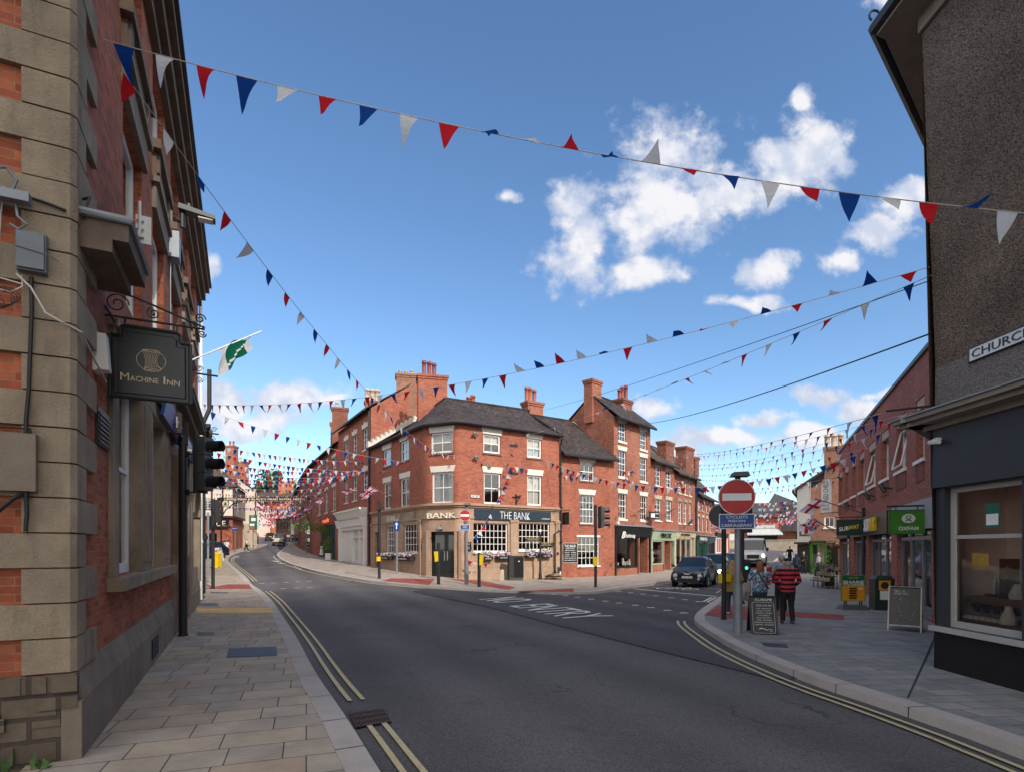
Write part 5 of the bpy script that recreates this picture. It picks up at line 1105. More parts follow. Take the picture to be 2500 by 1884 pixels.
# cream shop house
FJ = Fr((13.5, 47.1), (16.9, 52.0)); 
hs = [R6(FJ, a, b, c, d) for a, b, c, d in ((908, 785, 930, 870), (945, 790, 968, 880), (983, 800, 1000, 890), (908, 930, 932, 1082), (945, 935, 970, 1085), (983, 940, 1000, 1085))]
j_ = terrace('brick_shop_house', 'brick house with six tall white windows above the cream shopfront', FJ, 6, 8.3, 10.2, 'brick_bank', 'tile_brown', hs + [(.2, FJ.L - .5, -.3, 3.3)], back=(-.75, .66), zb=-.3)
for h in hs: win(j_, FJ, h, .09, 2, 2, .5, 'flat', 'lintel_white', lh=.3, lm='stone', bar=.03)
jr = [c for c in j_.children if c.name.startswith('roof')][0]; chimney(jr, D(1672, 1140, 54).xy, 2, 1, 9, 11.5, 'brick_dark', (), rot=.9); chimney(jr, D(1690, 1160, 56).xy, 1, 1, 9, 10.9, 'brick_dark', ((.3, .8), (.7, .8)), 'pot_buff', rot=.9)
fo = shopfront(j_, FJ, .05, FJ.L - .4, 0, (2.9, 3.35), 'cream_paint', 'cream_paint', [(.3, FJ.L - 1.4, 3)], .5, stm='cream_paint'); text('GIFTS & INTERIORS', FJ.pt(1.2, .2, 3.0), FJ.t, (0, 0, 1), 2.4, .2, 'brown_print', fo, .03)
pipe('drainpipe', None, [FJ.pt(FJ.L - .1, .08, -.1), FJ.pt(FJ.L - .1, .08, 8.2)], .08, 'black_metal', j_)
# green shop house and stone gable behind
FK = Fr((17.05, 52.2), (21.5, 60)); 
hs = [R6(FK, a, b, c, d) for a, b, c, d in ((1052, 930, 1064, 985), (1080, 938, 1091, 990), (1102, 945, 1112, 995), (1050, 1045, 1065, 1130), (1080, 1048, 1092, 1128), (1102, 1050, 1113, 1126))]
hs = [(.7 + i * 1.9, 1.5 + i * 1.9, z0, z1) for z0, z1 in ((3.55, 4.9), (5.5, 6.4)) for i in range(4)]
k_ = terrace('brick_shop_house', 'brick house with narrow cream-lintelled windows above the dark green shopfronts', FK, 6, 6.9, 8.8, 'brick_bank', 'slate_roof', hs + [(.2, FK.L - .4, -.3, 3.0)], back=(-.85, .5), zb=-.3)
for h in hs: win(k_, FK, h, .1, 2, 2, .5, 'flat', 'pale_stone', lh=.26, lm='pale_stone', bar=.03)
fo = shopfront(k_, FK, .1, 4.6, 0, (2.5, 3.1), 'teal_dark', 'shop_green', [(.4, 2.6, 3), (3.1, 4.0, 'door')], .6, stm='shop_green'); text('THE GREEN ROOM', FK.pt(.6, .2, 2.68), FK.t, (0, 0, 1), 3.2, .28, 'sign_white', fo, .03)
shopfront(k_, FK, 4.9, FK.L - .3, 0, (2.5, 3.1), 'fascia_navy', 'fascia_navy', [(5.2, 7.4, 2)], .6, stm='fascia_navy')
FM_ = Fr((15.5, 60), (23.5, 57.5)); sg = terrace('stone_gabled_house', 'dark stone house with steep grey slate roof rising above the green shops', Fr((17.5, 57.5), (21.6, 63.5)), 7, 8.6, 12.6, 'stone_grey', 'slate_roof', [], zb=.2, back=(-.85, .5))
FKx = Fr((21.6, 60.2), (25.6, 66.5)); hsx = [(.7 + i * 1.9, 1.5 + i * 1.9, z0, z1) for z0, z1 in ((3.9, 5.2),) for i in range(3)]
kx = terrace('brick_shop_house', 'plain brick house furthest down the left side of the right street', FKx, 6, 6.2, 7.8, 'brick_bank', 'slate_roof', hsx, zb=.2, back=(-.85, .5))
for h in hsx: win(kx, FKx, h, .1, 2, 2, .5, 'flat', 'pale_stone', lh=.26, lm='pale_stone')
fo = shopfront(kx, FKx, .2, 6, 0, (3.1, 3.6), 'shop_black', 'white_wood', [(.5, 4, 3)], 1.5, zb=.8)
# ---------------------------------------------------------------- left street, right-hand row running uphill from the pub
def R8(F, x0, y0, x1, y1): return F.rect(700 + x0 * .18, 900 + y0 * .18, 700 + x1 * .18, 900 + y1 * .18)
def R7(F, x0, y0, x1, y1): return F.rect(740 + x0 * .15, 1180 + y0 * .15, 740 + x1 * .15, 1180 + y1 * .15)
FM = Fr((-15.4, 50.1), (-10.35, 41.45))
def span(F, us, v0, v1): return [F.rect(a, v0 + (v1 - v0) * 0, b, v1) for a, b in us]
cM = [.30, .56, .82]
zt = lambda F, u, v: F.hit(u, v)[1]
hu = [(F_[0], F_[1], zt(FM, 890, 1098), zt(FM, 890, 1045)) for F_ in [FM.rect(a, 1, b, 2) for a, b in ((841, 850), (861, 871), (885.5, 897))]]
hl = [(F_[0], F_[1], zt(FM, 890, 1214), zt(FM, 890, 1150)) for F_ in [FM.rect(a, 1, b, 2) for a, b in ((841, 850), (861, 871), (885.5, 897))]]
m_ = terrace('brick_town_house', 'tall three-storey red brick house with white keystone lintels above the old white shopfront', FM, 7, 12.2, 14.6, 'brick_bank', 'slate_roof', hu + hl + [(1.0, 8.9, .2, 4.9)], back=(.83, .55))
for h in hu + hl: win(m_, FM, h, .1, 2, 2, .5, 'key', 'lintel_white', lh=.34, bar=.03)
mr_ = [c for c in m_.children if c.name.startswith('roof')][0]
chimney(mr_, D(991, 1000, 43.6).xy, 1.45, 1.1, 10, 15.2, 'brick_brown', ((.2, .5), (.5, .45), (.82, .6)), 'pot_buff', .2, ph=.7); chimney(mr_, D(909, 1000, 49).xy, 1.2, .9, 12, 14.6, 'brick_plain', ((.15, 1), (.5, 1), (.85, 1)), 'pot_buff', .3, ph=1.1, pr=.22)
chimney(mr_, D(820, 1000, 56).xy, 1.0, .9, 9, 14.3, 'brick_plain', ((.3, .8), (.7, .8)), 'terracotta', .3, ph=.7)
pipe('drainpipe', None, [FM.pt(FM.L - .12, .1, .7), FM.pt(FM.L - .12, .1, 12.0)], .07, 'black_metal', m_)
wf = MB()                                                              # white Victorian shopfront: cornice on consoles, stepped back panels
wf.hexa([FM.pt(.8, .25, 4.35), FM.pt(9.0, .25, 4.35), FM.pt(9.0, -.1, 4.35), FM.pt(.8, -.1, 4.35)], [FM.pt(.7, .55, 4.85), FM.pt(9.1, .55, 4.85), FM.pt(9.1, -.1, 4.85), FM.pt(.7, -.1, 4.85)])
wf.ob(FM, .7, 9.1, -.1, .62, 4.853, 5.0); wf.ob(FM, 1.1, 8.8, -.05, .12, 3.7, 4.34)
for s in (.75, 8.6): wf.ob(FM, s, s + .4, -.3, .2, .3, 4.34); wf.ob(FM, s - .02, s + .42, -.3, .3, 3.6, 4.3, taper=.2)
wf.ob(FM, 1.16, 4.2, -.35, -.2, .4, 3.6); wf.ob(FM, 1.16, 8.58, -.34, .02, 3.45, 3.69); wf.ob(FM, 4.2, 4.4, -.4, -.1, .4, 3.45); wf.ob(FM, 6.2, 6.35, -.4, -.1, .4, 3.45); wf.ob(FM, 4.4, 8.6, -.38, -.15, 2.75, 2.85); wf.ob(FM, 4.4, 8.6, -.4, -.1, .4, .9)
wf.build('shopfront', 'white_wood', m_)
gp_ = MB(); gp_.face([FM.pt(a, -.3, z) for a, z in ((4.4, .9), (8.6, .9), (8.6, 3.45), (4.4, 3.45))]); gp_.build('pane', 'curtain', m_)
FN = Fr((-22.3, 63.1), (-15.45, 50.15))
hu = [(F_[0], F_[1], zt(FN, 812, 1165), zt(FN, 812, 1118)) for F_ in [FN.rect(a, 1, b, 2) for a, b in ((776, 782.5), (793, 800.5), (811, 819.5))]]
hl = [(F_[0], F_[1], zt(FN, 812, 1246), zt(FN, 812, 1189)) for F_ in [FN.rect(a, 1, b, 2) for a, b in ((776, 782.5), (793, 800.5), (811, 819.5))]]
n_ = terrace('brick_town_house', 'three-storey brick house with hanging baskets over its dark green restaurant front', FN, 8, 11.2, 14.2, 'brick_bank', 'slate_roof', hu + hl + [(5.5, FN.L - 1.2, .2, 4.1)], back=(.83, .55))
for h in hu + hl: win(n_, FN, h, .1, 2, 2, .5, 'flat', 'lintel_white', lh=.3, bar=.03)
nr_ = [c for c in n_.children if c.name.startswith('roof')][0]; chimney(nr_, D(830, 1100, 53).xy, 1.4, 1, 11, 15, 'brick_dark', ((.3, .8), (.7, .8)), 'pot_buff', .3)
rs = MB(); rs.ob(FN, 5.6, FN.L - 1.3, -.3, -.1, .3, 4.05)
for i in range(9): s = 6 + i * .8; rs.ob(FN, s, s + .06, -.12, -.04, .5, 3.9)
rs.build('shopfront', 'teal_dark', n_)
a, b, z0, z1 = R7(FN, 328, 562, 432, 648); ns = MB(); ns.ob(FN, 5.2, FN.L - .8, 0, .06, z0 - .15, z1 + .15); nso = ns.build('fascia', 'brick_dark', n_); text('Loving Hut', FN.pt(a, .07, z0), FN.t, (0, 0, 1), b - a, z1 - z0, 'neon_red', nso, .03, thick=.01)
FO = Fr((-30, 80), (-22.35, 63.2)); hO = [(1.2 + i * 2.6, 2.2 + i * 2.6, z, z + 1.6) for z in (6.2, 9.0) for i in range(6)]
o_ = terrace('brick_town_house', 'dark brick house beyond the restaurant with steep roof seen edge-on', FO, 8, 11.2, 13.6, 'brick_dark', 'slate_roof', hO, back=(.83, .55))
for h in hO: win(o_, FO, h, .1, 2, 2, .5, None, 'lintel_white', bar=.03)
mb = MB(); mb.ob(FO, 9.5, 16.5, 0, .12, 4.6, 5.2); mb.build('fascia', 'fascia_navy', o_); mb = MB(); mb.ob(FO, 10, 16, -.05, .04, 2.0, 4.5); mb.build('shop_window', 'car_glass', o_)
for i, (p, q, ze, zr, wm, rmn, lab) in enumerate([((-37, 96), (-30.2, 80.2), 10.5, 13.2, 'brick_plain', 'slate_roof', 'further brick house on the bend of the left street, grey roof above the flags'), ((-45.5, 109), (-40, 102.3), 8.0, 10.6, 'brick_dark', 'tile_brown', 'timber-framed jettied house with small windows at the far bend'), ((-40, 102.2), (-36.6, 97), 9.6, 11.2, 'render_white', 'slate_roof', 'pale rendered gable house right of the timber-framed jettied house')]):
    F = Fr(p, q); hs = [(1 + k * 1.7, 1.9 + k * 1.7, ze - 2.4, ze - 1.1) for k in range(int((F.L - 1.2) / 1.7))]
    r = terrace('town_house', lab, F, 8, ze, zr, wm, rmn, hs, back=(.7, .7))
    for h in hs: win(r, F, h, .08, 2, 2, None, None, None, panes=True, frame='white_wood' if i != 1 else 'timber_black')
    if i == 1:
        t = MB()
        for k in range(int(F.L / .8) + 1): t.ob(F, k * .8, k * .8 + .16, 0, .05, 5.2, ze)
        for z in (5.1, 6.6, ze - .2): t.ob(F, -.05, F.L + .05, 0, .07, z, z + .18)
        t.build('timber_frame', 'timber_black', r)
    mb = MB(); mb.ob(F, .5, F.L - .5, -.02, .05, 2.8, 4.4); mb.build('shop_window', 'car_glass', r)
# far end: warm brick block, cream wall and trees closing the street
FE = Fr((-78, 140), (-48, 128)); hE = [(6 + k * 3, 7.4 + k * 3, z, z + 2) for z in (7, 10.5) for k in range(8)]
e_f = terrace('brick_block', 'bright orange brick house with several chimneys closing the end of the left street', Fr((-62, 131), (-50.5, 126)), 9, 12.5, 15.3, 'brick_far', 'tile_brown', [(1 + k * 2.2, 2 + k * 2.2, 9, 11) for k in range(5)], zb=2)
er = [c for c in e_f.children if c.name.startswith('roof')][0]
for u in (690, 706): chimney(er, D(u, 1200, 131).xy, 1.5, 1, 12, 17.4, 'brick_far', ((.25, 1), (.75, 1)), 'pot_buff')
e2 = terrace('cream_house', 'cream rendered house behind the thick of the bunting at the end of the left street', Fr((-70, 124), (-57, 120)), 8, 10, 12, 'render_cream', 'slate_roof', [(1.5 + k * 2.6, 2.5 + k * 2.6, 7, 8.6) for k in range(4)], zb=2)
# left side: half-timbered inn, cream gable
K1 = (-36.6, 74.0); F1 = Fr((-44.5, 73.2), K1); F1b = Fr(K1, (-39.3, 82.5))
zj = zt(F1, 560, 1262); z1e = 10.1
t1 = thing('timber_framed_inn', 'half-timbered black and white house over a brick ground floor at the bend on the left', 'building', (-40, 77, 1))
hF = [(3.0, 5.4, zj + .8, zj + 2.5)]; gF = [(4.0, 6.0, 1.6, 3.9)]
u_ = MB(); l_ = MB(); Q = Fr(F1.pt(0, .3, 0).xy, F1.pt(F1.L + .3, .3, 0).xy); Qb = Fr(Q.pt(Q.L, 0, 0).xy, F1b.pt(F1b.L, .3, 0).xy)
u_.wall(Q, 0, Q.L, zj, z1e, hF); u_.wall(Qb, 0, Qb.L, zj, z1e, [(1.5, 3.0, zj + 1, zj + 2.5)]); l_.wall(F1, 0, F1.L, .8, zj, gF); l_.wall(F1b, 0, F1b.L, .8, zj, [(5.2, 6.2, 1.6, 3.9)])
bL = F1b.pt(F1b.L, 0, 0); aL = F1.pt(0, 0, 0); b3 = Vector((-47, 82, 0))
for p, q in ((bL, b3), (b3, aL)): F = Fr(p.xy, q.xy); u_.wall(F, 0, F.L, .8, z1e)
u_.face([Vector((p.x, p.y, zj)) for p in (Q.pt(0, 0, 0), Qb.pt(0, 0, 0), Qb.pt(Qb.L, 0, 0), b3)]); u_.build('wall', 'render_cream', t1); l_.build('ground_floor_wall', 'brick_bank', t1)
win(t1, Q, hF[0], .06, 6, 5, None, None, None, frame='white_wood', bar=.05); win(t1, Qb, (1.5, 3.0, zj + 1, zj + 2.5), .06, 3, 3, None); win(t1, F1, gF[0], .08, 1, 1, None, frame='timber_black')
tm = MB()
for F, st in ((Q, 1.35), (Qb, 1.0)):
    for z in (zj - .05, z1e - .35): tm.ob(F, -.03, F.L + .03, -.02, .07, z, z + .25)
    k = 0
    while k < F.L: tm.ob(F, k, k + .2, -.02, .05, zj, z1e - .2); k += st
tm.build('timber_frame', 'timber_black', t1)
dd = MB(); dd.ob(F1b, 5.2, 6.2, -.1, -.03, 1.6, 3.9); dd.build('door', 'door_black', t1)
rr = MB(); rt = z1e + 3.0; rA = Q.pt(0, -4, rt); rB = Q.pt(Q.L - 3.4, -4, rt); rC = Vector((-42.5, 82.5, rt))
roof_mb(rr, [[Q.pt(-.2, .4, z1e - .1), Q.pt(Q.L + .4, .4, z1e - .1), rB, rA], [Qb.pt(-.4, .4, z1e - .1), Qb.pt(Qb.L, .4, z1e - .1), rC, rB]]); ro1 = rr.build('roof', 'tile_brown', t1)
chimney(ro1, D(566, 1100, 79).xy, 1.2, 1.2, 9, 16.2, 'brick_plain', ((.3, 1), (.7, 1)), 'terracotta'); 
sb_ = MB(); sb_.ob(F1, 4.9, F1.L - .3, .31, .36, zj - 1.35, zj - .25); so_ = sb_.build('sign_board', 'sign_black', t1); text('THE GEORGE & DRAGON DE', F1.pt(5.0, .362, zj - 1.05), F1.t, (0, 0, 1), 2.4, .5, 'letter_cream', so_, .01) if False else text('DE', F1.pt(6.1, .362, zj - 1.15), F1.t, (0, 0, 1), 1.1, .7, 'letter_cream', so_, .01)
FT = Fr((-46.5, 84), (-37.9, 84)); t2 = thing('cream_gabled_house', 'tall cream rendered gable house beside the half-timbered inn', 'building', (-42, 86, 1.5))
mb = MB(); pk = FT.hit(574, 1163); gpts = [FT.pt(0, 0, 1), FT.pt(FT.L, 0, 1), FT.pt(FT.L, 0, 10.3), FT.pt(pk[0], 0, pk[1]), FT.pt(0, 0, 10.3)]
mb.face(gpts); bv_ = Vector((-4.4, 9, 0)); mb.face([p + bv_ for p in gpts][::-1]); mb.face([gpts[1], gpts[1] + bv_, gpts[2] + bv_, gpts[2]]); mb.face([gpts[0] + bv_, gpts[0], gpts[4], gpts[4] + bv_]); mb.build('wall', 'render_cream', t2)
rr = MB(); roof_mb(rr, [[gpts[2] + Vector((.25, -.2, 0)), gpts[2] + Vector((-4.2, 9.2, 0)), gpts[3] + Vector((-4.4, 9.2, .25)), gpts[3] + Vector((0, -.2, .25))], [gpts[4] + Vector((-4.6, 9.2, 0)), gpts[4] + Vector((-.2, -.2, 0)), gpts[3] + Vector((0, -.2, .25)), gpts[3] + Vector((-4.4, 9.2, .25))]]); ro2 = rr.build('roof', 'tile_roof', t2)
chimney(ro2, D(584, 1100, 86.5).xy, 2.4, 1.2, 10, 15.2, 'brick_plain', ((.2, 1), (.6, 1)), 'pot_buff')
pipe('drainpipe', None, [FT.pt(FT.L - .15, .08, 1.8), FT.pt(FT.L - .15, .08, 10.2)], .09, 'black_metal', t2)
mb = MB(); mb.ob(FT, 5.0, FT.L - .05, 0, .3, 1.5, 5.6); mb.build('door_surround', 'pale_stone', t2)
# ---------------------------------------------------------------- right side of the junction: dark rendered corner shop
FRN = Fr((6.76, 9.02), (6.98, -6)); FRB_ = Fr((12.6, 14.5), (6.76, 9.02))
cs = thing('corner_shop', 'dark pebble-dashed corner building with slate grey jeweller\'s shopfront at the right edge', 'building', (8.5, 2, 0))
WZ = (0.18, 1.5)
wn = [(WZ[0], WZ[1], .68, 2.84), (1.75, 3.2, .68, 2.84), (3.5, 4.6, .05, 2.84)]
up = MB(); up.wall(FRN, 0, FRN.L, 4.76, 10.35); up.wall(FRB_, 0, FRB_.L, 0, 10.35); B1, B2 = Vector((14, -6, 0)), Vector((16, 10, 0))
for p, q in ((FRN.pt(FRN.L, 0, 0), B1), (B1, B2), (B2, Vector((12.6, 14.5, 0)))): F = Fr(p.xy, q.xy); up.wall(F, 0, F.L, -.2, 10.35)
up.v = [(x - max(0, z - 4.76) * .042, y, z) for x, y, z in up.v]; up.build('wall', 'pebbledash', cs); pb = MB(); pb.wall(FRN, 0, FRN.L, 4.05, 4.757, n=.008); pb.build('wall', 'pebbledash_pale', cs)
lw = MB(); lw.wall(FRN, 0, FRN.L, .62, 4.05, wn, .1); lw.build('shopfront', 'fascia_slate', cs)
fa = MB(); fa.ob(FRN, -.03, FRN.L, .003, .06, 2.86, 3.78); fa.build('fascia', 'fascia_slate', cs)
sr = MB(); sr.wall(FRN, 0, FRN.L, -.2, .6, [(3.5, 4.6, .05, .6)], n=.02); sr.wall(FRB_, 0, FRB_.L, -.2, .6, n=.02); sr.build('stall_riser', 'black_tile', cs)
sl = MB(); sl.ob(FRN, -.03, 3.5, -.05, .1, .603, .675); sl.build('sill', 'render_grey', cs)
cn = MB()
for d, a, b in ((.12, 3.78, 3.86), (.34, 3.863, 3.93), (.42, 3.933, 4.0)): cn.ob(FRN, -d, FRN.L, -.02, d, a, b); cn.ob(FRB_, FRB_.L - 2.5, FRB_.L + d * .6, -.02, d, a, b)
cn.build('cornice', 'soffit', cs); ld = MB(); ld.hexa([FRN.pt(-.45, .45, 4.003), FRN.pt(FRN.L, .45, 4.003), FRN.pt(FRN.L, 0, 4.003), FRN.pt(-.1, 0, 4.003)], [FRN.pt(-.44, .44, 4.03), FRN.pt(FRN.L, .44, 4.03), FRN.pt(FRN.L, .01, 4.14), FRN.pt(-.1, .01, 4.14)]); ld.build('lead_capping', 'lead', cs)
for h in wn[:2]: win(cs, FRN, h, .1, 1, (1, 1), .655, fw=.075, pane='shop_glass', frame='render_grey')
dr = MB(); dr.ob(FRN, 3.5, 4.6, -.2, -.12, .05, 2.84); dr.build('door', 'fascia_slate', cs)
it = MB(); it.ob(FRN, .05, 3.4, -1.15, -1.1, .5, 2.9); it.ob(FRN, .0, 3.4, -1.1, -.15, .5, .64); it.ob(FRN, .0, .05, -1.3, -.15, .5, 2.9); it.ob(FRN, .02, 3.4, -1.25, -.12, 2.88, 2.92); it.build('display_interior', 'interior_cream', cs)
sf = MB(); sf.ob(FRN, .08, 1.55, -1.05, -.45, 1.12, 1.16); sf.ob(FRN, .08, 1.6, -.9, -.2, .78, .81); sf.ob(FRN, .08, 1.55, -.44, -.42, 1.06, 1.16); sf.build('display_shelf', 'wood_brown', cs)
ds = thing('jewellery_display', 'cream necklace stands and dark trays arranged on shelves behind the shop window at right', 'display', FRN.pt(.9, -.6, .8)); 
d1 = MB()
for k in range(4): d1.tube([FRN.pt(.72 + .02 * k, -.75 + .03 * k, 1.16), FRN.pt(.74 + .02 * k, -.75 + .03 * k, 1.3 + .05 * k), FRN.pt(.8 + .03 * k, -.72, 1.4 + .06 * k), FRN.pt(.92 + .03 * k, -.68, 1.42 + .07 * k)], .02, 6)
d1.lathe(FRN.pt(1.38, -.35, .81), [(.09, 0), (.1, .08), (.05, .2), (.04, .26)], 12); d1.build('necklace_stand', 'bust_white', ds)
d2 = MB(); d2.ob(FRN, 1.0, 1.12, -.75, -.55, 1.16, 1.75); d2.ob(FRN, .68, 1.0, -.8, -.6, 1.16, 1.2)
for k in range(5): c = FRN.pt(.5 + .18 * k, -.55, .81); d2.tube([c + Vector((0, .09 * math.cos(t * .5), .1 + .1 * math.sin(t * .5))) for t in range(7)], .035, 6)
d2.ob(FRN, .35, 1.5, -.3, -.2, .7, .8); d2.build('tray', 'velvet_black', ds)
d3 = MB()
for k in range(8): s = .6 + k * .11; d3.hexa([FRN.pt(s, -.3, .815), FRN.pt(s + .09, -.3, .815), FRN.pt(s + .09, -.38, .815), FRN.pt(s, -.38, .815)], [FRN.pt(s, -.32, .87), FRN.pt(s + .09, -.32, .87), FRN.pt(s + .09, -.36, .87), FRN.pt(s, -.36, .87)])
d3.lathe(FRN.pt(1.25, -.6, 1.16), [(.1, 0), (.11, .06), (.04, .22)], 10); d3.build('price_card', 'bust_white', ds)
ds.location = Vector(ds.location) - FRN.t * .46
pz = MB(); pz.ob(FRN, .78, 1.02, -.13, -.128, 2.2, 2.55); pz.ob(FRN, .8, 1.0, -.127, -.126, 2.24, 2.4, 1); tag(pz.build('window_poster', ['green_print', 'sign_white']), 'small green and white poster stuck inside the upper pane of the right shop window', 'poster')
ct = MB(); p = FRN.hit(2305, 1076); ct.tube([FRN.pt(p[0], .06, p[1] + .03), FRN.pt(p[0], .12, p[1] + .03), FRN.pt(p[0] - .1, .14, p[1])], .03, 8); ct.tube([FRN.pt(p[0] - .13, .13, p[1]), FRN.pt(p[0] + .1, .16, p[1] - .03)], .035, 10); tag(ct.build('security_camera', 'white_wood'), 'small white bullet camera on the slate grey fascia at right', 'security camera')
sgn = wplate('street_nameplate', 'white street nameplate with black capitals on the dark pebble-dashed wall', 'street sign', FRN, (.68, 2.6, 4.63, 4.83), 'sign_white', None, bm='sign_black', lines=[('CHURCH STREET', .22, .8, .03, .97)], rim='sign_black')
ra = MB(); z = 10.35
ra.ob(FRN, -.3, FRN.L, -.4, .5, z + .003, z + .1); ra.ob(FRB_, 0, FRB_.L + .2, -.4, .5, z + .012, z + .106); ra.ob(FRN, 0, FRN.L, 0, .05, z - .25, z); q_ = [FRN.pt(.05, .49, 0), Vector((6.26, 9.34, 0)), FRB_.pt(FRB_.L - .05, .49, 0), Vector((6.8, 9.06, 0))]; ra.hexa([p + Vector((0, 0, z + .008)) for p in q_], [p + Vector((0, 0, z + .094)) for p in q_]); ra.v = [(x - .235, y, q_) for x, y, q_ in ra.v]; ra.build('soffit', 'soffit', cs)
gu = MB(); gu.tube([FRB_.pt(0, .58, z + .14), Vector((6.24, 9.36, z + .14)), FRN.pt(FRN.L, .56, z + .14)], .1, 8); gu.tube([Vector((6.24, 9.36, z + .2)) + Vector((.09 * math.cos(t * .6) , 0, .16 + .09 * math.sin(t * .6))) for t in range(-2, 8)], .018, 6); gu.v = [(x - .235, y, q_) for x, y, q_ in gu.v]; gu.build('gutter', 'black_metal', cs)
rr = MB(); ap = Vector((10.6, 4, 13.2)); c4_ = [Vector((6.2, 9.4, z + .16)), FRN.pt(FRN.L, .55, z + .16), Vector((14.5, -6.5, z + .16)), Vector((16.5, 10.5, z + .16)), Vector((12.6, 15, z + .16))]
for p, q in zip(c4_, c4_[1:] + c4_[:1]): rr.face([p, q, ap][::-1])
rr.v = [(x - .235, y, q_) for x, y, q_ in rr.v]; rr.build('roof', 'slate_roof', cs)
rd = MB(); rd.tube([Vector((6.7, 9.05, 4.18)), Vector((6.15, 9.3, 4.16))], .02, 6); rd.build('flag_arm', 'black_metal', cs)
# ---------------------------------------------------------------- modern brick shop terrace on the right
FRB = Fr((18.0, 31.1), (10.2, 13.15)); PZ = 7.12
def R2(x0, y0, x1, y1): return FRB.rect(1900 + x0 * .42, 800 + y0 * .42, 1900 + x1 * .42, 800 + y1 * .42)
cols = [(350, 372), (385, 408), (425, 450), (470, 500), (525, 565), (597, 642), (685, 745), (800, 850)]
hw = [(*FRB.rect(1900 + a * .42, 1, 1900 + b * .42, 2)[:2], 4.35, 6.05) for a, b in cols]
def sc(x): return FRB.hit(2030 + x * .204, 1400)[0]
piers = [(sc(100), sc(225)), (sc(265), sc(415)), (sc(445), sc(715)), (sc(785), sc(1195))]
hg_ = [(a, b, .05, 2.75) for a, b in piers]
br = thing('modern_brick_shops', 'long flat-roofed modern brick building with tall white windows over shops on the right', 'building', FRB.pt(10, -3, 0))
mb = MB(); mb.wall(FRB, 0, FRB.L, -.2, PZ, hw + hg_, .22); F = Fr(FRB.pt(FRB.L, 0, 0).xy, FRB.pt(FRB.L, -8, 0).xy); mb.wall(F, 0, 8, -.2, PZ)
F = Fr(FRB.pt(0, -8, 0).xy, FRB.pt(0, 0, 0).xy); mb.wall(F, 0, 8, -.2, PZ); F = Fr(FRB.pt(FRB.L, -8, 0).xy, FRB.pt(0, -8, 0).xy); mb.wall(F, 0, F.L, -.2, PZ)
mb.face([FRB.pt(0, 0, PZ - .02), FRB.pt(FRB.L, 0, PZ - .02), FRB.pt(FRB.L, -8, PZ - .02), FRB.pt(0, -8, PZ - .02)]); mb.build('wall', 'brick_modern', br)
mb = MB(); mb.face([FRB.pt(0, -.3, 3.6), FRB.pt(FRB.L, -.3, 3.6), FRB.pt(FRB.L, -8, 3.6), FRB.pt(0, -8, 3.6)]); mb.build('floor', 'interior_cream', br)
mb = MB(); mb.ob(FRB, -.08, FRB.L, -.3, .07, PZ + .003, PZ + .12); mb.build('coping', 'sign_grey', br)
for i, h in enumerate(hw):
    w = win(br, FRB, h, .18, 2, 1, .5 if i % 2 else None, None, 'white_wood', 3 if i % 3 == 1 else 0, fw=.07); l = MB(); l.ob(FRB, h[0], h[1], -.2, -.03, h[3] - .28, h[3] - .003); l.build('lintel', 'pale_stone', w)
    rc = MB(); rc.ob(FRB, h[0] + .02, h[1] - .02, .003, .02, 3.75, 4.28); rc.build('apron_panel', 'brick_dark', w)
    if i in (4, 6): k = MB(); q = [FRB.pt(h[0] + .08, -.12, h[2] + 1.25), FRB.pt(h[1] - .08, -.12, h[2] + 1.25), FRB.pt(h[1] - .08, .12, h[2] + .1), FRB.pt(h[0] + .08, .12, h[2] + .1)]; [k.tube([q[a], q[(a + 1) % 4]], .03, 6) for a in range(4)]; k.build('open_sash', 'white_wood', w)
fl_ = [('sub', piers[1][0] - .1, piers[2][1] + .05, 'sub_green'), ('flw', piers[0][0] - .1, piers[0][1] + .05, 'sub_green'), ('oxf', piers[3][0] - .1, FRB.L - .1, 'render_grey')]
for k, a, b, m in fl_: mb = MB(); mb.ob(FRB, a, b, .003, .14, 2.42, 3.2); o = mb.build('fascia', m, br); \
    (text('SUB', FRB.pt(a + 4.3, .15, 2.56), FRB.t, (0, 0, 1), 1.15, .5, 'sub_white', o, .08, thick=.02, shear=.15), text('WAY', FRB.pt(a + 5.5, .15, 2.56), FRB.t, (0, 0, 1), 1.25, .5, 'sub_yellow', o, .08, thick=.02, shear=.15)) if k == 'sub' else None
for i, (a, b) in enumerate(piers):
    mb = MB(); fm_ = 'grey_metal' if i == 3 else 'grey_box'; zt_ = 2.2
    for r in ((a, a + .08, .05, 2.42), (b - .08, b, .05, 2.42), (a, b, 2.15, 2.25), (a, b, .05, .3)): mb.ob(FRB, r[0], r[1], -.2, -.1, r[2], r[3])
    for k in range(1, 3): x = a + (b - a) * k / 3; mb.ob(FRB, x - .04, x + .04, -.2, -.1, .3, 2.42)
    w = mb.build('shop_window', fm_, br); g = MB(); g.face([FRB.pt(x, -.15, z) for x, z in ((a, .3), (b, .3), (b, 2.42), (a, 2.42))]); g.build('pane', 'shop_glass', w)
    dp_ = MB(); 
    for k in range(16):
        c = FRB.pt(random.uniform(a + .2, b - .2), -random.uniform(.5, 1.4), 0); dp_.box(c.x - .15, c.x + .15, c.y - .15, c.y + .15, random.uniform(.1, .9), random.uniform(1.0, 1.9), random.randrange(5))
    dp_.build('window_display', ['interior_cream', 'cloth_red', 'cloth_bluegrey', 'wood_brown', 'bust_white'], br)
pipe('drainpipe', None, [FRB.pt(sc(415), .1, 0), FRB.pt(sc(415), .1, 3.6)], .06, 'black_metal', br)
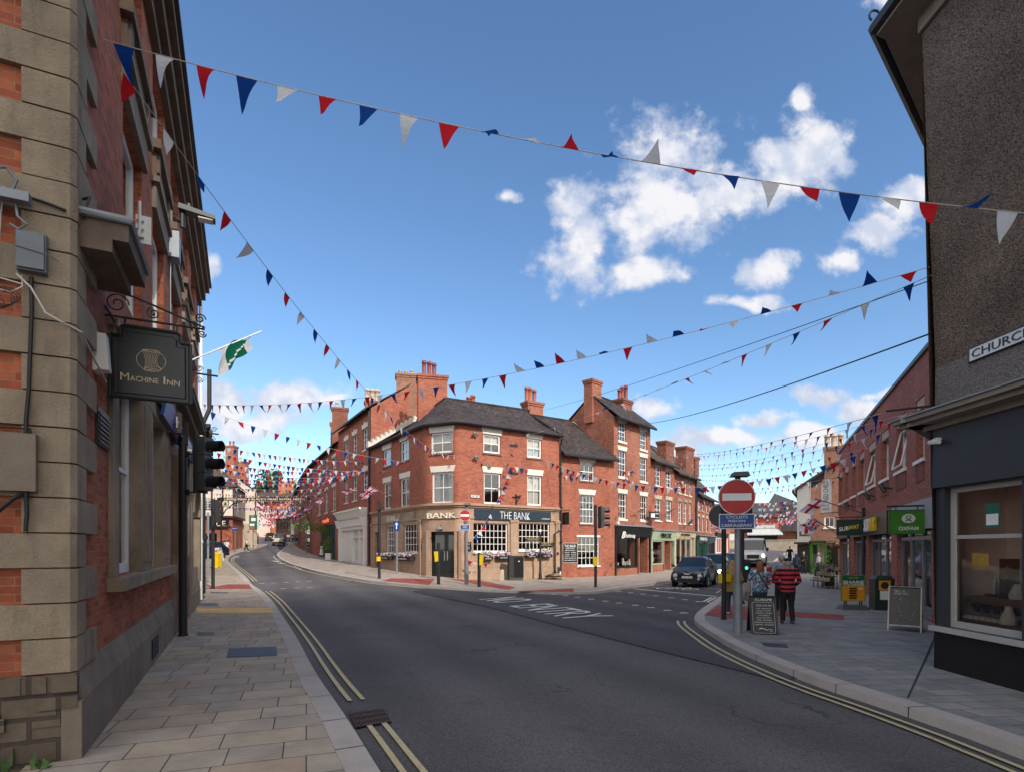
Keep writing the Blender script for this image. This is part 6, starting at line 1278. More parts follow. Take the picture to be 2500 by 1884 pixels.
for s in (sc(725), sc(520), sc(260)): mb = MB(); mb.tube([FRB.pt(s, 0, 3.9), FRB.pt(s, .25, 3.95)], .03, 6); mb.tube([FRB.pt(s, .2, 3.8), FRB.pt(s - .1, .32, 4.05)], .07, 8); mb.build('flood_lamp', 'black_metal', br)
def proj_sign(name, label, F, s, w, z0, z1, m, off=.12):
    t = thing(name, label, 'sign', F.pt(s, off, z0)); G_ = Fr(F.pt(s, off + w, 0).xy, F.pt(s, off, 0).xy); mb = MB(); mb.ob(G_, 0, w, -.05, .05, z0, z1); o = mb.build('board', m, t)
    mb = MB(); mb.tube([F.pt(s, 0, z1 + .1), F.pt(s, off + w + .05, z1 + .1)], .025, 6); [mb.tube([G_.pt(x, 0, z1), G_.pt(x, 0, z1 + .1)], .012, 6) for x in (w * .2, w * .8)]; mb.build('bracket', 'black_metal', t); return t, o, G_
t_, o_s, G_ = proj_sign('hanging_sign', 'dark green hanging sandwich shop sign with white and yellow letters', FRB, FRB.hit(2114, 1290)[0], .95, 2.45, 3.12, 'sub_green')
text('SUB', G_.pt(.1, .056, 2.62), (G_.t + Vector((0, 0, .16))), (Vector((0, 0, 1)) - G_.t * .16), .36, .17, 'sub_white', o_s, .01, thick=.02, shear=.15); text('WAY', G_.pt(.47, .056, 2.69), (G_.t + Vector((0, 0, .16))), (Vector((0, 0, 1)) - G_.t * .16), .38, .17, 'sub_yellow', o_s, .01, thick=.02, shear=.15)
t_, o_o, G_ = proj_sign('hanging_sign', 'square bright green hanging charity shop sign with white emblem', FRB, FRB.hit(2272, 1270)[0], .8, 2.28, 2.92, 'oxf_green')
mb = MB(); 
for a, b, c, d in ((0, .8, 2.28, 2.3), (0, .8, 2.9, 2.92), (0, .02, 2.28, 2.92), (.78, .8, 2.28, 2.92)): mb.ob(G_, a, b, -.055, .058, c, d)
mb.build('sign_frame', 'green_print', t_)
mb = MB(); mb.disc(G_.pt(.43, .051, 2.69), G_.n, .15, .006, 28, 0, .12); o2 = mb.build('emblem', 'sign_white', o_o)
mb = MB(); mb.tube([G_.pt(.43 + .055 * math.cos(a * .39), .06, 2.72 + .045 * math.sin(a * .39)) for a in range(17)], .011, 5); mb.tube([G_.pt(.36, .06, 2.62), G_.pt(.43, .06, 2.665), G_.pt(.5, .06, 2.62)], .011, 5); mb.tube([G_.pt(.37, .06, 2.645), G_.pt(.49, .06, 2.645)], .008, 5); mb.build('emblem_figure', 'oxf_green', o_o)
text('OXFAM', G_.pt(.21, .056, 2.38), G_.t, (0, 0, 1), .44, .1, 'sign_white', o_o, .006, thick=.02)
# older gabled building beyond, and green kiosk at its foot
FG2 = Fr((22.9, 45.5), (28.2, 42.0)); og = thing('old_gabled_house', 'old house with grey rendered strip, brown brick wall and three pale chimney pots', 'building', (27, 47, 0))
def q2(x, y): return FG2.hit(1900 + x * .42, 800 + y * .42)
tp = [q2(95, 935), q2(215, 860), q2(345, 775), q2(390, 745)]
mb = MB(); s_m = q2(190, 900)[0]
sl_ = lambda s: 6.7 + (s - tp[0][0]) * (tp[3][1] - tp[0][1]) / (tp[3][0] - tp[0][0])
mb.face([FG2.pt(.05, 0, -.3), FG2.pt(s_m, 0, -.3), FG2.pt(s_m, 0, sl_(s_m)), FG2.pt(.05, 0, sl_(.05))]); bdir = Vector((.5, .87, 0)) * 9
mb.face([FG2.pt(.05, 0, -.3) + bdir, FG2.pt(.05, 0, -.3), FG2.pt(.05, 0, sl_(.05)), FG2.pt(.05, 0, sl_(.05)) + bdir]); mb.build('wall', 'render_grey', og)
hq = FG2.rect(2012, 1260, 2038, 1287); mb = MB(); FGp = Fr(FG2.pt(s_m, .01, 0).xy, FG2.pt(FG2.L, .01, 0).xy); hq = (hq[0] - s_m, hq[1] - s_m, hq[2], hq[3]); mb.wall(FGp, 0, FGp.L, -.3, 5.6, [hq])
mb.face([FGp.pt(0, 0, 5.6), FGp.pt(FGp.L, 0, 5.6), FGp.pt(FGp.L, 0, sl_(FG2.L) - .5), FGp.pt(0, 0, sl_(s_m) - .8)]); mb.build('wall', 'brick_brown', og); win(og, FGp, hq, .06, 2, 1, None, None, 'white_wood', fw=.1)
rr = MB(); roof_mb(rr, [[FG2.pt(-.3, .3, sl_(-.3)), FG2.pt(FG2.L, .3, sl_(FG2.L)), FG2.pt(FG2.L, 0, sl_(FG2.L)) + bdir, FG2.pt(-.3, 0, sl_(-.3)) + bdir]], .2); ror = rr.build('roof', 'tile_roof', og); chimney(ror, FG2.pt(q2(320, 720)[0], -.6, 0).xy, 1.35, .8, 6, 9.9, 'brick_brown', ((.16, 1), (.5, 1), (.84, 1)), 'pot_buff', -.5, ph=1.0, pr=.2)
ki = thing('green_kiosk', 'small lime green framed shop with a glowing orange lamp inside', 'kiosk', (22.5, 42.5, 0)); FKi = Fr(D(1946, 1400, 43.5).xy, D(2017, 1400, 41.5).xy); kl = FKi.L; kz = -.02
mb = MB(); mb.ob(FKi, 0, kl * .42, -1.5, -.02, kz, 2.25); mb.ob(FKi, -.1, kl * .45, -1.6, .25, 2.26, 2.4); mb.build('porch', 'timber_black', ki)
mb = MB(); 
for a, b, c, d in ((kl * .44, kl * .5, kz, 2.4), (kl * .93, kl, kz, 2.4), (kl * .44, kl, 2.2, 2.4), (kl * .44, kl, kz, .7), (kl * .7, kl * .73, .7, 2.2)): mb.ob(FKi, a, b, -.2, 0, c, d)
mb.build('frame', 'lime_green', ki); mb = MB(); mb.ob(FKi, kl * .45, kl * .99, -1.4, -1.3, kz, 2.35); mb.build('back_wall', 'interior_cream', ki); mb = MB(); mb.ob(FKi, kl * .44, kl, -1.4, .1, 2.41, 2.5); mb.build('roof', 'sign_grey', ki)
mb = MB(); mb.tube([FKi.pt(kl * .82, -.5, 1.25), FKi.pt(kl * .82, -.5, 1.65)], .05, 8); mb.build('lamp', 'lamp_orange', ki)
def leafy(name, label, cat, c, rx, ry, rz, n, m, size=.12, flowers=None, kind=None, parent=None):
    mb = MB(); rnd = random.Random(len(label or "") + n)
    cl = [(rnd.uniform(-1, 1), rnd.uniform(-1, 1), rnd.uniform(-1, 1)) for _ in range(max(5, n // 60))]
    for i in range(n):
        k = rnd.choice(cl); u = [k[j] * .75 + rnd.gauss(0, .22) for j in range(3)]; p = Vector((c[0] + u[0] * rx, c[1] + u[1] * ry, c[2] + u[2] * rz)); d = Vector((rnd.uniform(-1, 1), rnd.uniform(-1, 1), rnd.uniform(-.5, 1))).normalized() * size * rnd.uniform(.6, 1.3); w = d.cross(Vector((rnd.uniform(-1, 1), rnd.uniform(-1, 1), 1))).normalized() * size * .45
        mb.face([p - d * .5, p + w * .6, p + d * .5, p - w * .6], 1 if flowers and rnd.random() < .4 else 0)
    return mb.build(name, [m] + ([flowers] if flowers else []), parent, label, cat, kind=kind)
tr_ = MB(); FTr = Fr(D(2018, 1400, 41.4).xy, D(2046, 1400, 40.5).xy); trt = thing('planted_trellis', 'dark trellis panel covered in climbing leaves right of the green kiosk', 'trellis', FTr.pt(.5, 0, 0)); tr_.ob(FTr, 0, FTr.L, -.06, 0, 0, 1.9); tr_.build('panel', 'timber_black', trt); q = FTr.pt(FTr.L / 2, .06, 1.0); leafy('leaves', None, None, q, .45, .15, .85, 500, 'leaf', .14, parent=trt)
# market-place end of the right street
Fx = Fr((25.5, 92), (41.2, 84.5)); zx = 2.4
fx = terrace('low_brick_shops', 'low orange brick shop block with a white awning ending the right street', Fx, 9, 6.7, 7.6, 'brick_far', 'slate_roof', [(2, 7.5, 2.5, 4.2), (8.8, 10.6, 2.5, 4.4), (11.9, 16.0, 2.4, 4.6)], zb=1.5, back=(.4, .9))
mb = MB(); mb.ob(Fx, 2, 7.5, -.4, -.2, 2.3, 4.2); mb.ob(Fx, 12, 16, -2, -.3, 2.3, 4.6, 1); mb.ob(Fx, 2.5, 4.0, -.19, -.1, 2.6, 4.1, 2); mb.ob(Fx, 5, 7, -.19, -.1, 2.6, 4.1, 2); mb.ob(Fx, 9, 10.4, -.3, -.15, 2.5, 4.3, 2); mb.build('shop_window', ['sign_grey', 'interior_dark', 'white_wood'], fx)
aw = MB(); aw.hexa([Fx.pt(11.6, 0, 4.8), Fx.pt(16.3, 0, 4.8), Fx.pt(16.8, 2.6, 3.9), Fx.pt(12.0, 2.6, 3.9)], [Fx.pt(11.6, 0, 4.9), Fx.pt(16.3, 0, 4.9), Fx.pt(16.8, 2.6, 4.02), Fx.pt(12.0, 2.6, 4.02)]); aw.ob(Fx, 11.7, 15.7, .003, .1, 4.95, 5.45); aw.build('awning', 'awning', fx)
Fy = Fr((40.6, 84.9), (49.5, 80.5)); fy = terrace('green_shop_block', 'low building with deep dark tiled roof over a bright green shopfront', Fy, 8, 5.2, 8.6, 'brick_far', 'tile_roof', [(1.8, 6.0, 2.3, 4.7)], zb=1.5, back=(.4, .9), eav=.9)
mb = MB(); mb.ob(Fy, 1.8, 6.0, -.35, -.1, 4.0, 4.7); mb.ob(Fy, 1.8, 6.0, -.35, -.12, 2.3, 2.9); mb.ob(Fy, 1.8, 6, -.6, -.5, 2.9, 4.0, 1); o = mb.build('shopfront', ['oxf_green', 'teal_dark'], fy); text('GARDEN SHOP', Fy.pt(2.2, -.09, 4.2), Fy.t, (0, 0, 1), 3.4, .3, 'sign_white', o, .02)
tw = MB(); tA = [G(1700, 1338), G(1790, 1337), G(1860, 1335), G(1948, 1327)]; tA = [D(1690, 1, 82), D(1800, 1, 80), D(1870, 1, 77), D(1960, 1, 74)]
for p, q in zip(tA, tA[1:]): F = Fr(p.xy, q.xy); tw.ob(F, 0, F.L, -.4, 0, 0, 3.0); tw.ob(F, 0, F.L, -.45, .06, 3.003, 3.12)
tag(tw.build('retaining_wall', 'pale_stone'), 'low sandstone wall curving across the far end of the right street', 'wall')
Fz = Fr((46, 112), (56, 108)); pz_ = thing('pyramid_roof_building', 'large dark building with pointed slate roof above the far market place', 'building', (50, 112, 3)); mb = MB(); b4 = [D(1868, 1238, 108), D(1975, 1238, 104), D(1990, 1238, 120), D(1860, 1238, 124)]; apx = D(1891, 1203, 114)
mb.hexa([Vector((p.x, p.y, 2)) for p in b4], [Vector((p.x, p.y, 9.6)) for p in b4]); mb.build('wall', 'stone_grey', pz_); mb = MB(); ap2 = apx + Vector((7, -1, .0))
b5 = [Vector((p.x, p.y, 9.62)) for p in b4]; mb.face([b5[0], b5[1], apx]); mb.face([b5[1], b5[2], apx]); mb.face([b5[2], b5[3], apx]); mb.face([b5[3], b5[0], apx]); mb.build('roof', 'slate_roof', pz_)
Fw = Fr((36, 104), (52, 99)); terrace('grey_roofed_house', 'brown brick house with broad grey roof behind the far bunting on the right', Fw, 8, 7.2, 10.2, 'brick_brown', 'slate_roof', [], zb=2, back=(.3, .95)); 
# trees closing the left street
def tree(label, c, h, r, n=2600, m='leaf', size=.55):
    t = thing('tree', label, 'tree', c, 'trees beyond the end of the left street'); mb = MB(); c = Vector(c); mb.tube([c, c + Vector((.2, 0, h * .3)), c + Vector((0, .1, h * .7))], r * .09, 8, r1=r * .03); rnd = random.Random(int(c.x))
    for i in range(6): a = i * 1.05; s = c + Vector((0, 0, h * (.3 + .05 * i))); mb.tube([s, s + Vector((math.cos(a) * r * .4, math.sin(a) * r * .4, h * .12)), s + Vector((math.cos(a) * r * .7, math.sin(a) * r * .7, h * .22))], r * .035, 6, r1=r * .01)
    mb.build('trunk', 'bark', t); f = MB(); lobes = [(rnd.uniform(-.75, .75), rnd.uniform(-.75, .75), rnd.uniform(-.6, .95), rnd.uniform(.25, .5)) for _ in range(22)]
    for i in range(n):
        L = rnd.choice(lobes); v = Vector((rnd.gauss(0, 1), rnd.gauss(0, 1), rnd.gauss(0, 1))).normalized() * L[3] * rnd.uniform(.6, 1.05); p = c + Vector(((L[0] * (1.1 - abs(L[2]) * .5) + v.x) * r, (L[1] + v.y) * r, h * .62 + (L[2] + v.z) * h * .33)); d = Vector((rnd.uniform(-1, 1), rnd.uniform(-1, 1), rnd.uniform(-1, 1))).normalized() * size * rnd.uniform(.5, 1.2); w = d.cross(Vector((rnd.uniform(-1, 1), rnd.uniform(-1, 1), 1))).normalized() * size * .5; f.face([p - d, p + w, p + d, p - w])
    f.build('crown', 'leaf', t)
tree('dark green tree rising behind the pub crossbeam sign, the taller one nearer the cream gable', (-62, 147, 4), 17.5, 4.6); tree('smaller rounded tree just left of the orange brick house', (-57, 145, 4), 14.5, 3.5)
# ---------------------------------------------------------------- street furniture
def on(u, v): return G(u, v)
def post(name, label, cat, base, r, h, m, group=None, collar=True):
    t = thing(name, label, cat, base, group); mb = MB(); mb.tube([base + Vector((0, 0, -.05)), base + Vector((0, 0, h))], r, 14)
    if collar: mb.tube([base, base + Vector((0, 0, .04))], r * 1.25, 14)
    mb.build('pole', m, t, smooth=False); return t
def signal_head(t, c, face, h=1.15, lit=None, w=.3):
    """three-lens head: backing board, housing, hooded lenses; face is the direction it shines"""
    f = Vector((*face, 0)).normalized(); F = Fr((c.x - f.y * -1 * 0, c.y), (c.x - f.y, c.y + f.x)); s = Vector((-f.y, f.x, 0)); z0 = c.z
    F = Fr((c - s * (w / 2)).xy, (c + s * (w / 2)).xy); F = F if F.n.dot(f) > 0 else Fr((c + s * (w / 2)).xy, (c - s * (w / 2)).xy)
    mb = MB(); mb.ob(F, -.06, w + .06, -.05, 0, z0 - .04, z0 + h + .04); bo = mb.build('backing_board', 'black_matt', t)
    mb = MB()
    for i in range(3): mb.ob(F, 0, w, .003, .17, z0 + i * h / 3 + .006, z0 + (i + 1) * h / 3 - .006)
    ho = mb.build('housing', 'sign_grey', t)
    for i in range(3):
        q = F.pt(w / 2, .17, z0 + (i + .5) * h / 3); r = .125; k = 14; mb = MB()
        pts = [(r * math.cos(a), r * math.sin(a)) for a in [math.radians(-50 + 280 * j / k) for j in range(k + 1)]]
        for (a, b), (c2, d) in zip(pts, pts[1:]):
            for rr, fl in ((1, 0), (.94, 1)):
                e = [q + F.t * (a * rr) + Vector((0, 0, b * rr)), q + F.t * (c2 * rr) + Vector((0, 0, d * rr))]; x = F.n * (.3 if True else 0); g = [e[0], e[1], e[1] + x, e[0] + x]; mb.face(g[::-1] if fl else g)
        mb.build('visor', 'black_metal', ho, smooth=True)
        mb = MB(); mb.disc(q, F.n, .1, .015, 16); mb.build('lens', 'lamp_clear' if lit != i else 'green_lit', ho)
    return F
b = on(447, 1551); tl = post('traffic_light', 'thick black traffic signal pole beside the left brick wall, head seen from the side', 'traffic light', b, .085, 4.62, 'black_metal')
mb = MB(); mb.tube([b + Vector((0, 0, 4.15)), b + Vector((0, 0, 4.66))], .1, 14); mb.build('cap', 'black_matt', tl)
hc = b + Vector((.42, -.03, 3.15)); signal_head(tl, hc, (1, -.12)); mb = MB()
for z in (3.95, 3.12): mb.tube([b + Vector((0, 0, z)), hc + Vector((.02, 0, z - 3.15))], .014, 6); mb.box(b.x + .05, b.x + .14, b.y - .03, b.y + .03, z - .06, z + .06)
mb.build('bracket', 'black_metal', tl)
b = on(520, 1436); tl = post('traffic_light', 'thinner black signal pole at the far end of the red paving on the left pavement', 'traffic light', b, .075, 4.0, 'black_metal'); signal_head(tl, b + Vector((.02, .18, 3.0)), (-.3, 1), .95, w=.25); mb = MB(); mb.box(b.x - .1, b.x + .14, b.y - .12, b.y + .1, 2.75, 2.95); mb.build('push_button_box', 'black_metal', tl)
b = on(508, 1412); t = post('grey_post', 'plain galvanised grey post left of the thin black signal pole', 'post', b, .06, 3.6, 'grey_metal')
b = on(926, 1411); tl = post('traffic_light', 'black signal pole with yellow push-button box in front of the pub\'s side wing', 'traffic light', b, .075, 4.25, 'black_metal'); mb = MB(); mb.box(b.x - .06, b.x + .18, b.y - .2, b.y - .05, b.z + 3.75, b.z + 3.95); mb.build('detector', 'black_matt', tl); mb = MB(); mb.box(b.x - .1, b.x + .1, b.y - .2, b.y - .07, b.z + .95, b.z + 1.2); mb.build('push_button_box', 'yellow_plastic', tl)
b = on(969, 1399); t = post('arrow_sign', 'grey post with small blue square one-way arrow sign beside the pub\'s side windows', 'road sign', b, .06, 3.35, 'grey_metal'); F = Fr((b.x - .19, b.y - .08), (b.x + .19, b.y - .08)); mb = MB(); mb.ob(F, 0, .38, 0, .02, b.z + 2.65, b.z + 3.2); o = mb.build('sign_plate', 'sign_blue', t); mb = MB(); mb.ob(F, .16, .22, .021, .026, b.z + 2.72, b.z + 3.0); mb.hexa([F.pt(.08, .026, b.z + 2.98), F.pt(.3, .026, b.z + 2.98), F.pt(.19, .026, b.z + 3.14)], [F.pt(.08, .021, b.z + 2.98), F.pt(.3, .021, b.z + 2.98), F.pt(.19, .021, b.z + 3.14)]); mb.build('arrow', 'sign_white', o)
def no_entry(name, label, base, ph, dc, r, plate, yaw, pr, lamp=False, extra=None):
    t = post(name, label, 'road sign', base, pr, ph, 'grey_metal'); mb = MB(); mb.tube([base, base + Vector((0, 0, min(1.1, ph * .38)))], pr * 1.45, 14); mb.build('pole_base', 'grey_metal', t)
    f = Vector((math.sin(yaw), -math.cos(yaw), 0)); s = Vector((math.cos(yaw), math.sin(yaw), 0)); F = Fr((dc - s).xy, (dc + s).xy)
    c = Vector((dc.x, dc.y, dc.z)); mb = MB(); mb.disc(c, f, r, .012, 48); o = mb.build('sign_disc', 'sign_white', t); mb = MB(); mb.disc(c + f * .0125, f, r * .955, .003, 48); mb.build('red_face', 'sign_red', o); mb = MB(); mb.ob(F, 1 - r * .78, 1 + r * .78, .0165, .02, c.z - r * .2, c.z + r * .2); mb.build('white_bar', 'sign_white', o); mb = MB(); mb.disc(c - f * .01, f, r * .98, .009, 32); mb.build('sign_back', 'sign_grey', o)
    (px, pw, z0, z1) = plate; mb = MB(); mb.ob(F, 1 + px - pw / 2, 1 + px + pw / 2, 0, .015, z0, z1); o = mb.build('sign_plate', 'sign_white', t); mb = MB(); g = .018; mb.ob(F, 1 + px - pw / 2 + g, 1 + px + pw / 2 - g, .0155, .018, z0 + g, z1 - g); o2 = mb.build('blue_face', 'sign_blue', o); hh = z1 - z0
    for i, (w, x) in enumerate((('CYCLISTS', .6), ('REJOIN', .46), ('CARRIAGEWAY', .86))): text(w, F.pt(1 + px - pw * x / 2, .019, z0 + hh * (.69 - i * .275)), F.t, (0, 0, 1), pw * x, hh * .19, 'sign_white', o2, .002)
    mb = MB(); [mb.ob(F, 1 - .1, 1 + .1, -.06, -.011, z, z + .05) for z in (c.z - .1, z0 + .08)]; mb.build('clamp', 'grey_metal', t)
    if lamp: mb = MB(); mb.tube([base + Vector((0, 0, ph)), base + Vector((0, 0, ph + .1))], pr * .9, 10); q = base + Vector((0, 0, ph + .08)); mb.hexa([q + s * -.16 + f * -.1, q + s * .22 + f * -.1, q + s * .22 + f * .22, q + s * -.16 + f * .22][::1], [q + Vector((0, 0, .09)) + s * -.12 + f * -.08, q + Vector((0, 0, .1)) + s * .18 + f * -.08, q + Vector((0, 0, .1)) + s * .18 + f * .2, q + Vector((0, 0, .09)) + s * -.12 + f * .2]); mb.build('sign_lamp', 'sign_grey', t)
    return t
b = on(1801, 1546); y0 = b.y - .1; c = D(1798.5, 1212, y0); zA, zB = D(0, 1290, y0).z, D(0, 1253, y0).z
no_entry('no_entry_sign', 'large red no entry sign on a grey post on the right pavement', b, D(0, 1172, b.y).z - b.z, c, 43.5 / FPX * y0, (.0, 83 / FPX * y0 * 1.0, zA, zB), R(-9), .068, True)
b = on(1139, 1425); y0 = b.y - .12; c = D(1135, 1257, y0); no_entry('no_entry_sign', 'no entry sign with blue plate on a grey post in front of the pub doors', b, D(0, 1236, b.y).z - b.z, c, 13.9 / FPX * y0, (0, 23 / FPX * y0, D(0, 1295, y0).z, D(0, 1279, y0).z), R(8), .075, True)
b = on(1767, 1511); t = post('traffic_light', 'black pole just left of the large no entry sign, round grey sign back on it', 'traffic light', b, .062, 3.0, 'black_metal'); c = D(1757, 1258, b.y + .15); mb = MB(); mb.disc(c, (-.1, -1, 0), .29, .012, 32); mb.build('sign_back', 'sign_grey', t); mb = MB(); mb.box(b.x - .07, b.x + .02, b.y - .03, b.y + .06, b.z + 1.05, b.z + 1.3); mb.box(b.x - .14, b.x - .06, b.y - .05, b.y + .05, b.z + .98, b.z + 1.24, 1); mb.build('push_button_box', ['black_metal', 'yellow_plastic'], t)
b = Vector((7.95, 19.5, 0)); t = post('traffic_light', 'black signal pole behind the large no entry sign with a green lamp glowing', 'traffic light', b, .06, 3.4, 'black_metal'); mb = MB(); mb.box(b.x - .02, b.x + .3, b.y - .1, b.y + .15, 2.45, 3.3); mb.build('housing', 'black_matt', t); mb = MB(); mb.box(b.x - .06, b.x + .22, b.y - .14, b.y - .02, .6, 1.45); q = mb.build('push_button_box', 'black_matt', t); mb = MB(); mb.disc(b + Vector((.08, -.145, 1.24)), (0, -1, 0), .05, .012, 12); mb.build('green_figure', 'green_lit', q)
for (u, v, v1, lab) in ((1070.6, 1425, 1324, 'short black crossing post with yellow box in front of the pub entrance'), (1169.6, 1431, 1348, 'short black crossing post with yellow box right of the distant no entry sign')):
    b = on(u, v); h = D(0, v1, b.y).z - b.z; t = post('crossing_post', lab, 'crossing post', b, .08, h, 'black_metal', 'short crossing posts by the pub'); s = -1 if u < 1100 else 1; mb = MB(); z = h * (.55 if s < 0 else .64); mb.hexa([b + Vector((s * .09 - .07, -.13, z - .02)), b + Vector((s * .09 + .09, -.13, z + .02)), b + Vector((s * .09 + .09, .06, z)), b + Vector((s * .09 - .07, .06, z))], [b + Vector((s * .12 - .09, -.15, z + .5)), b + Vector((s * .12 + .11, -.15, z + .5)), b + Vector((s * .12 + .11, .06, z + .5)), b + Vector((s * .12 - .09, .06, z + .5))]); mb.build('push_button_box', 'yellow_plastic', t)
b = on(1454, 1432); tl = post('traffic_light', 'black signal pole with yellow push-button box at the kerb in front of the brick cottage', 'traffic light', b, .07, 4.05, 'black_metal'); signal_head(tl, b + Vector((.24, .05, 2.95)), (.95, .2), 1.0, w=.28); mb = MB(); mb.box(b.x - .14, b.x + .08, b.y - .18, b.y - .07, b.z + 1.05, b.z + 1.5); mb.build('push_button_box', 'yellow_plastic', tl)
b = D(1262, 1412, 33.6); b.z = zg(b.x, b.y); F = Fr((b.x - .45, b.y - .3 + .1), (b.x + .4, b.y - .3 + .35)); t = thing('street_cabinet', 'black metal street cabinet against the pub wall under the flower boxes', 'cabinet', b); mb = MB(); mb.ob(F, 0, F.L, -.4, 0, .18, 1.42); mb.ob(F, -.03, F.L + .03, -.43, .03, 1.423, 1.47); mb.build('body', 'black_matt', t); mb = MB(); mb.ob(F, .02, F.L - .02, -.38, -.02, 0, .178); mb.build('plinth', 'sign_grey', t); mb = MB(); mb.ob(F, .3, F.L - .03, .003, .015, .22, 1.38); mb.ob(F, .55, .63, .016, .022, 1.12, 1.17, 1); mb.build('door', ['black_gloss', 'sign_white'], t)
b = on(1319, 1413); t = thing('fingerpost', 'black and gold pedestrian fingerpost in front of the right pub window', 'sign post', b); mb = MB(); mb.lathe(b, [(.14, 0), (.14, .08), (.1, .14), (.09, .4), (.07, .45), (.065, 1.1), (.08, 1.12), (.08, 1.18), (.06, 1.22), (.055, 2.7), (.07, 2.75), (.04, 2.85)], 14); mb.build('pole', 'black_metal', t, smooth=False)
mb = MB(); mb.disc(b + Vector((0, -.02, 3.02)), (0, -1, 0), .13, .04, 20); mb.disc(b + Vector((0, -.062, 3.02)), (0, -1, 0), .09, .008, 20, 1); mb.build('finial', ['black_metal', 'sign_white'], t)
def finger(z, x0, x1, y): 
    F = Fr((b.x + min(x0, x1), b.y + y), (b.x + max(x0, x1), b.y + y - .1)); mb = MB(); mb.ob(F, 0, F.L, -.015, .015, b.z + z, b.z + z + .17); mb.disc(F.pt(0 if x1 < 0 else F.L, -.015, b.z + z + .085), F.n, .1, .03, 14); o = mb.build('finger_board', 'black_metal', t); text('TOWN HALL' if z > 2.3 else 'MARKET PLACE', F.pt(.1, .018, b.z + z + .055), F.t, (0, 0, 1), F.L - .2, .07, 'sign_gold', o, .003); mb = MB(); mb.ob(F, 0, F.L, .01, .02, b.z + z - .02, b.z + z - .003); mb.ob(F, 0, F.L, .01, .02, b.z + z + .173, b.z + z + .19); mb.build('gold_edge', 'gold_leaf', o)
finger(2.36, -.9, 0, -.07); finger(2.1, 0, .75, -.07); finger(1.98, 0, .7, .07)
b = D(1226, 1411, 33.0); b.z = 0; mb = MB(); mb.hexa([b + Vector(p) for p in ((-.12, -.1, 0), (.12, -.1, 0), (.12, .1, 0), (-.12, .1, 0))], [b + Vector(p) for p in ((-.11, -.09, .62), (.11, -.09, .62), (.11, .09, .62), (-.11, .09, .62))]); mb.hexa([b + Vector(p) for p in ((-.11, -.09, .62), (.11, -.09, .62), (.11, .09, .62), (-.11, .09, .62))], [b + Vector(p) for p in ((-.06, -.05, .67), (.06, -.05, .67), (.06, .05, .67), (-.06, .05, .67))]); tag(mb.build('stone_marker', 'pale_stone'), 'small pale stone marker post at the foot of the pub wall', 'marker post')
b = D(1349, 1412, 35.0); b.z = 0; rnd = random.Random(3); mb = MB()
for i in range(14): c = b + Vector((rnd.uniform(-.45, .5), rnd.uniform(-.3, .3), .03 + i * .022)); a = rnd.uniform(0, 3); w, l = rnd.uniform(.2, .45), rnd.uniform(.2, .35); p = [c + Vector((math.cos(a) * x - math.sin(a) * y, math.sin(a) * x + math.cos(a) * y, x * rnd.uniform(-.15, .15))) for x, y in ((-w, -l), (w, -l), (w, l), (-w, l))]; mb.hexa(p, [q + Vector((0, 0, .015)) for q in p])
tag(mb.build('cardboard_pile', 'cardboard'), 'heap of flattened cardboard at the right foot of the pub wall', 'cardboard')
b = D(1366, 1412, 36.1); b.z = 0; mb = MB(); mb.box(b.x - .14, b.x + .12, b.y - .15, b.y + .05, 0, .72); mb.box(b.x + .0, b.x + .08, b.y - .17, b.y - .153, .15, .45, 1); tag(mb.build('utility_box', ['bin_green', 'sign_white']), 'narrow dark green utility box at the foot of the drainpipes beside the pub', 'utility box')
# A-boards and shop signs on the right pavement
def a_board(name, label, P, w, h, yaw, m, lines, rim=None, spread=.32, tm='chalk', legs=False, frame=None):
    t = thing(name, label, 'a-board', P); s = Vector((math.cos(yaw), math.sin(yaw), 0)); f = Vector((math.sin(yaw), -math.cos(yaw), 0)); up = (Vector((0, 0, h)) - f * spread).normalized(); L = math.hypot(h, spread); A = P - s * w / 2 + f * spread
    o = None
    for sg in (1, -1):
        mb = MB(); a = P - s * w / 2 + f * spread * sg; u = (Vector((0, 0, h)) - f * spread * sg).normalized(); n = (s.cross(u)) * sg; z0 = .13 if legs else .0
        q = [a + u * (L * z0), a + s * w + u * (L * z0), a + s * w + u * L, a + u * L]; mb.hexa([p - n * .02 for p in (q if sg > 0 else q[::-1])], [p + n * .0 for p in (q if sg > 0 else q[::-1])]); oo = mb.build('board', m, t)
        if sg > 0: o = oo
        k = MB(); 
        for e in (0, 1): k.tube([a + s * w * e, a + s * w * e + u * L * 1.01], .016, 6)
        k.tube([a + u * L * 1.0, a + s * w + u * L * 1.0], .016, 6); k.tube([a + u * L * max(z0, .02), a + s * w + u * L * max(z0, .02)], .014, 6); k.build('frame', frame or m, t)
    n = s.cross(up)
    for (tx, y0, y1, x0, x1, *mm) in lines: text(tx, A + s * (w * x0) + up * (L * y0) + n * .004, s, up, w * (x1 - x0), L * (y1 - y0), mm[0] if mm else tm, o, .003)
    if rim: k = MB(); (x0, y0, x1, y1) = rim; g = lambda x, y: A + s * (w * x) + up * (L * y) + n * .006; c = .06; pts = [g(x0 + c, y0), g(x1 - c, y0), g(x1, y0 + c * .7), g(x1, y1 - c * .7), g(x1 - c, y1), g(x0 + c, y1), g(x0, y1 - c * .7), g(x0, y0 + c * .7)]; [k.tube([p, q], .004, 5) for p, q in zip(pts, pts[1:] + pts[:1])]; k.build('border', tm, o)
    return t, o, A, s, up, n, L
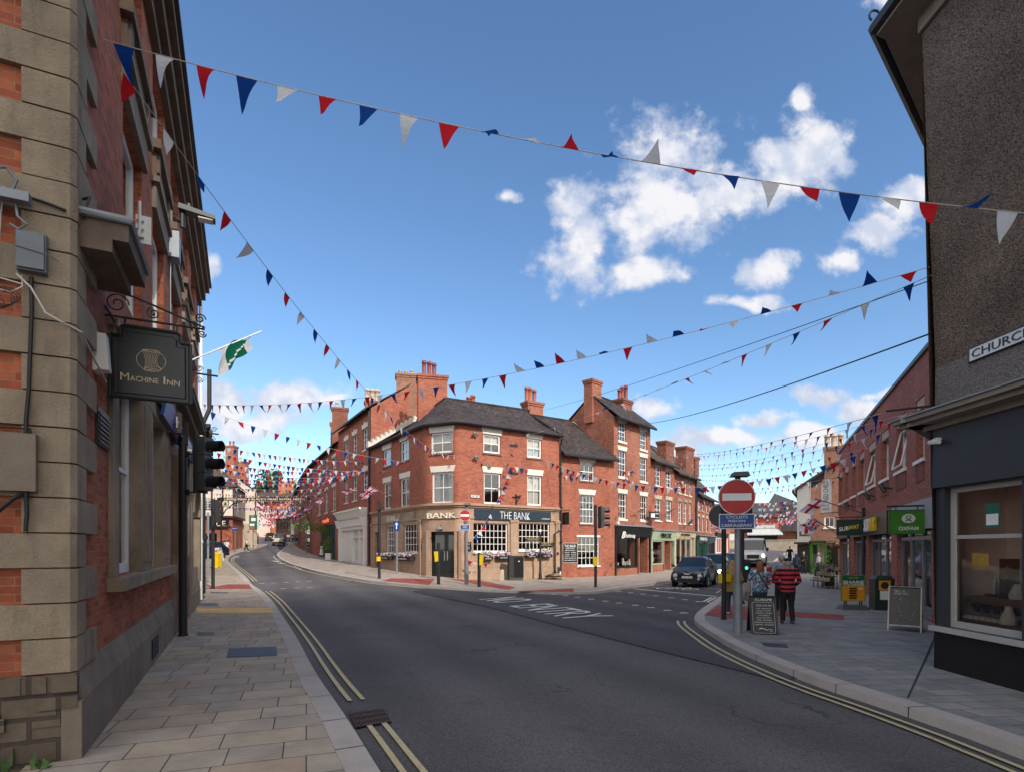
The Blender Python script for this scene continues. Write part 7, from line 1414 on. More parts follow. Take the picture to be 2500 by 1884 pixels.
t, o, A, s, up, n, L = a_board('chalkboard_sign', 'dark fishmonger\'s chalkboard a-board with a lobster drawing beside the grey signpost', on(1861, 1545) + Vector((.05, .12, 0)), .54, .82, R(-14), 'sign_black', [('A.L.HULME', .88, .94, .2, .86, 'sign_white'), ('Catch of the Day', .72, .79, .24, .84), ('COD  HADDOCK', .66, .69, .22, .8), ('HAKE  PLAICE', .6, .63, .25, .78), ('DRESSED CRABS', .54, .57, .2, .82), ('MUSSELS', .48, .51, .3, .74), ('KING PRAWNS', .42, .45, .22, .78), ('TUNA  SEA BASS', .36, .39, .2, .8), ('SMOKED SALMON', .3, .33, .14, .86), ('LOBSTER  SARDINES', .24, .27, .14, .86)], (.08, .04, .92, .84))
mb = MB(); [mb.tube([A + s * (.54 * (.3 + i * .05)) + up * (L * (.14 + .02 * math.sin(i * .8))) + n * .006, A + s * (.54 * (.35 + i * .05)) + up * (L * (.14 + .02 * math.sin(i * .8 + .8))) + n * .006], .014 - .001 * i, 5) for i in range(8)]; mb.tube([A + s * .38 + up * L * .15 + n * .006, A + s * .44 + up * L * .11 + n * .006, A + s * .38 + up * L * .08 + n * .006], .007, 5); mb.build('drawing', 'chalk', o)
t, o, A, s, up, n, L = a_board('chalkboard_sign', 'large black a-board on pale wooden legs outside the charity shop at right', on(2218, 1540) + Vector((.1, .25, 0)), .62, 1.0, R(-38), 'sign_black', [('TELL US', .88, .93, .15, .5), ('WHAT YOU', .82, .87, .15, .6)], None, .38, legs=True, frame='bust_white')
mb = MB(); rnd = random.Random(5); [mb.ball(A + s * rnd.uniform(.08, .54) + up * (L * rnd.uniform(.22, .85)) + n * .004, rnd.choice((.004, .006, .009)), k=6) for _ in range(60)]; mb.build('chalk_dots', 'chalk', o)
P = on(2081, 1486); ss = thing('swing_sign', 'green and orange sandwich poster in a frame on a grey weighted base', 'a-board', P); yaw = R(-5); F = Fr((P.x - .36, P.y + .0), (P.x + .36, P.y - .06))
mb = MB(); mb.hexa([F.pt(-.06, .22, 0), F.pt(F.L + .06, .22, 0), F.pt(F.L + .06, -.22, 0), F.pt(-.06, -.22, 0)], [F.pt(.02, .12, .14), F.pt(F.L - .02, .12, .14), F.pt(F.L - .02, -.12, .14), F.pt(.02, -.12, .14)]); mb.build('base', 'sign_grey', ss); mb = MB(); [mb.tube([F.pt(x, 0, .13), F.pt(x, 0, .27)], .02, 6) for x in (.1, .16, .56, .62)]; mb.build('spring', 'black_metal', ss)
mb = MB(); mb.ob(F, 0, F.L, -.02, .02, .26, 1.08); o = mb.build('frame', 'leaf_lime', ss); mb = MB(); mb.ob(F, .03, F.L - .03, .0203, .023, .88, 1.06); o1 = mb.build('poster_head', 'green_print', o); mb = MB(); mb.ob(F, .03, F.L - .03, .0203, .023, .28, .877); o2 = mb.build('poster', 'orange_print', o)
mb = MB(); mb.ob(F, .03, F.L - .03, .0233, .0243, .735, .879); mb.build('poster_band', 'green_print', o)
text('SHARE', F.pt(.05, .025, .80), F.t, (0, 0, 1), F.L - .1, .1, 'sub_white', o2, .002, thick=.03); text('THE MMMM', F.pt(.05, .025, .742), F.t, (0, 0, 1), F.L - .1, .048, 'sub_white', o2, .002, thick=.02); text('SUBWAY SERIES', F.pt(.22, .025, .97), F.t, (0, 0, 1), .3, .035, 'sub_yellow', o1, .002)
text('12', F.pt(.53, .025, .62), F.t, (0, 0, 1), .1, .06, 'sign_white', o2, .002, thick=.02)
mb = MB()
for i in range(5): mb.hexa([F.pt(.23 - .01 * (i % 2), .03, .33 + i * .075), F.pt(.47 + .01 * (i % 2), .03, .33 + i * .075), F.pt(.47, .024, .33 + i * .075), F.pt(.23, .024, .33 + i * .075)], [F.pt(.25, .03, .385 + i * .075), F.pt(.45, .03, .385 + i * .075), F.pt(.45, .024, .385 + i * .075), F.pt(.25, .024, .385 + i * .075)])
mb.build('sandwich_picture', 'brown_print', o2)
P = on(2152, 1489) + Vector((.1, .15, 0)); bt = thing('litter_bin', 'dark green litter bin with a yellow notice on its door outside the sandwich shop', 'bin', P); F = Fr((P.x - .26, P.y - .1), (P.x + .26, P.y - .22)); mb = MB(); mb.ob(F, 0, F.L, -.5, 0, .0, .95); mb.hexa([F.pt(-.02, .02, .953), F.pt(F.L + .02, .02, .953), F.pt(F.L + .02, -.52, .953), F.pt(-.02, -.52, .953)], [F.pt(.08, -.06, 1.06), F.pt(F.L - .08, -.06, 1.06), F.pt(F.L - .08, -.44, 1.06), F.pt(.08, -.44, 1.06)]); mb.build('body', 'bin_green', bt); mb = MB(); mb.ob(F, .1, .42, .003, .012, .62, .92); mb.ob(F, .13, .39, .003, .012, .33, .6, 1); q = mb.build('notice', ['orange_print', 'sign_white'], bt); mb = MB(); mb.disc(F.pt(.26, .013, .77), F.n, .11, .004, 20); mb.build('notice_emblem', 'black_matt', q)
P = on(2036, 1431); t, o, A, s, up, n, L = a_board('chalkboard_sign', 'small blackboard a-board among the flower stands before the old gabled house', Vector((P.x - .25, P.y, P.z)), .5, .85, R(-20), 'sign_black', [('FLOWERS', .75, .85, .15, .85), ('OPEN', .55, .65, .25, .75)], (.08, .05, .92, .93), .25, frame='white_wood')
P = Vector((15.4, 27.3, 0)); fs = thing('flower_stand', 'tiered flower stand crowded with pots and wrapped bouquets outside the florist', 'flower stand', P); mb = MB()
for i, z in enumerate((.35, .6, .85)): mb.box(P.x - .6 + i * .2, P.x - .3 + i * .2, P.y - .7, P.y + .8, z - .03, z); [mb.tube([Vector((P.x - .45 + i * .2, P.y + y, 0)), Vector((P.x - .45 + i * .2, P.y + y, z))], .02, 6) for y in (-.6, .7)]
mb.build('frame', 'timber_black', fs); mb = MB(); rnd = random.Random(4)
for i in range(18): c = Vector((P.x - .45 + (i % 3) * .2, P.y - .6 + (i // 3) * .25, (.35, .6, .85)[i % 3])); mb.lathe(c, [(.06, 0), (.09, .16)], 8)
mb.build('pots', 'pot_buff', fs); leafy('flowers', None, None, P + Vector((-.25, 0, .95)), .45, .8, .38, 700, 'leaf', .09, 'flower_pink', parent=fs)
for s_, lab in ((sc(165), 'hanging basket of dark foliage in front of the florist window'), (sc(90), 'second hanging basket at the far corner of the modern brick shops')):
    q = FRB.pt(s_, .45, 2.0); hb = thing('hanging_basket', lab, 'hanging basket', q); mb = MB(); mb.ball(q, .2, .2, .16, 10); [mb.tube([q + Vector((math.cos(a) * .18, math.sin(a) * .18, .05)), q + Vector((0, 0, .5))], .006, 4) for a in (0, 2.1, 4.2)]; mb.tube([q + Vector((0, 0, .5)), FRB.pt(s_, 0, 2.5)], .012, 5); mb.build('basket', 'straw', hb); leafy('foliage', None, None, q + Vector((0, 0, .08)), .3, .3, .25, 160, 'leaf', .09, 'flower_magenta', parent=hb)
# left street furniture
def zx_(u, y): x = (u - CX) / FPX * y; return Vector((x, y, zg(x, y)))
b = zx_(540, 63); gs = thing('gallows_sign', 'black beam sign with gold hotel lettering spanning the left street from a black post', 'sign', b); zb0, zb1 = D(0, 1221.5, 63).z, D(0, 1213.5, 63).z; x1 = D(757, 0, 63).x; Fg = Fr((b.x - .1, 63), (x1, 63)); mb = MB(); mb.ob(Fg, -.3, Fg.L, -.06, .06, zb0, zb1); bo = mb.build('beam', 'sign_black', gs); mb = MB(); mb.tube([b, Vector((b.x, 63, zb1 + .05))], .1, 10); mb.tube([Vector((b.x, 63, zb0 - 1.9)), Vector((b.x + .5, 63, zb0 - 1.0)), Vector((b.x + 1.3, 63, zb0 - .35)), Vector((b.x + 2.4, 63, zb0))], .06, 6); mb.tube([Fg.pt(Fg.L - .1, 0, zb0 - 2.2), Fg.pt(Fg.L - .5, 0, zb0 - 1.1), Fg.pt(Fg.L - 1.3, 0, zb0 - .4), Fg.pt(Fg.L - 2.4, 0, zb0)], .06, 6); mb.build('post', 'black_metal', gs)
text('GREEN MAN & BLACK\'S HEAD ROYAL HOTEL', Fg.pt(.45, .066, zb0 + .07), Fg.t, (0, 0, 1), Fg.L - .9, zb1 - zb0 - .14, 'sign_gold', bo, .01, thick=.015)
mb = MB(); q = D(551, 1228, 62.9); mb.disc(q, (0, -1, 0), .4, .06, 28); mb.disc(q + Vector((0, -.061, 0)), (0, -1, 0), .34, .01, 28, 1); mb.disc(q + Vector((0, -.072, -.08)), (0, -1, 0), .16, .008, 20, 2); mb.disc(q + Vector((0, -.072, .12)), (0, -1, 0), .07, .008, 16, 0); mb.tube([q + Vector((0, 0, .4)), q + Vector((0, .02, .75))], .03, 5); tag(mb.build('round_pub_sign', ['black_metal', 'cream_paint', 'green_print']), 'round cream pub sign hanging from the left post of the gallows beam', 'sign')
b = zx_(618, 74); t = post('direction_sign', 'tall green and white direction sign on a grey post by the cream gable', 'road sign', b, .06, 3.3, 'grey_metal'); Fd = Fr(D(608.5, 0, 73.8).xy, D(628, 0, 73.8).xy); za, zc = D(0, 1292, 73.8).z, D(0, 1256, 73.8).z; mb = MB(); mb.ob(Fd, 0, Fd.L, 0, .03, za, zc); o = mb.build('sign_plate', 'green_print', t); mb = MB(); h = zc - za
mb.ob(Fd, .25, .85, .031, .04, za + h * .6, za + h * .8); mb.ob(Fd, .1, .7, .031, .04, za + h * .26, za + h * .42); mb.ob(Fd, .08, .72, .031, .04, za + h * .05, za + h * .2, 1); mb.ob(Fd, .25, .85, .031, .04, za + h * .52, za + h * .58, 1); mb.build('sign_panels', ['sign_white', 'brick_bank'], o); text('Buxton\nLeek', Fd.pt(.2, .035, za + h * .84), Fd.t, (0, 0, 1), .45, h * .13, 'sign_gold', o, .004)
for u, y, v0, v1, uu, lab in ((574, 70, 1293, 1285, (566, 581), 'small blue directional sign on a thin post in front of the half-timbered house'), (748, 66, 1292, 1283, (739, 753), 'small blue directional sign on the right pavement of the left street beyond the restaurant')):
    b = zx_(u, y); t = post('blue_sign', lab, 'road sign', b, .05, D(0, v1, y).z - b.z, 'grey_metal'); F = Fr(D(uu[0], 0, y - .1).xy, D(uu[1], 0, y - .1).xy); mb = MB(); mb.ob(F, 0, F.L, 0, .03, D(0, v0, y).z, D(0, v1, y).z); o = mb.build('sign_plate', 'sign_blue', t); text('Town Centre', F.pt(.08, .032, D(0, v0, y).z + .16), F.t, (0, 0, 1), F.L - .16, .12, 'sign_white', o, .004)
b = on(527, 1385); mb = MB(); mb.box(b.x - .2, b.x + .28, b.y - .25, b.y + .25, b.z, b.z + .95); mb.hexa([b + Vector(p) for p in ((-.22, -.27, .953), (.3, -.27, .953), (.3, .27, .953), (-.22, .27, .953))], [b + Vector(p) for p in ((-.1, -.2, 1.1), (.18, -.2, 1.1), (.18, .2, 1.1), (-.1, .2, 1.1))]); tag(mb.build('grit_bin', 'yellow_plastic'), 'bright yellow bin on the left pavement behind the thin black signal pole', 'bin')
t, o, A, s, up, n, L = a_board('poster_board', 'white framed a-board with a red poster outside the shop on the left pavement', on(531, 1368), .85, 1.15, R(-20), 'sign_white', [('SALE', .6, .8, .2, .8, 'sign_red')], None, .3, frame='white_wood'); mb = MB(); g = lambda x, y: A + s * (.85 * x) + up * (L * y) + n * .006; mb.face([g(.15, .3), g(.85, .3), g(.85, .55), g(.15, .55)]); mb.build('poster', 'sign_red', o)
def R7p(x, y): return 740 + x * .15, 1180 + y * .15
t, o, A, s, up, n, L = a_board('menu_board', 'round-topped black a-board with a white sheet outside the restaurant', on(*R7p(335, 1185)), .75, 1.5, R(-25), 'black_matt', [], None, .3); mb = MB(); g = lambda x, y: A + s * (.75 * x) + up * (L * y) + n * .008; mb.face([g(.06, .12), g(.94, .12), g(.94, .72), g(.06, .72)]); q = mb.build('sheet', 'sign_white', o); text('Fancy\na bite?', g(.2, .5), s, up, .4, .2, 'sign_black', q, .003); mb = MB(); mb.disc(A + s * .375 + up * L * .99 - n * .02, n, .37, .02, 20, ry=.2); mb.build('arched_top', 'black_matt', t)
t, o, A, s, up, n, L = a_board('menu_board', 'grey chalk a-board further up the right pavement of the left street', on(*R7p(70, 1080)), .75, 1.2, R(-30), 'timber_grey', [('TODAY', .7, .8, .2, .8), ('SOUP', .5, .6, .2, .8)], None, .3)
P = on(*R7p(420, 1110)); leafy('potted_shrub', 'bright lime green shrub in a tub behind the round-topped menu board', 'shrub', FN.pt(FN.L - 3.2, .5, P.z + .9), .55, .4, .75, 420, 'leaf_lime', .16)
leafy('hanging_fern', 'large hanging ferns trailing over the dark green restaurant front', 'hanging plant', FN.pt(FN.L - 5.6, .5, 3.35 + .75), 3.0, .4, .7, 1300, 'leaf_lime', .2, 'leaf'); 
mb = MB(); q = FN.pt(FN.L - 1.6, .5, 0); q.z = zg(q.x, q.y); mb.box(q.x - .25, q.x + .25, q.y - .25, q.y + .25, q.z, q.z + .6); tag(mb.build('planter', 'white_wood'), 'pale square planter beside the restaurant doorway', 'planter')
q = D(556, 1287, 71.5); leafy('hanging_basket', 'hanging basket of magenta flowers on the brick below the half-timbered storey', 'hanging basket', q, .75, .5, .45, 380, 'leaf', .16, 'flower_magenta')
# ---------------------------------------------------------------- vehicles
def car(label, loc, head, st, paint, L, wr, wy, group, front=True, plate='WA13 BYO', tall=False, lit=False, roofbars=False):
    rz = math.atan2(-head[0], head[1]); root = thing('parked_car' if not tall else 'van', label, 'car' if not tall else 'van', loc, group, rz)
    prof = lambda s: [(s[1] * .93, s[2]), (s[1], s[2] + .14), (s[1] * 1.005, (s[2] + s[3]) / 2 + .05), (s[1] * .975, s[3]), (s[5], s[4] - .03), (s[5] * .8, s[4]), (0, s[4] + .015)]
    body, gl = MB(), MB(); cab = [i for i, s in enumerate(st) if s[4] - s[3] > .25]
    for i in range(len(st) - 1):
        a, b = prof(st[i]), prof(st[i + 1]); ya, yb = st[i][0], st[i + 1][0]
        for j in range(6):
            for sg in (1, -1):
                q = [(sg * a[j][0], ya, a[j][1]), (sg * b[j][0], yb, b[j][1]), (sg * b[j + 1][0], yb, b[j + 1][1]), (sg * a[j + 1][0], ya, a[j + 1][1])]
                if sg < 0: q = q[::-1]
                ca_, cb2 = i in cab, (i + 1) in cab; side = j == 3 and ca_ and cb2 and (not tall or i < cab[0] + 1); scr = (ca_ != cb2) and j >= 4 and st[i][6:] != ('noglass',); tri = (ca_ != cb2) and j == 3
                if side or scr:
                    v = [Vector(p) for p in q]; m = sum(v, Vector()) / 4; gl.face([p.lerp(m, .05 if side else .0) for p in v]); body.face(q) if side else None
                    if scr: pass
                else: body.face(q)
    for k, i in ((0, 0), (-1, len(st) - 1)):
        p = prof(st[k]); y = st[k][0]; poly = [(x, y, z) for x, z in p] + [(-x, y, z) for x, z in p[-2::-1]]; body.face(poly if k else poly[::-1])
    body.face([(x, y, z) for x, y, z in [(prof(s)[0][0], s[0], s[2]) for s in st]] + [(-prof(s)[0][0], s[0], s[2]) for s in st[::-1]])
    bo = body.build('body', paint, root, local=True, smooth=False); 
    g2 = MB(); g2.v = [(x * 1.004, y, z + .006) for x, y, z in gl.v]; g2.f = gl.f; g2.m = gl.m; g2.build('windows', 'car_glass', root, local=True)
    tr = MB(); 
    c0, c1 = cab[0], cab[-1]
    for sg in (1, -1):
        for i, k in ((c0 - 1, c0), (c1, c1 + 1)):
            if 0 <= i and k < len(st): a, b = prof(st[i])[4], prof(st[k])[4]; tr.tube([(sg * a[0], st[i][0], a[1] - .01), (sg * b[0], st[k][0], b[1] + .005)], .035, 6)
        for i in cab[1:-1]: a, b = prof(st[i])[3], prof(st[i])[4]; tr.tube([(sg * a[0] * 1.0, st[i][0], a[1]), (sg * b[0] * 1.0, st[i][0], b[1])], .04, 6)
    tr.build('pillar', paint if not tall else 'trim_black', root, local=True)
    W_ = max(s[1] for s in st)
    for y in wy:
        for sg in (1, -1):
            w = MB(); w.disc((sg * (W_ - .2), y, wr), (sg, 0, 0), wr, .205, 24); wo = w.build('wheel', 'rubber', root, local=True); r = MB(); r.disc((sg * (W_ + .006), y, wr), (sg, 0, 0), wr * .66, .012, 20)
            for q in range(5): a = q * 1.2566; r.tube([(sg * (W_ + .02), y, wr), (sg * (W_ + .02), y + math.cos(a) * wr * .62, wr + math.sin(a) * wr * .62)], .025, 5, 1)
            r.build('rim', ['sign_grey', 'steel'], wo, local=True)
            ar_ = MB(); k = 16
            pts = [(sg * (W_ + .002), y + math.cos(math.pi * q / k) * wr * 1.17, wr + math.sin(math.pi * q / k) * wr * 1.17) for q in range(k + 1)]; ar_.tube(pts, .045, 6); ar_.disc((sg * (W_ - .05), y, wr + .02), (sg, 0, 0), wr * 1.13, .053, 24); ar_.build('wheel_arch', 'trim_black', root, local=True)
    f = st[0]; yf = f[0]; d = MB(); fx = 1
    bp_ = MB(); bp_.box(-f[1] * .98, f[1] * .98, yf - .12, yf + .05, f[2] - .06, f[2] + .2); bp_.box(-st[-1][1] * .98, st[-1][1] * .98, st[-1][0] - .05, st[-1][0] + .12, st[-1][2] - .06, st[-1][2] + .22); bp_.build('bumper', 'trim_black', root, local=True)
    if front:
        m = f[2] + .3
        k = MB(); k.box(-.42 * (W_ / .88), .42 * (W_ / .88), yf + .001, yf + .03, m - .02, f[3] + .06); go = k.build('grille', 'trim_black', root, local=True)
        if not tall and plate:
            k = MB(); k.tube([(-.2, yf + .045, f[3] + .1), (-.12, yf + .05, m + .06), (.12, yf + .05, m + .06), (.2, yf + .045, f[3] + .1)], .018, 6); k.disc((0, yf + .04, m + .17), (0, 1, 0), .06, .02, 16); k.build('badge', 'chrome', go, local=True)
        k = MB(); k.box(-.26, .26, yf + .05, yf + .07, m - .15, m - .04); po_ = k.build('number_plate', 'plate_white', root, local=True)
        if plate: text(plate, (.22, yf + .072, m - .13), (-1, 0, 0), (0, 0, 1), .44, .075, 'sign_black', po_, .002, local=True)
        s1 = st[1]
        for sg in (1, -1):
            k = MB(); x = f[1] * .98 + .12; c = (sg * x * .86, yf - .03, f[3] - .02 if tall else f[3] - .08); k.ball(c, .13, .1, .12 if not tall else .16, 12); k.build('headlight', 'headlamp_lit' if lit and sg < 0 else 'lamp_clear', root, local=True, smooth=True)
            if not tall: k = MB(); k.hexa([(sg * x * .78, yf - .22, s1[3] + .02), (sg * x * 1.02, yf - .3, s1[3] - .06), (sg * x * 1.02, yf - .5, s1[3] + .02), (sg * x * .85, yf - .5, s1[3] + .1)], [(sg * x * .78, yf - .22, s1[3] + .08), (sg * x * 1.02, yf - .3, s1[3] + .0), (sg * x * 1.02, yf - .5, s1[3] + .1), (sg * x * .85, yf - .5, s1[3] + .17)]); k.build('indicator', 'lamp_clear', root, local=True)
            k = MB(); k.disc((sg * x * .8, yf + .05, f[2] + .12), (0, 1, 0), .06, .015, 12); k.build('fog_lamp', 'lamp_clear', root, local=True)
    rr = st[-1]
    for sg in (1, -1):
        k = MB(); k.box(min(sg * rr[1] * .75, sg * rr[1] * 1.02), max(sg * rr[1] * .75, sg * rr[1] * 1.02), rr[0] - .03, rr[0] + .12, rr[3] - .3, rr[3] + .02 + (.4 if tall else 0)); k.build('tail_light', 'lamp_red', root, local=True)
        i = c0; a = prof(st[i - 1] if i else st[i])[3]; yy = st[i - 1][0] - .25 if i else st[i][0]
        k = MB(); k.ball((sg * (W_ + .13), yy, a[1] + (.1 if not tall else .2)), .1, .07, .08 if not tall else .17, 8); k.tube([(sg * (W_ - .03), yy, a[1] + .03), (sg * (W_ + .1), yy, a[1] + .06)], .03, 6); k.build('mirror', paint if not tall else 'trim_black', root, local=True)
    if not front: k = MB(); k.box(-.26, .26, rr[0] - .06, rr[0] - .04, rr[2] + .35, rr[2] + .47); k.build('number_plate', 'plate_yellow', root, local=True)
    return root
CROSS = [(2.06,.6,.34,.68,.74,.46),(1.93,.78,.25,.8,.88,.62),(1.5,.87,.23,.95,1.03,.7),(1.02,.885,.22,1.0,1.09,.72),(.3,.885,.22,1.03,1.53,.57),(-.45,.885,.22,1.08,1.57,.57),(-1.2,.88,.23,1.13,1.52,.54),(-1.82,.85,.26,1.1,1.18,.6),(-2.05,.74,.36,.95,1.0,.55)]
SUV = [(2.28,.66,.36,.74,.82,.5),(2.12,.84,.27,.88,.98,.66),(1.6,.91,.25,1.0,1.08,.74),(1.05,.92,.24,1.03,1.13,.76),(.25,.92,.24,1.06,1.62,.6),(-.6,.92,.24,1.09,1.67,.6),(-1.5,.91,.25,1.13,1.63,.58),(-2.05,.88,.28,1.1,1.2,.64),(-2.28,.78,.38,.95,1.0,.6)]
VAN = [(2.75,.86,.4,.95,1.02,.7),(2.6,.98,.3,1.15,1.22,.82),(2.2,1.02,.28,1.3,1.42,.86),(1.55,1.03,.28,1.36,2.3,.84),(1.0,1.03,.28,1.4,2.5,.86),(-.5,1.03,.28,1.4,2.52,.9),(-2.7,1.02,.3,1.4,2.5,.88),(-2.76,.98,.34,1.35,2.42,.82)]
MPV = [(2.0,.66,.36,.75,.82,.5),(1.85,.82,.28,.9,1.0,.64),(1.2,.87,.25,1.05,1.14,.7),(.5,.88,.25,1.08,1.78,.62),(-.4,.88,.25,1.1,1.84,.64),(-1.8,.87,.27,1.1,1.8,.62),(-2.02,.86,.3,1.05,1.12,.66),(-2.1,.84,.34,1.0,1.04,.62)]
hd_ = (-.48, -.877); q = lambda x, y: Vector((x, y, zg(x, y) + ROAD + .016))
GC = 'vehicles queueing in the right street'
car('dark blue compact crossover waiting first at the stop line of the right street', q(9.95, 30.7), hd_, CROSS, 'car_blue', 4.1, .345, (1.27, -1.27), GC)
car('dark green SUV second in the queue behind the dark blue crossover', q(12.75, 35.6), hd_, SUV, 'car_green', 4.5, .36, (1.38, -1.36), GC, plate=None, lit=True)
car('dark grey SUV third in the queue, mostly hidden by signposts', q(15.6, 41.0), hd_, SUV, 'car_dark', 4.5, .36, (1.38, -1.36), GC, plate=None)
car('tall white panel van at the back of the queue in the right street', q(22.4, 52.3), (-.42, -.9), VAN, 'car_white', 5.5, .36, (1.85, -1.6), GC, plate='', tall=True, lit=True)
pz = G(671, 1331, ROAD); car('silver white people carrier driving away up the left street', Vector((pz.x, pz.y + 1.5, zg(pz.x, pz.y + 1.5) + ROAD + .01)), (-.36, .93), MPV, 'car_silverwhite', 4.1, .33, (1.3, -1.3), 'vehicles in the left street', front=False)
pz = G(651, 1320, ROAD); car('dark hatchback ahead of the silver people carrier at the bend', Vector((pz.x, pz.y + 1.5, zg(pz.x, pz.y + 1.5) + ROAD + .01)), (-.42, .9), CROSS, 'car_dark', 4.1, .33, (1.27, -1.27), 'vehicles in the left street', front=False)
pz = on(503, 1380); car('dark blue car parked on the left forecourt behind the thin signal pole', Vector((-29.3, 53.5, zg(-29.3, 53.5))), (-.4, -.9), SUV, 'car_blue', 4.5, .36, (1.38, -1.36), 'vehicles in the left street', plate=None)
# ---------------------------------------------------------------- people
def loft(mb, rings, k=14):
    i0 = len(mb.v)
    for (c, rx, ry) in rings:
        for q in range(k): a = 2 * math.pi * q / k; mb.v.append((c[0] + rx * math.cos(a), c[1] + ry * math.sin(a), c[2]))
    for j in range(len(rings) - 1):
        for q in range(k): A = i0 + j * k + q; B = i0 + j * k + (q + 1) % k; mb.f.append((A, B, B + k, A + k)); mb.m.append(0)
    mb.f.append(tuple(i0 + q for q in reversed(range(k)))); mb.f.append(tuple(i0 + (len(rings) - 1) * k + q for q in range(k))); mb.m += [0, 0]
def limb(mb, pts, rad, k=10):
    pts = [Vector(p) for p in pts]; i0 = len(mb.v); n = len(pts)
    for j, p in enumerate(pts):
        d = (pts[min(j + 1, n - 1)] - pts[max(j - 1, 0)]).normalized(); a = d.cross(Vector((.31, .95, .02))).normalized(); b = d.cross(a)
        for q in range(k): w = 2 * math.pi * q / k; mb.v.append(tuple(p + a * math.cos(w) * rad[j] + b * math.sin(w) * rad[j]))
    for j in range(n - 1):
        for q in range(k): A = i0 + j * k + q; B = i0 + j * k + (q + 1) % k; mb.f.append((A, B, B + k, A + k)); mb.m.append(0)
    mb.f.append(tuple(i0 + q for q in reversed(range(k)))); mb.f.append(tuple(i0 + (n - 1) * k + q for q in range(k))); mb.m += [0, 0]
    for p, r in ((pts[0], rad[0]), (pts[-1], rad[-1])): mb.ball(p, r * .98, k=8)
def fuse(mb, name, m, parent, vox, sm=4):
    """melt overlapping closed shapes into one continuous smooth skin"""
    o = mb.build(name, m, parent, local=True, smooth=True); r = o.modifiers.new('r', 'REMESH'); r.mode = 'VOXEL'; r.voxel_size = vox; s = o.modifiers.new('s', 'SMOOTH'); s.iterations = sm; s.factor = .5
    me = bpy.data.meshes.new_from_object(o.evaluated_get(bpy.context.evaluated_depsgraph_get())); o.modifiers.clear(); old = o.data; o.data = me; bpy.data.meshes.remove(old)
    me.polygons.foreach_set('use_smooth', [True] * len(me.polygons)); me.materials.clear(); me.materials.append(M[m]); return o
def person(label, loc, face, h=1.75, top=('cloth_white', 'short', .9), bottom=('denim', 'long'), shoe='cloth_black', hair=('hair_dark', 'short'), cap=None, arms=None, stride=.0, fat=1.0, fine=False, group=None, skirt=False):
    k = h / 1.75; rz = math.atan2(-face[0], face[1]); root = thing('person', label, 'person', loc, group, rz); V = lambda x, y, z: (x * k, y * k, z * k); vox = .011 if fine else .022
    S = {-1: V(-.185 * fat, 0, 1.42), 1: V(.185 * fat, 0, 1.42)}; HP = {-1: V(-.09, 0, .9), 1: V(.09, 0, .9)}
    KN = {-1: V(-.1, .05 + stride * .5, .49), 1: V(.1, .05 - stride * .28, .49)}; AN = {-1: V(-.11, stride * .75, .085), 1: V(.11, -stride * .95, .085 + stride * .16)}
    arms = arms or {-1: ((-.25, -.02, 1.12), (-.25, .08, .87)), 1: ((.25, -.02, 1.12), (.25, .08, .87))}
    EL = {s: V(*arms[s][0]) for s in arms}; WR = {s: V(*arms[s][1]) for s in arms}
    b = MB(); loft(b, [(V(0, 0, .84), .15 * k * fat, .1 * k * fat), (V(0, 0, .98), .155 * k * fat, .11 * k * fat), (V(0, 0, 1.12), .13 * k * fat, .1 * k * fat), (V(0, 0, 1.3), .16 * k * fat, .115 * k), (V(0, -.01, 1.42), .15 * k, .09 * k), (V(0, 0, 1.49), .06 * k, .06 * k), (V(0, .01, 1.56), .055 * k, .06 * k)])
    b.ball(V(0, .015, 1.64), .077 * k, .098 * k, .118 * k, 14); b.ball(V(0, .035, 1.59), .06 * k, .07 * k, .07 * k, 10); b.ball(V(0, .115, 1.63), .014 * k, .022 * k, .024 * k, 8)
    for s in (-1, 1):
        b.ball(V(s * .08, 0, 1.635), .014 * k, .022 * k, .034 * k, 8)
        limb(b, [HP[s], KN[s], AN[s]], [.085 * k * fat, .058 * k, .04 * k]); limb(b, [S[s], EL[s], WR[s]], [.054 * k, .043 * k, .03 * k])
        w = Vector(WR[s]); d = (w - Vector(EL[s])).normalized(); sd_ = d.cross(Vector((0, 1, 0))); sd_ = sd_.normalized() if sd_.length > .1 else Vector((1, 0, 0)); dn = d.cross(sd_); limb(b, [w, w + d * .09 * k], [.032 * k, .034 * k], 8)
        for i in range(4): p = w + d * .085 * k + dn * (.018 * (i - 1.5) * k * 1.2); L = (.065, .078, .072, .055)[i] * k; limb(b, [p, p + d * L * .55 - sd_ * s * .006, p + d * L * .9 - sd_ * s * .03 * k], [.0115 * k, .0105 * k, .009 * k], 6)
        p = w + d * .035 * k - dn * .028 * k; limb(b, [p, p - dn * .03 * k + d * .025 * k, p - dn * .035 * k + d * .06 * k], [.0125 * k, .0115 * k, .01 * k], 6)
    fuse(b, 'body', 'skin', root, vox)
    eyes = MB(); [eyes.ball(V(s * .03, .105, 1.65), .009 * k, .006 * k, .006 * k, 8) for s in (-1, 1)]; eyes.build('eyes', 'cloth_black', root, local=True)
    # trousers or shorts
    t = MB(); g = .018 * k; loft(t, [(V(0, 0, .8), .165 * k * fat, .12 * k * fat), (V(0, 0, .93), .172 * k * fat, .125 * k * fat), (V(0, 0, 1.04), .15 * k * fat, .115 * k * fat)])
    for s in (-1, 1):
        kn, an = Vector(KN[s]), Vector(AN[s])
        if bottom[1] == 'long': limb(t, [HP[s], kn, kn.lerp(an, .95)], [.1 * k * fat, .074 * k, .062 * k])
        else: limb(t, [HP[s], Vector(HP[s]).lerp(kn, .98)], [.1 * k * fat, .082 * k])
    fuse(t, 'trousers', bottom[0], root, vox * 1.1)
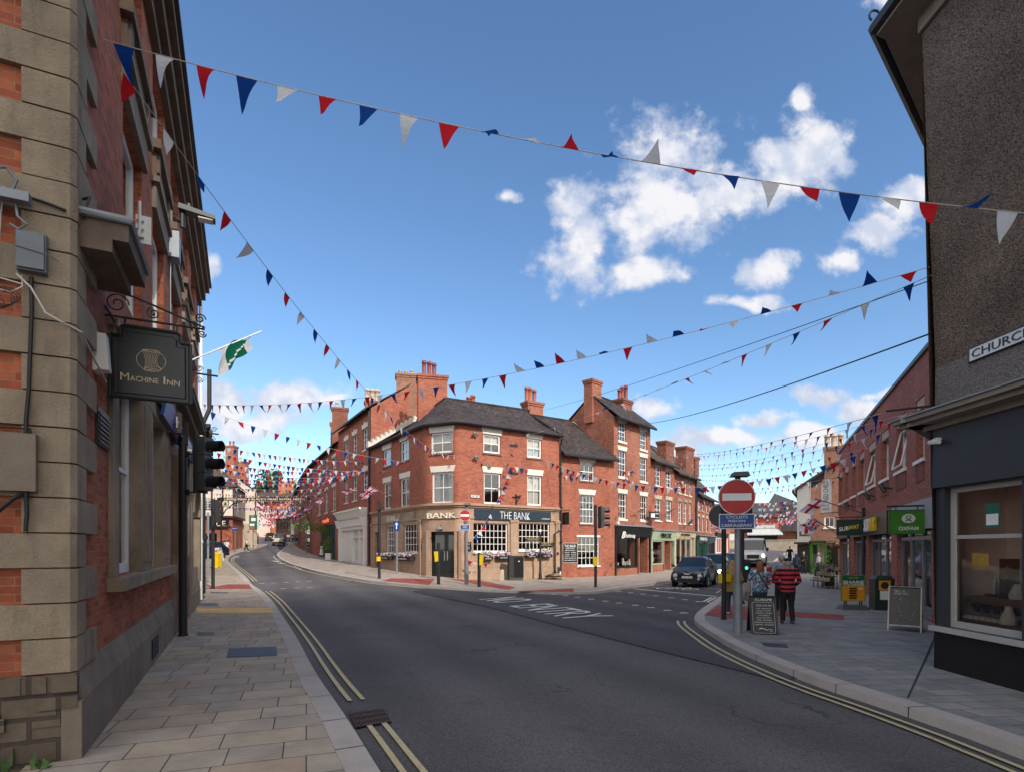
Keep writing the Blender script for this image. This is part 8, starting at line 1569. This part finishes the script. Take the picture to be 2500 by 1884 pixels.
    u = MB(); hem = top[2]; loft(u, [(V(0, 0, hem), .178 * k * fat, .132 * k * fat), (V(0, 0, 1.0), .172 * k * fat, .13 * k * fat), (V(0, 0, 1.14), .155 * k * fat, .122 * k * fat), (V(0, 0, 1.3), .18 * k * fat, .135 * k), (V(0, -.01, 1.42), .165 * k * fat, .105 * k), (V(0, -.005, 1.485), .075 * k, .075 * k)])
    for s in (-1, 1):
        e, w = Vector(EL[s]), Vector(WR[s]); sh = Vector(S[s])
        if top[1] == 'long': limb(u, [sh, e, e.lerp(w, .96)], [.072 * k, .062 * k, .048 * k])
        elif top[1] == 'short': limb(u, [sh, sh.lerp(e, .62)], [.072 * k, .07 * k])
    fuse(u, 'top', top[0], root, vox * 1.1, 6)
    f = MB()
    for s in (-1, 1): a = Vector(AN[s]); f.ball((a.x, a.y + .06 * k, a.z - .04 * k), .045 * k, .125 * k, .045 * k, 10); f.ball((a.x, a.y - .01 * k, a.z - .005 * k), .042 * k, .05 * k, .06 * k, 8); 
    fuse(f, 'shoes', shoe, root, .014 * k)
    if hair:
        hm = MB(); st = hair[1]
        if st == 'short': hm.ball(V(0, -.012, 1.668), .084 * k, .1 * k, .1 * k, 14); hm.ball(V(0, -.035, 1.62), .078 * k, .075 * k, .085 * k, 12)
        else:
            hm.ball(V(0, -.015, 1.668), .098 * k, .112 * k, .112 * k, 14); hm.ball(V(0, -.045, 1.6), .105 * k, .08 * k, .12 * k, 12)
            if st == 'long':
                for i in range(7): x = -.09 + i * .03; limb(hm, [V(x * .9, -.07, 1.62), V(x * 1.1, -.11, 1.45), V(x * 1.15 + .01 * (i % 3 - 1), -.135, 1.3), V(x * .95, -.135, 1.2 - .03 * (i % 2))], [.04 * k, .038 * k, .03 * k, .012 * k], 8)
            else: [hm.ball(V(-.08 + i * .04, -.05 - .015 * (i % 2), 1.52 - .01 * (i % 2)), .04 * k, .045 * k, .06 * k, 8) for i in range(5)]
        fuse(hm, 'hair', hair[0], root, vox, 2)
    if cap: c = MB(); c.ball(V(0, -.005, 1.70), .1 * k, .115 * k, .062 * k, 14); c.ball(V(0, .12, 1.695), .075 * k, .06 * k, .014 * k, 10); fuse(c, 'cap', cap, root, .012, 2)
    return root
fwd = lambda x, y: (x, y)
P1 = Vector((6.95, 14.25, 0)); mn = person('man from behind in a red and black striped shirt, dark cap and black trousers', P1, (.12, 1), 1.66, ('cloth_striped', 'long', .86), ('cloth_black', 'long'), 'shoe_brown', ('hair_grey', 'short'), 'cloth_black', {-1: ((-.3, .0, 1.14), (-.17, .2, 1.0)), 1: ((.3, .0, 1.14), (.2, .18, .98))}, .05, 1.14, True)
P2 = Vector((6.38, 14.55, 0)); wm = person('red-haired woman from behind in a blue floral blouse with a brown shoulder strap', P2, (.1, 1), 1.56, ('cloth_floral', 'short', .88), ('denim', 'long'), 'cloth_black', ('hair_red', 'bob'), None, {-1: ((-.33, -.02, 1.14), (-.3, .14, .93)), 1: ((.31, -.02, 1.14), (.18, .2, 1.05))}, .03, 1.22, True)
k = 1.56 / 1.75; stp = MB(); stp.tube([(-.1 * k, -.11 * k, 1.47 * k), (.0, -.16 * k, 1.3 * k), (.13 * k, -.165 * k, 1.1 * k), (.22 * k, -.05 * k, .98 * k)], .022, 6); stp.build('shoulder_strap', 'shoe_brown', wm, local=True)
cg = MB(); c0 = P2 + Vector((-.34, .0, .86)); 
for i in range(7): limb(cg, [c0 + Vector((.02 * i - .06, .03 * (i % 2), .12)), c0 + Vector((.03 * i - .12, -.03 * (i % 3), -.05)), c0 + Vector((.035 * i - .16, .0, -.24 - .03 * (i % 3)))], [.045, .055, .03], 8)
cdo = fuse(cg, 'cardigan', 'cloth_grey', None, .014); tag(cdo, 'crumpled grey cardigan hanging over the arm of the woman in the floral blouse', 'cardigan')
P3 = Vector((6.35, 16.3, 0)); gr = person('girl with long blond hair in a mustard jacket and jeans behind the signposts', P3, (.15, 1), 1.55, ('cloth_mustard', 'long', .74), ('denim', 'long'), 'shoe_white', ('hair_blond', 'long'), None, {-1: ((-.28, -.02, 1.14), (-.27, .1, .9)), 1: ((.3, -.02, 1.14), (.26, .12, .92))}, .06, 1.15, True)
sbm = MB(); q = P3 + Vector((-.21, -.13, .96)); sbm.hexa([q + Vector(p) for p in ((-.1, -.05, 0), (.1, -.05, 0), (.1, .05, 0), (-.1, .05, 0))], [q + Vector(p) for p in ((-.11, -.06, .2), (.11, -.06, .2), (.11, .06, .2), (-.11, .06, .2))]); sbm.tube([q + Vector((-.1, 0, .2)), q + Vector((0, .06, .42)), q + Vector((.1, 0, .2))], .01, 6); tag(sbm.build('shoulder_bag', 'yellow_plastic'), 'small bright yellow bag carried by the blond girl in the mustard jacket', 'bag')
P4 = Vector((8.2, 17.2, 0)); m4 = person('man in a pale blue shirt mostly hidden in front of the striped-shirt man', P4, (-.3, 1), 1.72, ('cloth_bluegrey', 'short', .9), ('cloth_black', 'long'), 'cloth_black', ('hair_grey', 'short'), None, {-1: ((-.33, .0, 1.15), (-.32, .22, 1.0)), 1: ((.3, -.02, 1.12), (.25, .08, .9))}, .05, 1.25)
q = Vector((7.95, 17.35, .83)); rbm = MB(); rbm.hexa([q + Vector(p) for p in ((-.14, -.03, .0), (.2, .0, .0), (.2, .03, .0), (-.14, .0, .0))], [q + Vector(p) for p in ((-.14, -.03, .5), (.2, .0, .5), (.2, .03, .5), (-.14, .0, .5))]); tag(rbm.build('placard', 'cloth_red'), 'red board held beside the man in the pale blue shirt', 'board')
pp_ = lambda u, v: G(u, v)
person('grey-haired man in a white shirt and dark trousers walking past the green kiosk', Vector((19.9, 36.7, 0)), (-.9, .2), 1.64, ('cloth_white', 'long', .95), ('cloth_black', 'long'), 'cloth_black', ('hair_grey', 'short'), None, {-1: ((-.24, .08, 1.14), (-.2, .25, 1.05)), 1: ((.24, -.08, 1.13), (.22, .05, .9))}, .3)
q = zx_(1928, 52); person('man in black running kit walking toward the camera on the far right pavement', q, (-.3, -1), 1.68, ('cloth_black', 'short', .88), ('cloth_black', 'shorts'), 'cloth_black', ('hair_dark', 'short'), None, {-1: ((-.3, .02, 1.14), (-.36, .06, .9)), 1: ((.3, .02, 1.14), (.36, .06, .9))}, .12)
q = zx_(1962, 41.6); person('figure in dark clothes with grey hair standing by the black porch of the kiosk', q, (-.6, -.8), 1.64, ('cloth_black', 'long', .85), ('cloth_black', 'long'), 'cloth_black', ('hair_grey', 'short'), None, {-1: ((-.3, .1, 1.18), (-.1, .28, 1.12)), 1: ((.28, .08, 1.14), (.08, .28, 1.05))})
q = zx_(1944, 40); person('woman in black leaning in front of the dark porch left of the kiosk', q, (.5, .8), 1.52, ('cloth_navy', 'long', .82), ('cloth_black', 'long'), 'cloth_black', ('hair_dark', 'bob'))
person('man in a white t-shirt and navy shorts walking away on the left pavement', pp_(553, 1358), (.1, 1), 1.76, ('cloth_white', 'short', .86), ('cloth_navy', 'shorts'), 'shoe_white', ('hair_red', 'short'), None, None, .12, 1.1)
person('woman in a white top and patterned navy trousers stepping off the left kerb', pp_(602, 1346.5), (-.9, .1), 1.66, ('cloth_white', 'none', .95), ('cloth_navy', 'long'), 'shoe_white', ('hair_blond', 'bob'), None, None, .25)
person('man in brown standing at the far bend of the left pavement by the cars', pp_(629.5, 1327), (-.5, -.8), 1.74, ('shoe_brown', 'long', .9), ('cloth_black', 'long'), 'cloth_black', ('hair_dark', 'short'))
for u, v, lab, tp_ in ((712, 1321.5, 'person in a dark top furthest up the right pavement of the left street', 'cloth_black'), (725, 1325, 'person in a navy coat walking up the right pavement of the left street', 'cloth_navy'), (741, 1327, 'person in a pale top beside the blue sign on the left street', 'cloth_bluegrey')):
    person(lab, pp_(u, v), (-.3, 1), 1.7, (tp_, 'long', .75), ('cloth_black', 'long'), 'cloth_black', ('hair_dark', 'short'), None, None, .15)
# ---------------------------------------------------------------- bunting and flags
FLM = {}
def flag_mesh(col, shape, w, h, bend):
    key = (col, shape, round(w, 3))
    if key in FLM: return FLM[key]
    mb = MB(); n = 5
    for i in range(n):
        a, b = i / n, (i + 1) / n
        def P(t, e):
            x = (-.5 + t * .5 + e * (1 - t)) * w; y = bend * h * t * t + .05 * h * math.sin(t * 4 + e * 3); return (x + .12 * w * bend * t, y, -h * t * (1 - .12 * abs(bend) * t))
        q = [P(a, 0), P(a, 1), P(b, 1), P(b, 0)] if i < n - 1 else [P(a, 0), P(a, 1), P(1, .5)]
        mb.face(q)
    o = mb.build('flag', col, None); me = o.data; bpy.data.objects.remove(o); me.polygons.foreach_set('use_smooth', [True] * len(me.polygons)); FLM[key] = me; return me
RNDB = random.Random(11)
def bunting(label, pts, w, n, sag=None, order=('flag_red', 'flag_white', 'flag_blue'), wild=.15, phase=0, hk=1.4, group='strings of bunting', r=.006, lift=0.0, seg=None, first=.0):
    """cord with its flags: pts are the two fixings; sag in metres"""
    A, B = Vector(pts[0]), Vector(pts[1]); f = lambda t: A.lerp(B, t) - Vector((0, 0, 4 * sag * t * (1 - t)))
    root = thing('bunting_string', label, 'bunting', A, group); mb = MB(); mb.tube([f(i / 40) for i in range(41)], r, 5); mb.build('cord', 'cord', root)
    for i in range(n):
        t = first + (i + .5) / n * (1 - first); p = f(t); d = (f(min(1, t + .01)) - f(max(0, t - .01))).normalized(); yaw = math.atan2(d.y, d.x)
        col = order[(i + phase) % len(order)]; wl = wild(t) if callable(wild) else wild; sh = RNDB.randrange(4); me = flag_mesh(col, sh, w, w * hk, (-.25, 0, .2, .45)[sh])
        o = bpy.data.objects.new('flag', me); COL.objects.link(o); o.parent = root; o.matrix_parent_inverse = Matrix.Translation(A).inverted(); o.location = p
        blow = RNDB.gauss(0, .22) + (wl if isinstance(wl, float) else 0) + (RNDB.gauss(.3, .32) if wl < -1 else 0); o.rotation_euler = (blow, -math.asin(max(-1, min(1, d.z))) + RNDB.gauss(0, .06), yaw); 
        s = RNDB.uniform(.88, 1.08); o.scale = (s, 1, s)
    return root
anc = FL.pt(1.25, .02, 0); anc = Vector((anc.x, anc.y, 7.55))
bunting('nearest bunting string crossing overhead from the left brick wall to the dark right building', (anc, FRN.pt(2.6, .05, 5.62)), .235, 25, .28, ('flag_blue', 'flag_white', 'flag_red'), wild=lambda t: -.05 if t < .38 else (-1.2 if t < .9 else .1), hk=1.5)
s_, z_ = W2.hit(1112, 1108, .02)
bunting('long bunting string from the left brick wall running down to the pub\'s corner window', (anc + Vector((.03, .02, -.1)), W2.pt(s_, .05, 7.3)), .215, 38, 1.2, ('flag_red', 'flag_white', 'flag_blue'), hk=1.4)
tA = Vector((-13.0, 22.6, 7.7)); bunting('bunting string rising from the left row across the pub roof to the dark right building', (tA, Vector((6.72, 9.1, 6.42))), .23, 44, .8, ('flag_blue', 'flag_red', 'flag_white'), wild=lambda t: .05 if t < .66 else -1.75, hk=1.4)
s_, z_ = W3.hit(1262, 1069, .02)
bunting('bunting string from the dark right building down to the upper wall of the pub', (Vector((6.75, 9.05, 6.28)), W3.pt(s_, .05, z_)), .22, 31, .25, ('flag_blue', 'flag_white', 'flag_red'), wild=lambda t: .1 if t < .18 else -1.9, hk=1.3)
s_, z_ = W1.hit(997, 1128, .02); bunting('bunting string from the left row slanting down to the pub\'s side wing', (tA + Vector((.1, .1, -.02)), W1.pt(s_, .05, z_)), .26, 22, .35, ('flag_red', 'flag_blue', 'flag_white'), wild=.05)
def cable(label, pts, r, sag): A, B = Vector(pts[0]), Vector(pts[1]); mb = MB(); mb.tube([A.lerp(B, i / 30) - Vector((0, 0, 4 * sag * (i / 30) * (1 - i / 30))) for i in range(31)], r, 6); tag(mb.build('overhead_cable', 'cable_black'), label, 'cable')
cable('thin black cable from the dark right building just below the blown bunting', (Vector((6.75, 9.05, 6.2)), D(1330, 1000, 40)), .008, .15)
cable('black overhead cable from the dark right building to the tall hairdresser building', (Vector((6.75, 9.05, 5.35)), FH.pt(2.6, .1, 10.95)), .014, .35)
# left street strings
def sL(label, a, b, n, sag, w=.25, ph=0, **k): bunting(label, (a, b), w, n, sag, ('flag_blue', 'flag_red', 'flag_white'), phase=ph, group='bunting strings across the left street', wild=.02, **k)
sL('bunting string across the left street, topmost of the crossing rows', D(520, 1086, 30), FM.pt(8.6, .1, 0) + Vector((0, 0, D(900, 1128, 43).z)), 32, .25)
sL('bunting string across the left street, just under the topmost row', D(528, 1104, 34), FM.pt(9.7, .1, D(880, 1150, 41.6).z), 34, .3, ph=1)
sL('third bunting row across the left street above the crossbeam sign', D(530, 1128, 40), FM.pt(6.0, .1, D(860, 1148, 44).z), 34, .3, ph=2)
sL('fourth bunting row across the left street above the crossbeam sign', D(528, 1162, 44), FM.pt(3.0, .1, D(850, 1166, 47.5).z), 34, .3)
sL('fifth bunting row across the left street, close above the crossbeam sign', D(532, 1172, 52), FN.pt(12, .1, D(800, 1176, 53).z), 34, .3, ph=1)
sL('bunting row just above the gold lettered crossbeam sign', D(520, 1203, 60), FN.pt(8, .1, D(780, 1207, 56).z), 36, .2, ph=2)
sL('bunting row just under the gold lettered crossbeam sign', D(508, 1229, 62), FN.pt(3, .1, D(770, 1232, 60).z), 31, .4)
# right street strings
def sR(label, a, b, n, sag, w=.27, ph=0, **k): bunting(label, (a, b), w, n, sag, ('flag_red', 'flag_white', 'flag_blue'), phase=ph, group='bunting strings across the right street', wild=-.1, **k)
sR('bunting string across the right street ending on the arm beside the dark corner building', FI.pt(1.6, .1, D(1629, 1101, 45).z), Vector((6.2, 9.28, 4.15)), 36, .5, .24)
sR('second bunting string across the right street below the one on the iron arm', FI.pt(2.9, .1, D(1650, 1114, 46).z), FRB.pt(16.5, .1, D(2150, 1039, 17.8).z), 31, .5, ph=1)
sR('third bunting string across the right street, ending over the middle brick windows', FJ.pt(.6, .1, D(1650, 1139, 47).z), FRB.pt(13, .1, D(2110, 1066, 20).z), 31, .5, ph=2)
sR('fourth bunting string across the right street, behind the large no entry sign', FJ.pt(3, .1, D(1675, 1160, 50).z), FRB.pt(10, .1, D(2075, 1103, 23).z), 31, .4)
sR('fifth bunting string across the right street, ending at the far brick windows', FK.pt(1, .1, D(1700, 1170, 53).z), FRB.pt(4, .1, D(2047, 1143, 28).z), 30, .3, ph=1)
sR('lowest bunting string across the right street before the old gabled house', FK.pt(4, .1, D(1720, 1200, 56).z), FRB.pt(.5, .1, D(2040, 1168, 30).z), 26, .4, ph=2)
sR('bunting string across the right street just above the lowest one', FK.pt(2.5, .1, D(1712, 1186, 55).z), FRB.pt(2, .1, D(2044, 1158, 29).z), 30, .5)
sR('thin bunting string across the right street between the second and third', FI.pt(3.8, .1, D(1660, 1126, 46.5).z), FRB.pt(15, .1, D(2130, 1050, 19).z), 30, .75, ph=1)
sL('bunting row seen through the pub crossbeam between its two bordering rows', D(520, 1214, 64), FN.pt(5, .1, D(772, 1219, 59).z), 34, .3, ph=1)
sL('bunting row dipping low over the left street below the second row', D(526, 1140, 42), FM.pt(5.0, .1, D(858, 1157, 45).z), 34, .45, ph=1)
sL('bunting row over the left street just above the seventh', D(528, 1186, 54), FN.pt(10.5, .1, D(795, 1192, 54).z), 36, .25, ph=2)
sL('bunting row far up the left street behind the crossbeam', D(560, 1234, 70), FO.pt(14, .1, D(758, 1238, 66).z), 34, .3)
sR('bunting string running across the pub upper windows toward the left street', W1.pt(2.0, .2, D(930, 1150, 40).z), W3.pt(1.2, .25, D(1185, 1132, 34).z), 22, .25)
sR('bunting string from the pub drainpipe across the street to the modern shops', W3.pt(5.8, .15, D(1365, 1128, 37).z), FRB.pt(7, .1, D(2060, 1112, 25).z), 44, 1.6, ph=1)
sR('bunting string strung along the shop houses above the sage green fascia', FH.pt(1.0, .2, D(1520, 1168, 41).z), FK.pt(3, .2, D(1712, 1222, 55).z), 30, .4, ph=2)
sR('bunting string from the pub wall along the brick cottage to the tall hairdresser building', W3.pt(R5(W3, 1060, 780, 1100, 790)[0], .1, D(1243, 1140, 35).z), FH.pt(2.5, .1, D(1550, 1152, 42).z), 30, .25)
sR('bunting string from the cottage window level across to the cream shop house', FG.pt(.2, .15, D(1370, 1160, 36.8).z), FJ.pt(2, .15, D(1670, 1178, 50).z), 34, .3, ph=1)
sR('bunting string low across the fronts from the cottage to the green shops', FG.pt(.6, .2, D(1380, 1152, 37).z), FK.pt(2, .15, D(1705, 1235, 54).z), 40, .4, ph=2)
dl = [D(860 + x * .36, 860 + y * .36, yy) for x, y, yy in ((965, 1040, 34.2), (820, 1260, 32.4))]
bunting('short drooping bunting string from the pub fascia down beside the entrance', (dl[0], dl[1]), .3, 6, .15, ('flag_red', 'flag_white', 'flag_blue'), hk=1.1)
bunting('loose bunting tail at the foot of the pub wall between the posts', (D(1142, 1365, 32.2), D(1192, 1372, 32.9)), .3, 4, .12, ('flag_red', 'flag_white', 'flag_blue'), hk=1.1)
b1 = W3.hit(1242, 1140, .02); bunting('bunting string hanging down the pub front between the two window bays', (W3.pt(b1[0], .1, b1[1]), dl[0]), .25, 8, .2, ('flag_blue', 'flag_white', 'flag_red'), hk=1.1)
def mass(name, label, rows, w):
    mb = MB()
    for (A, B, n, sag) in rows:
        for i in range(n):
            t = (i + RNDB.uniform(-.4, 1.2)) / n; p = A.lerp(B, t) - Vector((0, 0, 4 * sag * t * (1 - t))); d = (B - A).normalized(); q = RNDB.uniform(-.25, .25); mb.face([p - d * w / 2, p + d * w / 2, p + Vector((q * w, q * w, -w * 1.25))], RNDB.choice((0, 0, 1, 1, 1, 2)))
        k = len(mb.v)
    o = mb.build(name, ['flag_red', 'flag_white', 'flag_blue'], None, label, 'bunting', kind='stuff'); return o
rows = []
for i in range(30):
    y = 74 + i * 1.7; t = i / 29; v = 1228 + 52 * t; zc = D(0, v, y).z + RNDB.uniform(-.4, .4); rows.append((Vector((D(622, 0, y).x, y, zc + .3)), Vector((D(716 - 20 * t, 0, y).x, y + 2, zc)), 15, .5))
mass('far_bunting', 'dense far mass of red white and blue bunting filling the end of the left street', rows, .3)
rows = []
for i in range(20):
    y = 58 + i * 1.6; t = i / 19; zc = D(0, 1218 + 62 * t, y).z + RNDB.uniform(-.5, .5); rows.append((Vector((D(1838 - 20 * t, 0, y).x, y + 2, zc)), Vector((D(1948, 0, y).x, y - 2, zc + .2)), 11, .5))
mass('far_bunting', 'dense far mass of bunting over the market place at the end of the right street', rows, .27)
def union(u, v):
    """union flag: u 0..1 along 2 units, v 0..1 over 1 unit"""
    x, y = (u - .5) * 60, (v - .5) * 30
    if abs(x) < 3 or abs(y) < 3: return 0
    if abs(x) < 5 or abs(y) < 5: return 1
    d = abs(abs(y) * 2 - abs(x)) / math.sqrt(5)
    o = (abs(y) * 2 - abs(x)) * (1 if x * y > 0 else -1) * (1 if x > 0 else -1)
    if d < 1.1: return 0
    return 1 if d < 3 else 2
def george(u, v): return 0 if abs(u - .5) < .08 or abs(v - .5) < .13 else 1
def wave_flag(label, base, tip, w, h, fn, mats, droop=.25, amp=.12, seed=0, group='flags on wall poles', ex=None, k=.62):
    w *= k; h *= k; tip = Vector(base).lerp(Vector(tip), .8)
    base, tip = Vector(base), Vector(tip); t = thing('wall_flag', label, 'flag', base, group); mb = MB(); mb.tube([base, tip], .022, 8); mb.build('flagpole', 'wood_brown', t)
    a = (tip - base).normalized(); ex = Vector(ex).normalized() if ex else Vector((-1, -.2, 0)).normalized(); dn = Vector((0, 0, -1)); mb = MB(); nu, nv = 30, 18
    def P(u, v): 
        o = tip - a * (h * v) ; e = (ex * (1 - droop) + dn * droop).normalized(); return o + e * (w * u) + Vector((0, 0, -1)) * (.18 * w * u * u) + ex.cross(Vector((0, 0, 1))) * (amp * w * math.sin(u * 7 + v * 2.5 + seed)) * (.25 + u)
    for i in range(nu):
        for j in range(nv): mb.face([P(i / nu, (j + 1) / nv), P((i + 1) / nu, (j + 1) / nv), P((i + 1) / nu, j / nv), P(i / nu, j / nv)], fn((i + .5) / nu, (j + .5) / nv))
    mb.build('cloth', mats, t, smooth=True); return t
UJ = ['flag_red', 'flag_white', 'flag_blue']
def pole_on(F, u, v, out_, up_, side=0): s, z = F.hit(u, v); return F.pt(s, 0, z), F.pt(s + side, out_, z + up_)
def uflag(lab, F, u, v, o, up_, w, h, side=0, ex=None, seed=0, droop=.35, amp=.1): b, t = pole_on(F, u, v, o, up_, side); return wave_flag(lab, b, t, w, h, union, UJ, droop, amp, seed, ex=ex)
uflag('large union flag on a pole at the pub\'s side wing', W1, 958, 1216, 1.5, 1.05, 1.45, .95, -1.0, (-.75, -.1, 0), 1, .35, .1)
uflag('union flag blown edge-on at the tall keystone-lintel house', FM, 896, 1209, 1.2, .75, 1.3, .75, -.8, (-.9, -.3, 0), 2, .2, .16)
uflag('union flag on the restaurant house near its upper windows', FN, 822, 1226, 1.3, .7, 1.3, .85, -.8, (-.9, -.1, 0), 3, .35, .12)
uflag('furled union flag lower on the restaurant house', FN, 784, 1246, 1.3, .9, 1.2, .8, -.8, (-.9, -.1, 0), 4, .5, .15)
uflag('large union flag hanging near the right end of the crossbeam sign', FO, 757, 1262, 1.8, 1.2, 2.1, 1.6, -1, (-.9, -.1, 0), 5, .35, .1)
uflag('darker union flag beyond the crossbeam sign on the left street', FO, 748, 1268, 1.5, .6, 1.6, 1.2, -1, (-.9, -.1, 0), 6, .5, .12)
uflag('union flag on the tall hairdresser building between its lower windows', FH, 1546, 1257, 1.1, .8, 1.35, .85, .6, (-.8, -.45, 0), 7, .2, .12)
uflag('union flag above the sage green shop on the brick shop house', FI, 1620, 1259, 1.1, .85, 1.5, .95, .6, (-.85, -.35, 0), 8, .2, .12)
uflag('small union flag over the dark green shops', FK, 1715, 1296, 1.1, .8, 1.2, .8, .5, (.9, -.3, 0), 9, .2, .12)
uflag('pink-tinged union flag at the far end of the dark green shops', FK, 1745, 1300, 1.3, .9, 1.3, 1.0, .5, (-.9, -.3, 0), 10, .25, .12)
b, t_ = pole_on(FJ, 1666, 1288, 1.0, 1.0, .5); wave_flag('furled blue and green flag on the cream shop house', b, t_, .35, 1.0, lambda u, v: 0 if v < .5 else 1, ['flag_blue', 'flag_green'], .8, .1, 2)
for lab, F, u, v, o, up_, w, h, fn, ex, sd_ in (('white flag with red cross on the upper pole of the modern brick shops', FRB, 2110, 1252, 2.3, .85, 1.2, .8, george, (-.6, .1, 0), 1), ('large white flag with red cross hanging outside the old gabled house', FRB, 2048, 1296, 1.9, .9, 1.5, 1.15, george, (-.75, -.25, 0), 3), ('union flag hanging beside the red-cross flag at the end of the modern shops', FRB, 2056, 1310, 1.7, 1.3, 1.0, .8, union, (-.5, -.1, 0), 5)):
    b, t_ = pole_on(F, u, v, o, up_, 0); wave_flag(lab, b, t_, w, h, fn, UJ, .4, .12, sd_, ex=ex)
b, t_ = pole_on(FG2, 1957, 1282, 1.2, 1.0, -.6); wave_flag('union flag on the grey rendered strip of the old gabled house', b, t_, 1.3, .9, union, UJ, .4, .12, 4, ex=(-.8, -.2, 0))
bq = Fr(D(2005, 0, 31.5).xy, D(2033, 0, 31.0).xy); bn = thing('vertical_banner', 'tall white vertical restaurant banner with black lettering at the end of the modern shops', 'banner', bq.pt(.3, 0, 5.2)); mb = MB(); zt0, zt1 = D(0, 1250, 31.3).z, D(0, 1169, 31.3).z; mb.ob(bq, 0, bq.L - .06, -.008, .008, zt0, zt1); o = mb.build('cloth', 'sign_white', bn); text('RED CHILLI', bq.pt(bq.L * .62, .012, zt0 + .62), (0, 0, 1), -bq.t, zt1 - zt0 - .7, .26, 'sign_black', o, .004); text('01335\n342232', bq.pt(.05, .012, zt0 + .12), bq.t, (0, 0, 1), bq.L - .2, .34, 'sign_black', o, .004); mb = MB(); mb.tube([bq.pt(-.05, 0, zt1 + .02), FRB.pt(.3, 0, zt1 + .05)], .02, 6); mb.tube([bq.pt(-.05, 0, zt0 - .02), FRB.pt(.3, 0, zt0)], .02, 6); mb.build('bracket', 'black_metal', bn)
hs_ = Fr(D(1952, 0, 44.2).xy, D(1981, 0, 44.2).xy); mb = MB(); mb.ob(hs_, 0, hs_.L, -.04, .04, D(0, 1308, 44.2).z, D(0, 1284, 44.2).z); t = thing('hanging_sign', 'dark hanging sign with faded gold lettering on the grey rendered strip', 'sign', hs_.pt(.4, 0, 3)); o = mb.build('board', 'sign_black', t); text('ASHBOURNE\nANTIQUES', hs_.pt(.08, .045, D(0, 1304, 44.2).z), hs_.t, (0, 0, 1), hs_.L - .16, .5, 'sign_gold', o, .004); mb = MB(); mb.tube([hs_.pt(0, 0, D(0, 1280, 44.2).z), hs_.pt(hs_.L + .3, 1.2, D(0, 1280, 44.2).z)], .03, 5); mb.build('bracket', 'black_metal', t)
sx = FI.hit(1592, 1258)[0]; pg = Fr(FI.pt(.1, 1.35, 0).xy, FI.pt(.1, .1, 0).xy); pg = Fr(D(1585, 0, 42.4).xy, D(1610, 0, 42.9).xy); mb = MB(); za_, zb_ = D(0, 1267, 42.6).z, D(0, 1248, 42.6).z; mb.ob(pg, 0, pg.L, -.04, .04, za_, zb_); t = thing('hanging_sign', 'small black hanging hairdresser sign between the two brick shop buildings', 'sign', pg.pt(.3, 0, za_)); o = mb.build('board', 'sign_black', t); mb = MB(); mb.ob(pg, .14, pg.L * .5, .041, .05, za_ + .15, zb_ - .12); mb.ob(pg, pg.L * .5 + .05, pg.L - .1, .041, .045, zb_ - .16, zb_ - .12); mb.ob(pg, pg.L * .5 + .05, pg.L - .1, .041, .045, za_ + .14, za_ + .17); mb.build('emblem', 'sign_white', o); mb = MB(); mb.tube([pg.pt(-.05, 0, zb_ + .08), FH.pt(FH.L - .1, 0, zb_ + .08)], .02, 5); mb.build('bracket', 'black_metal', t)
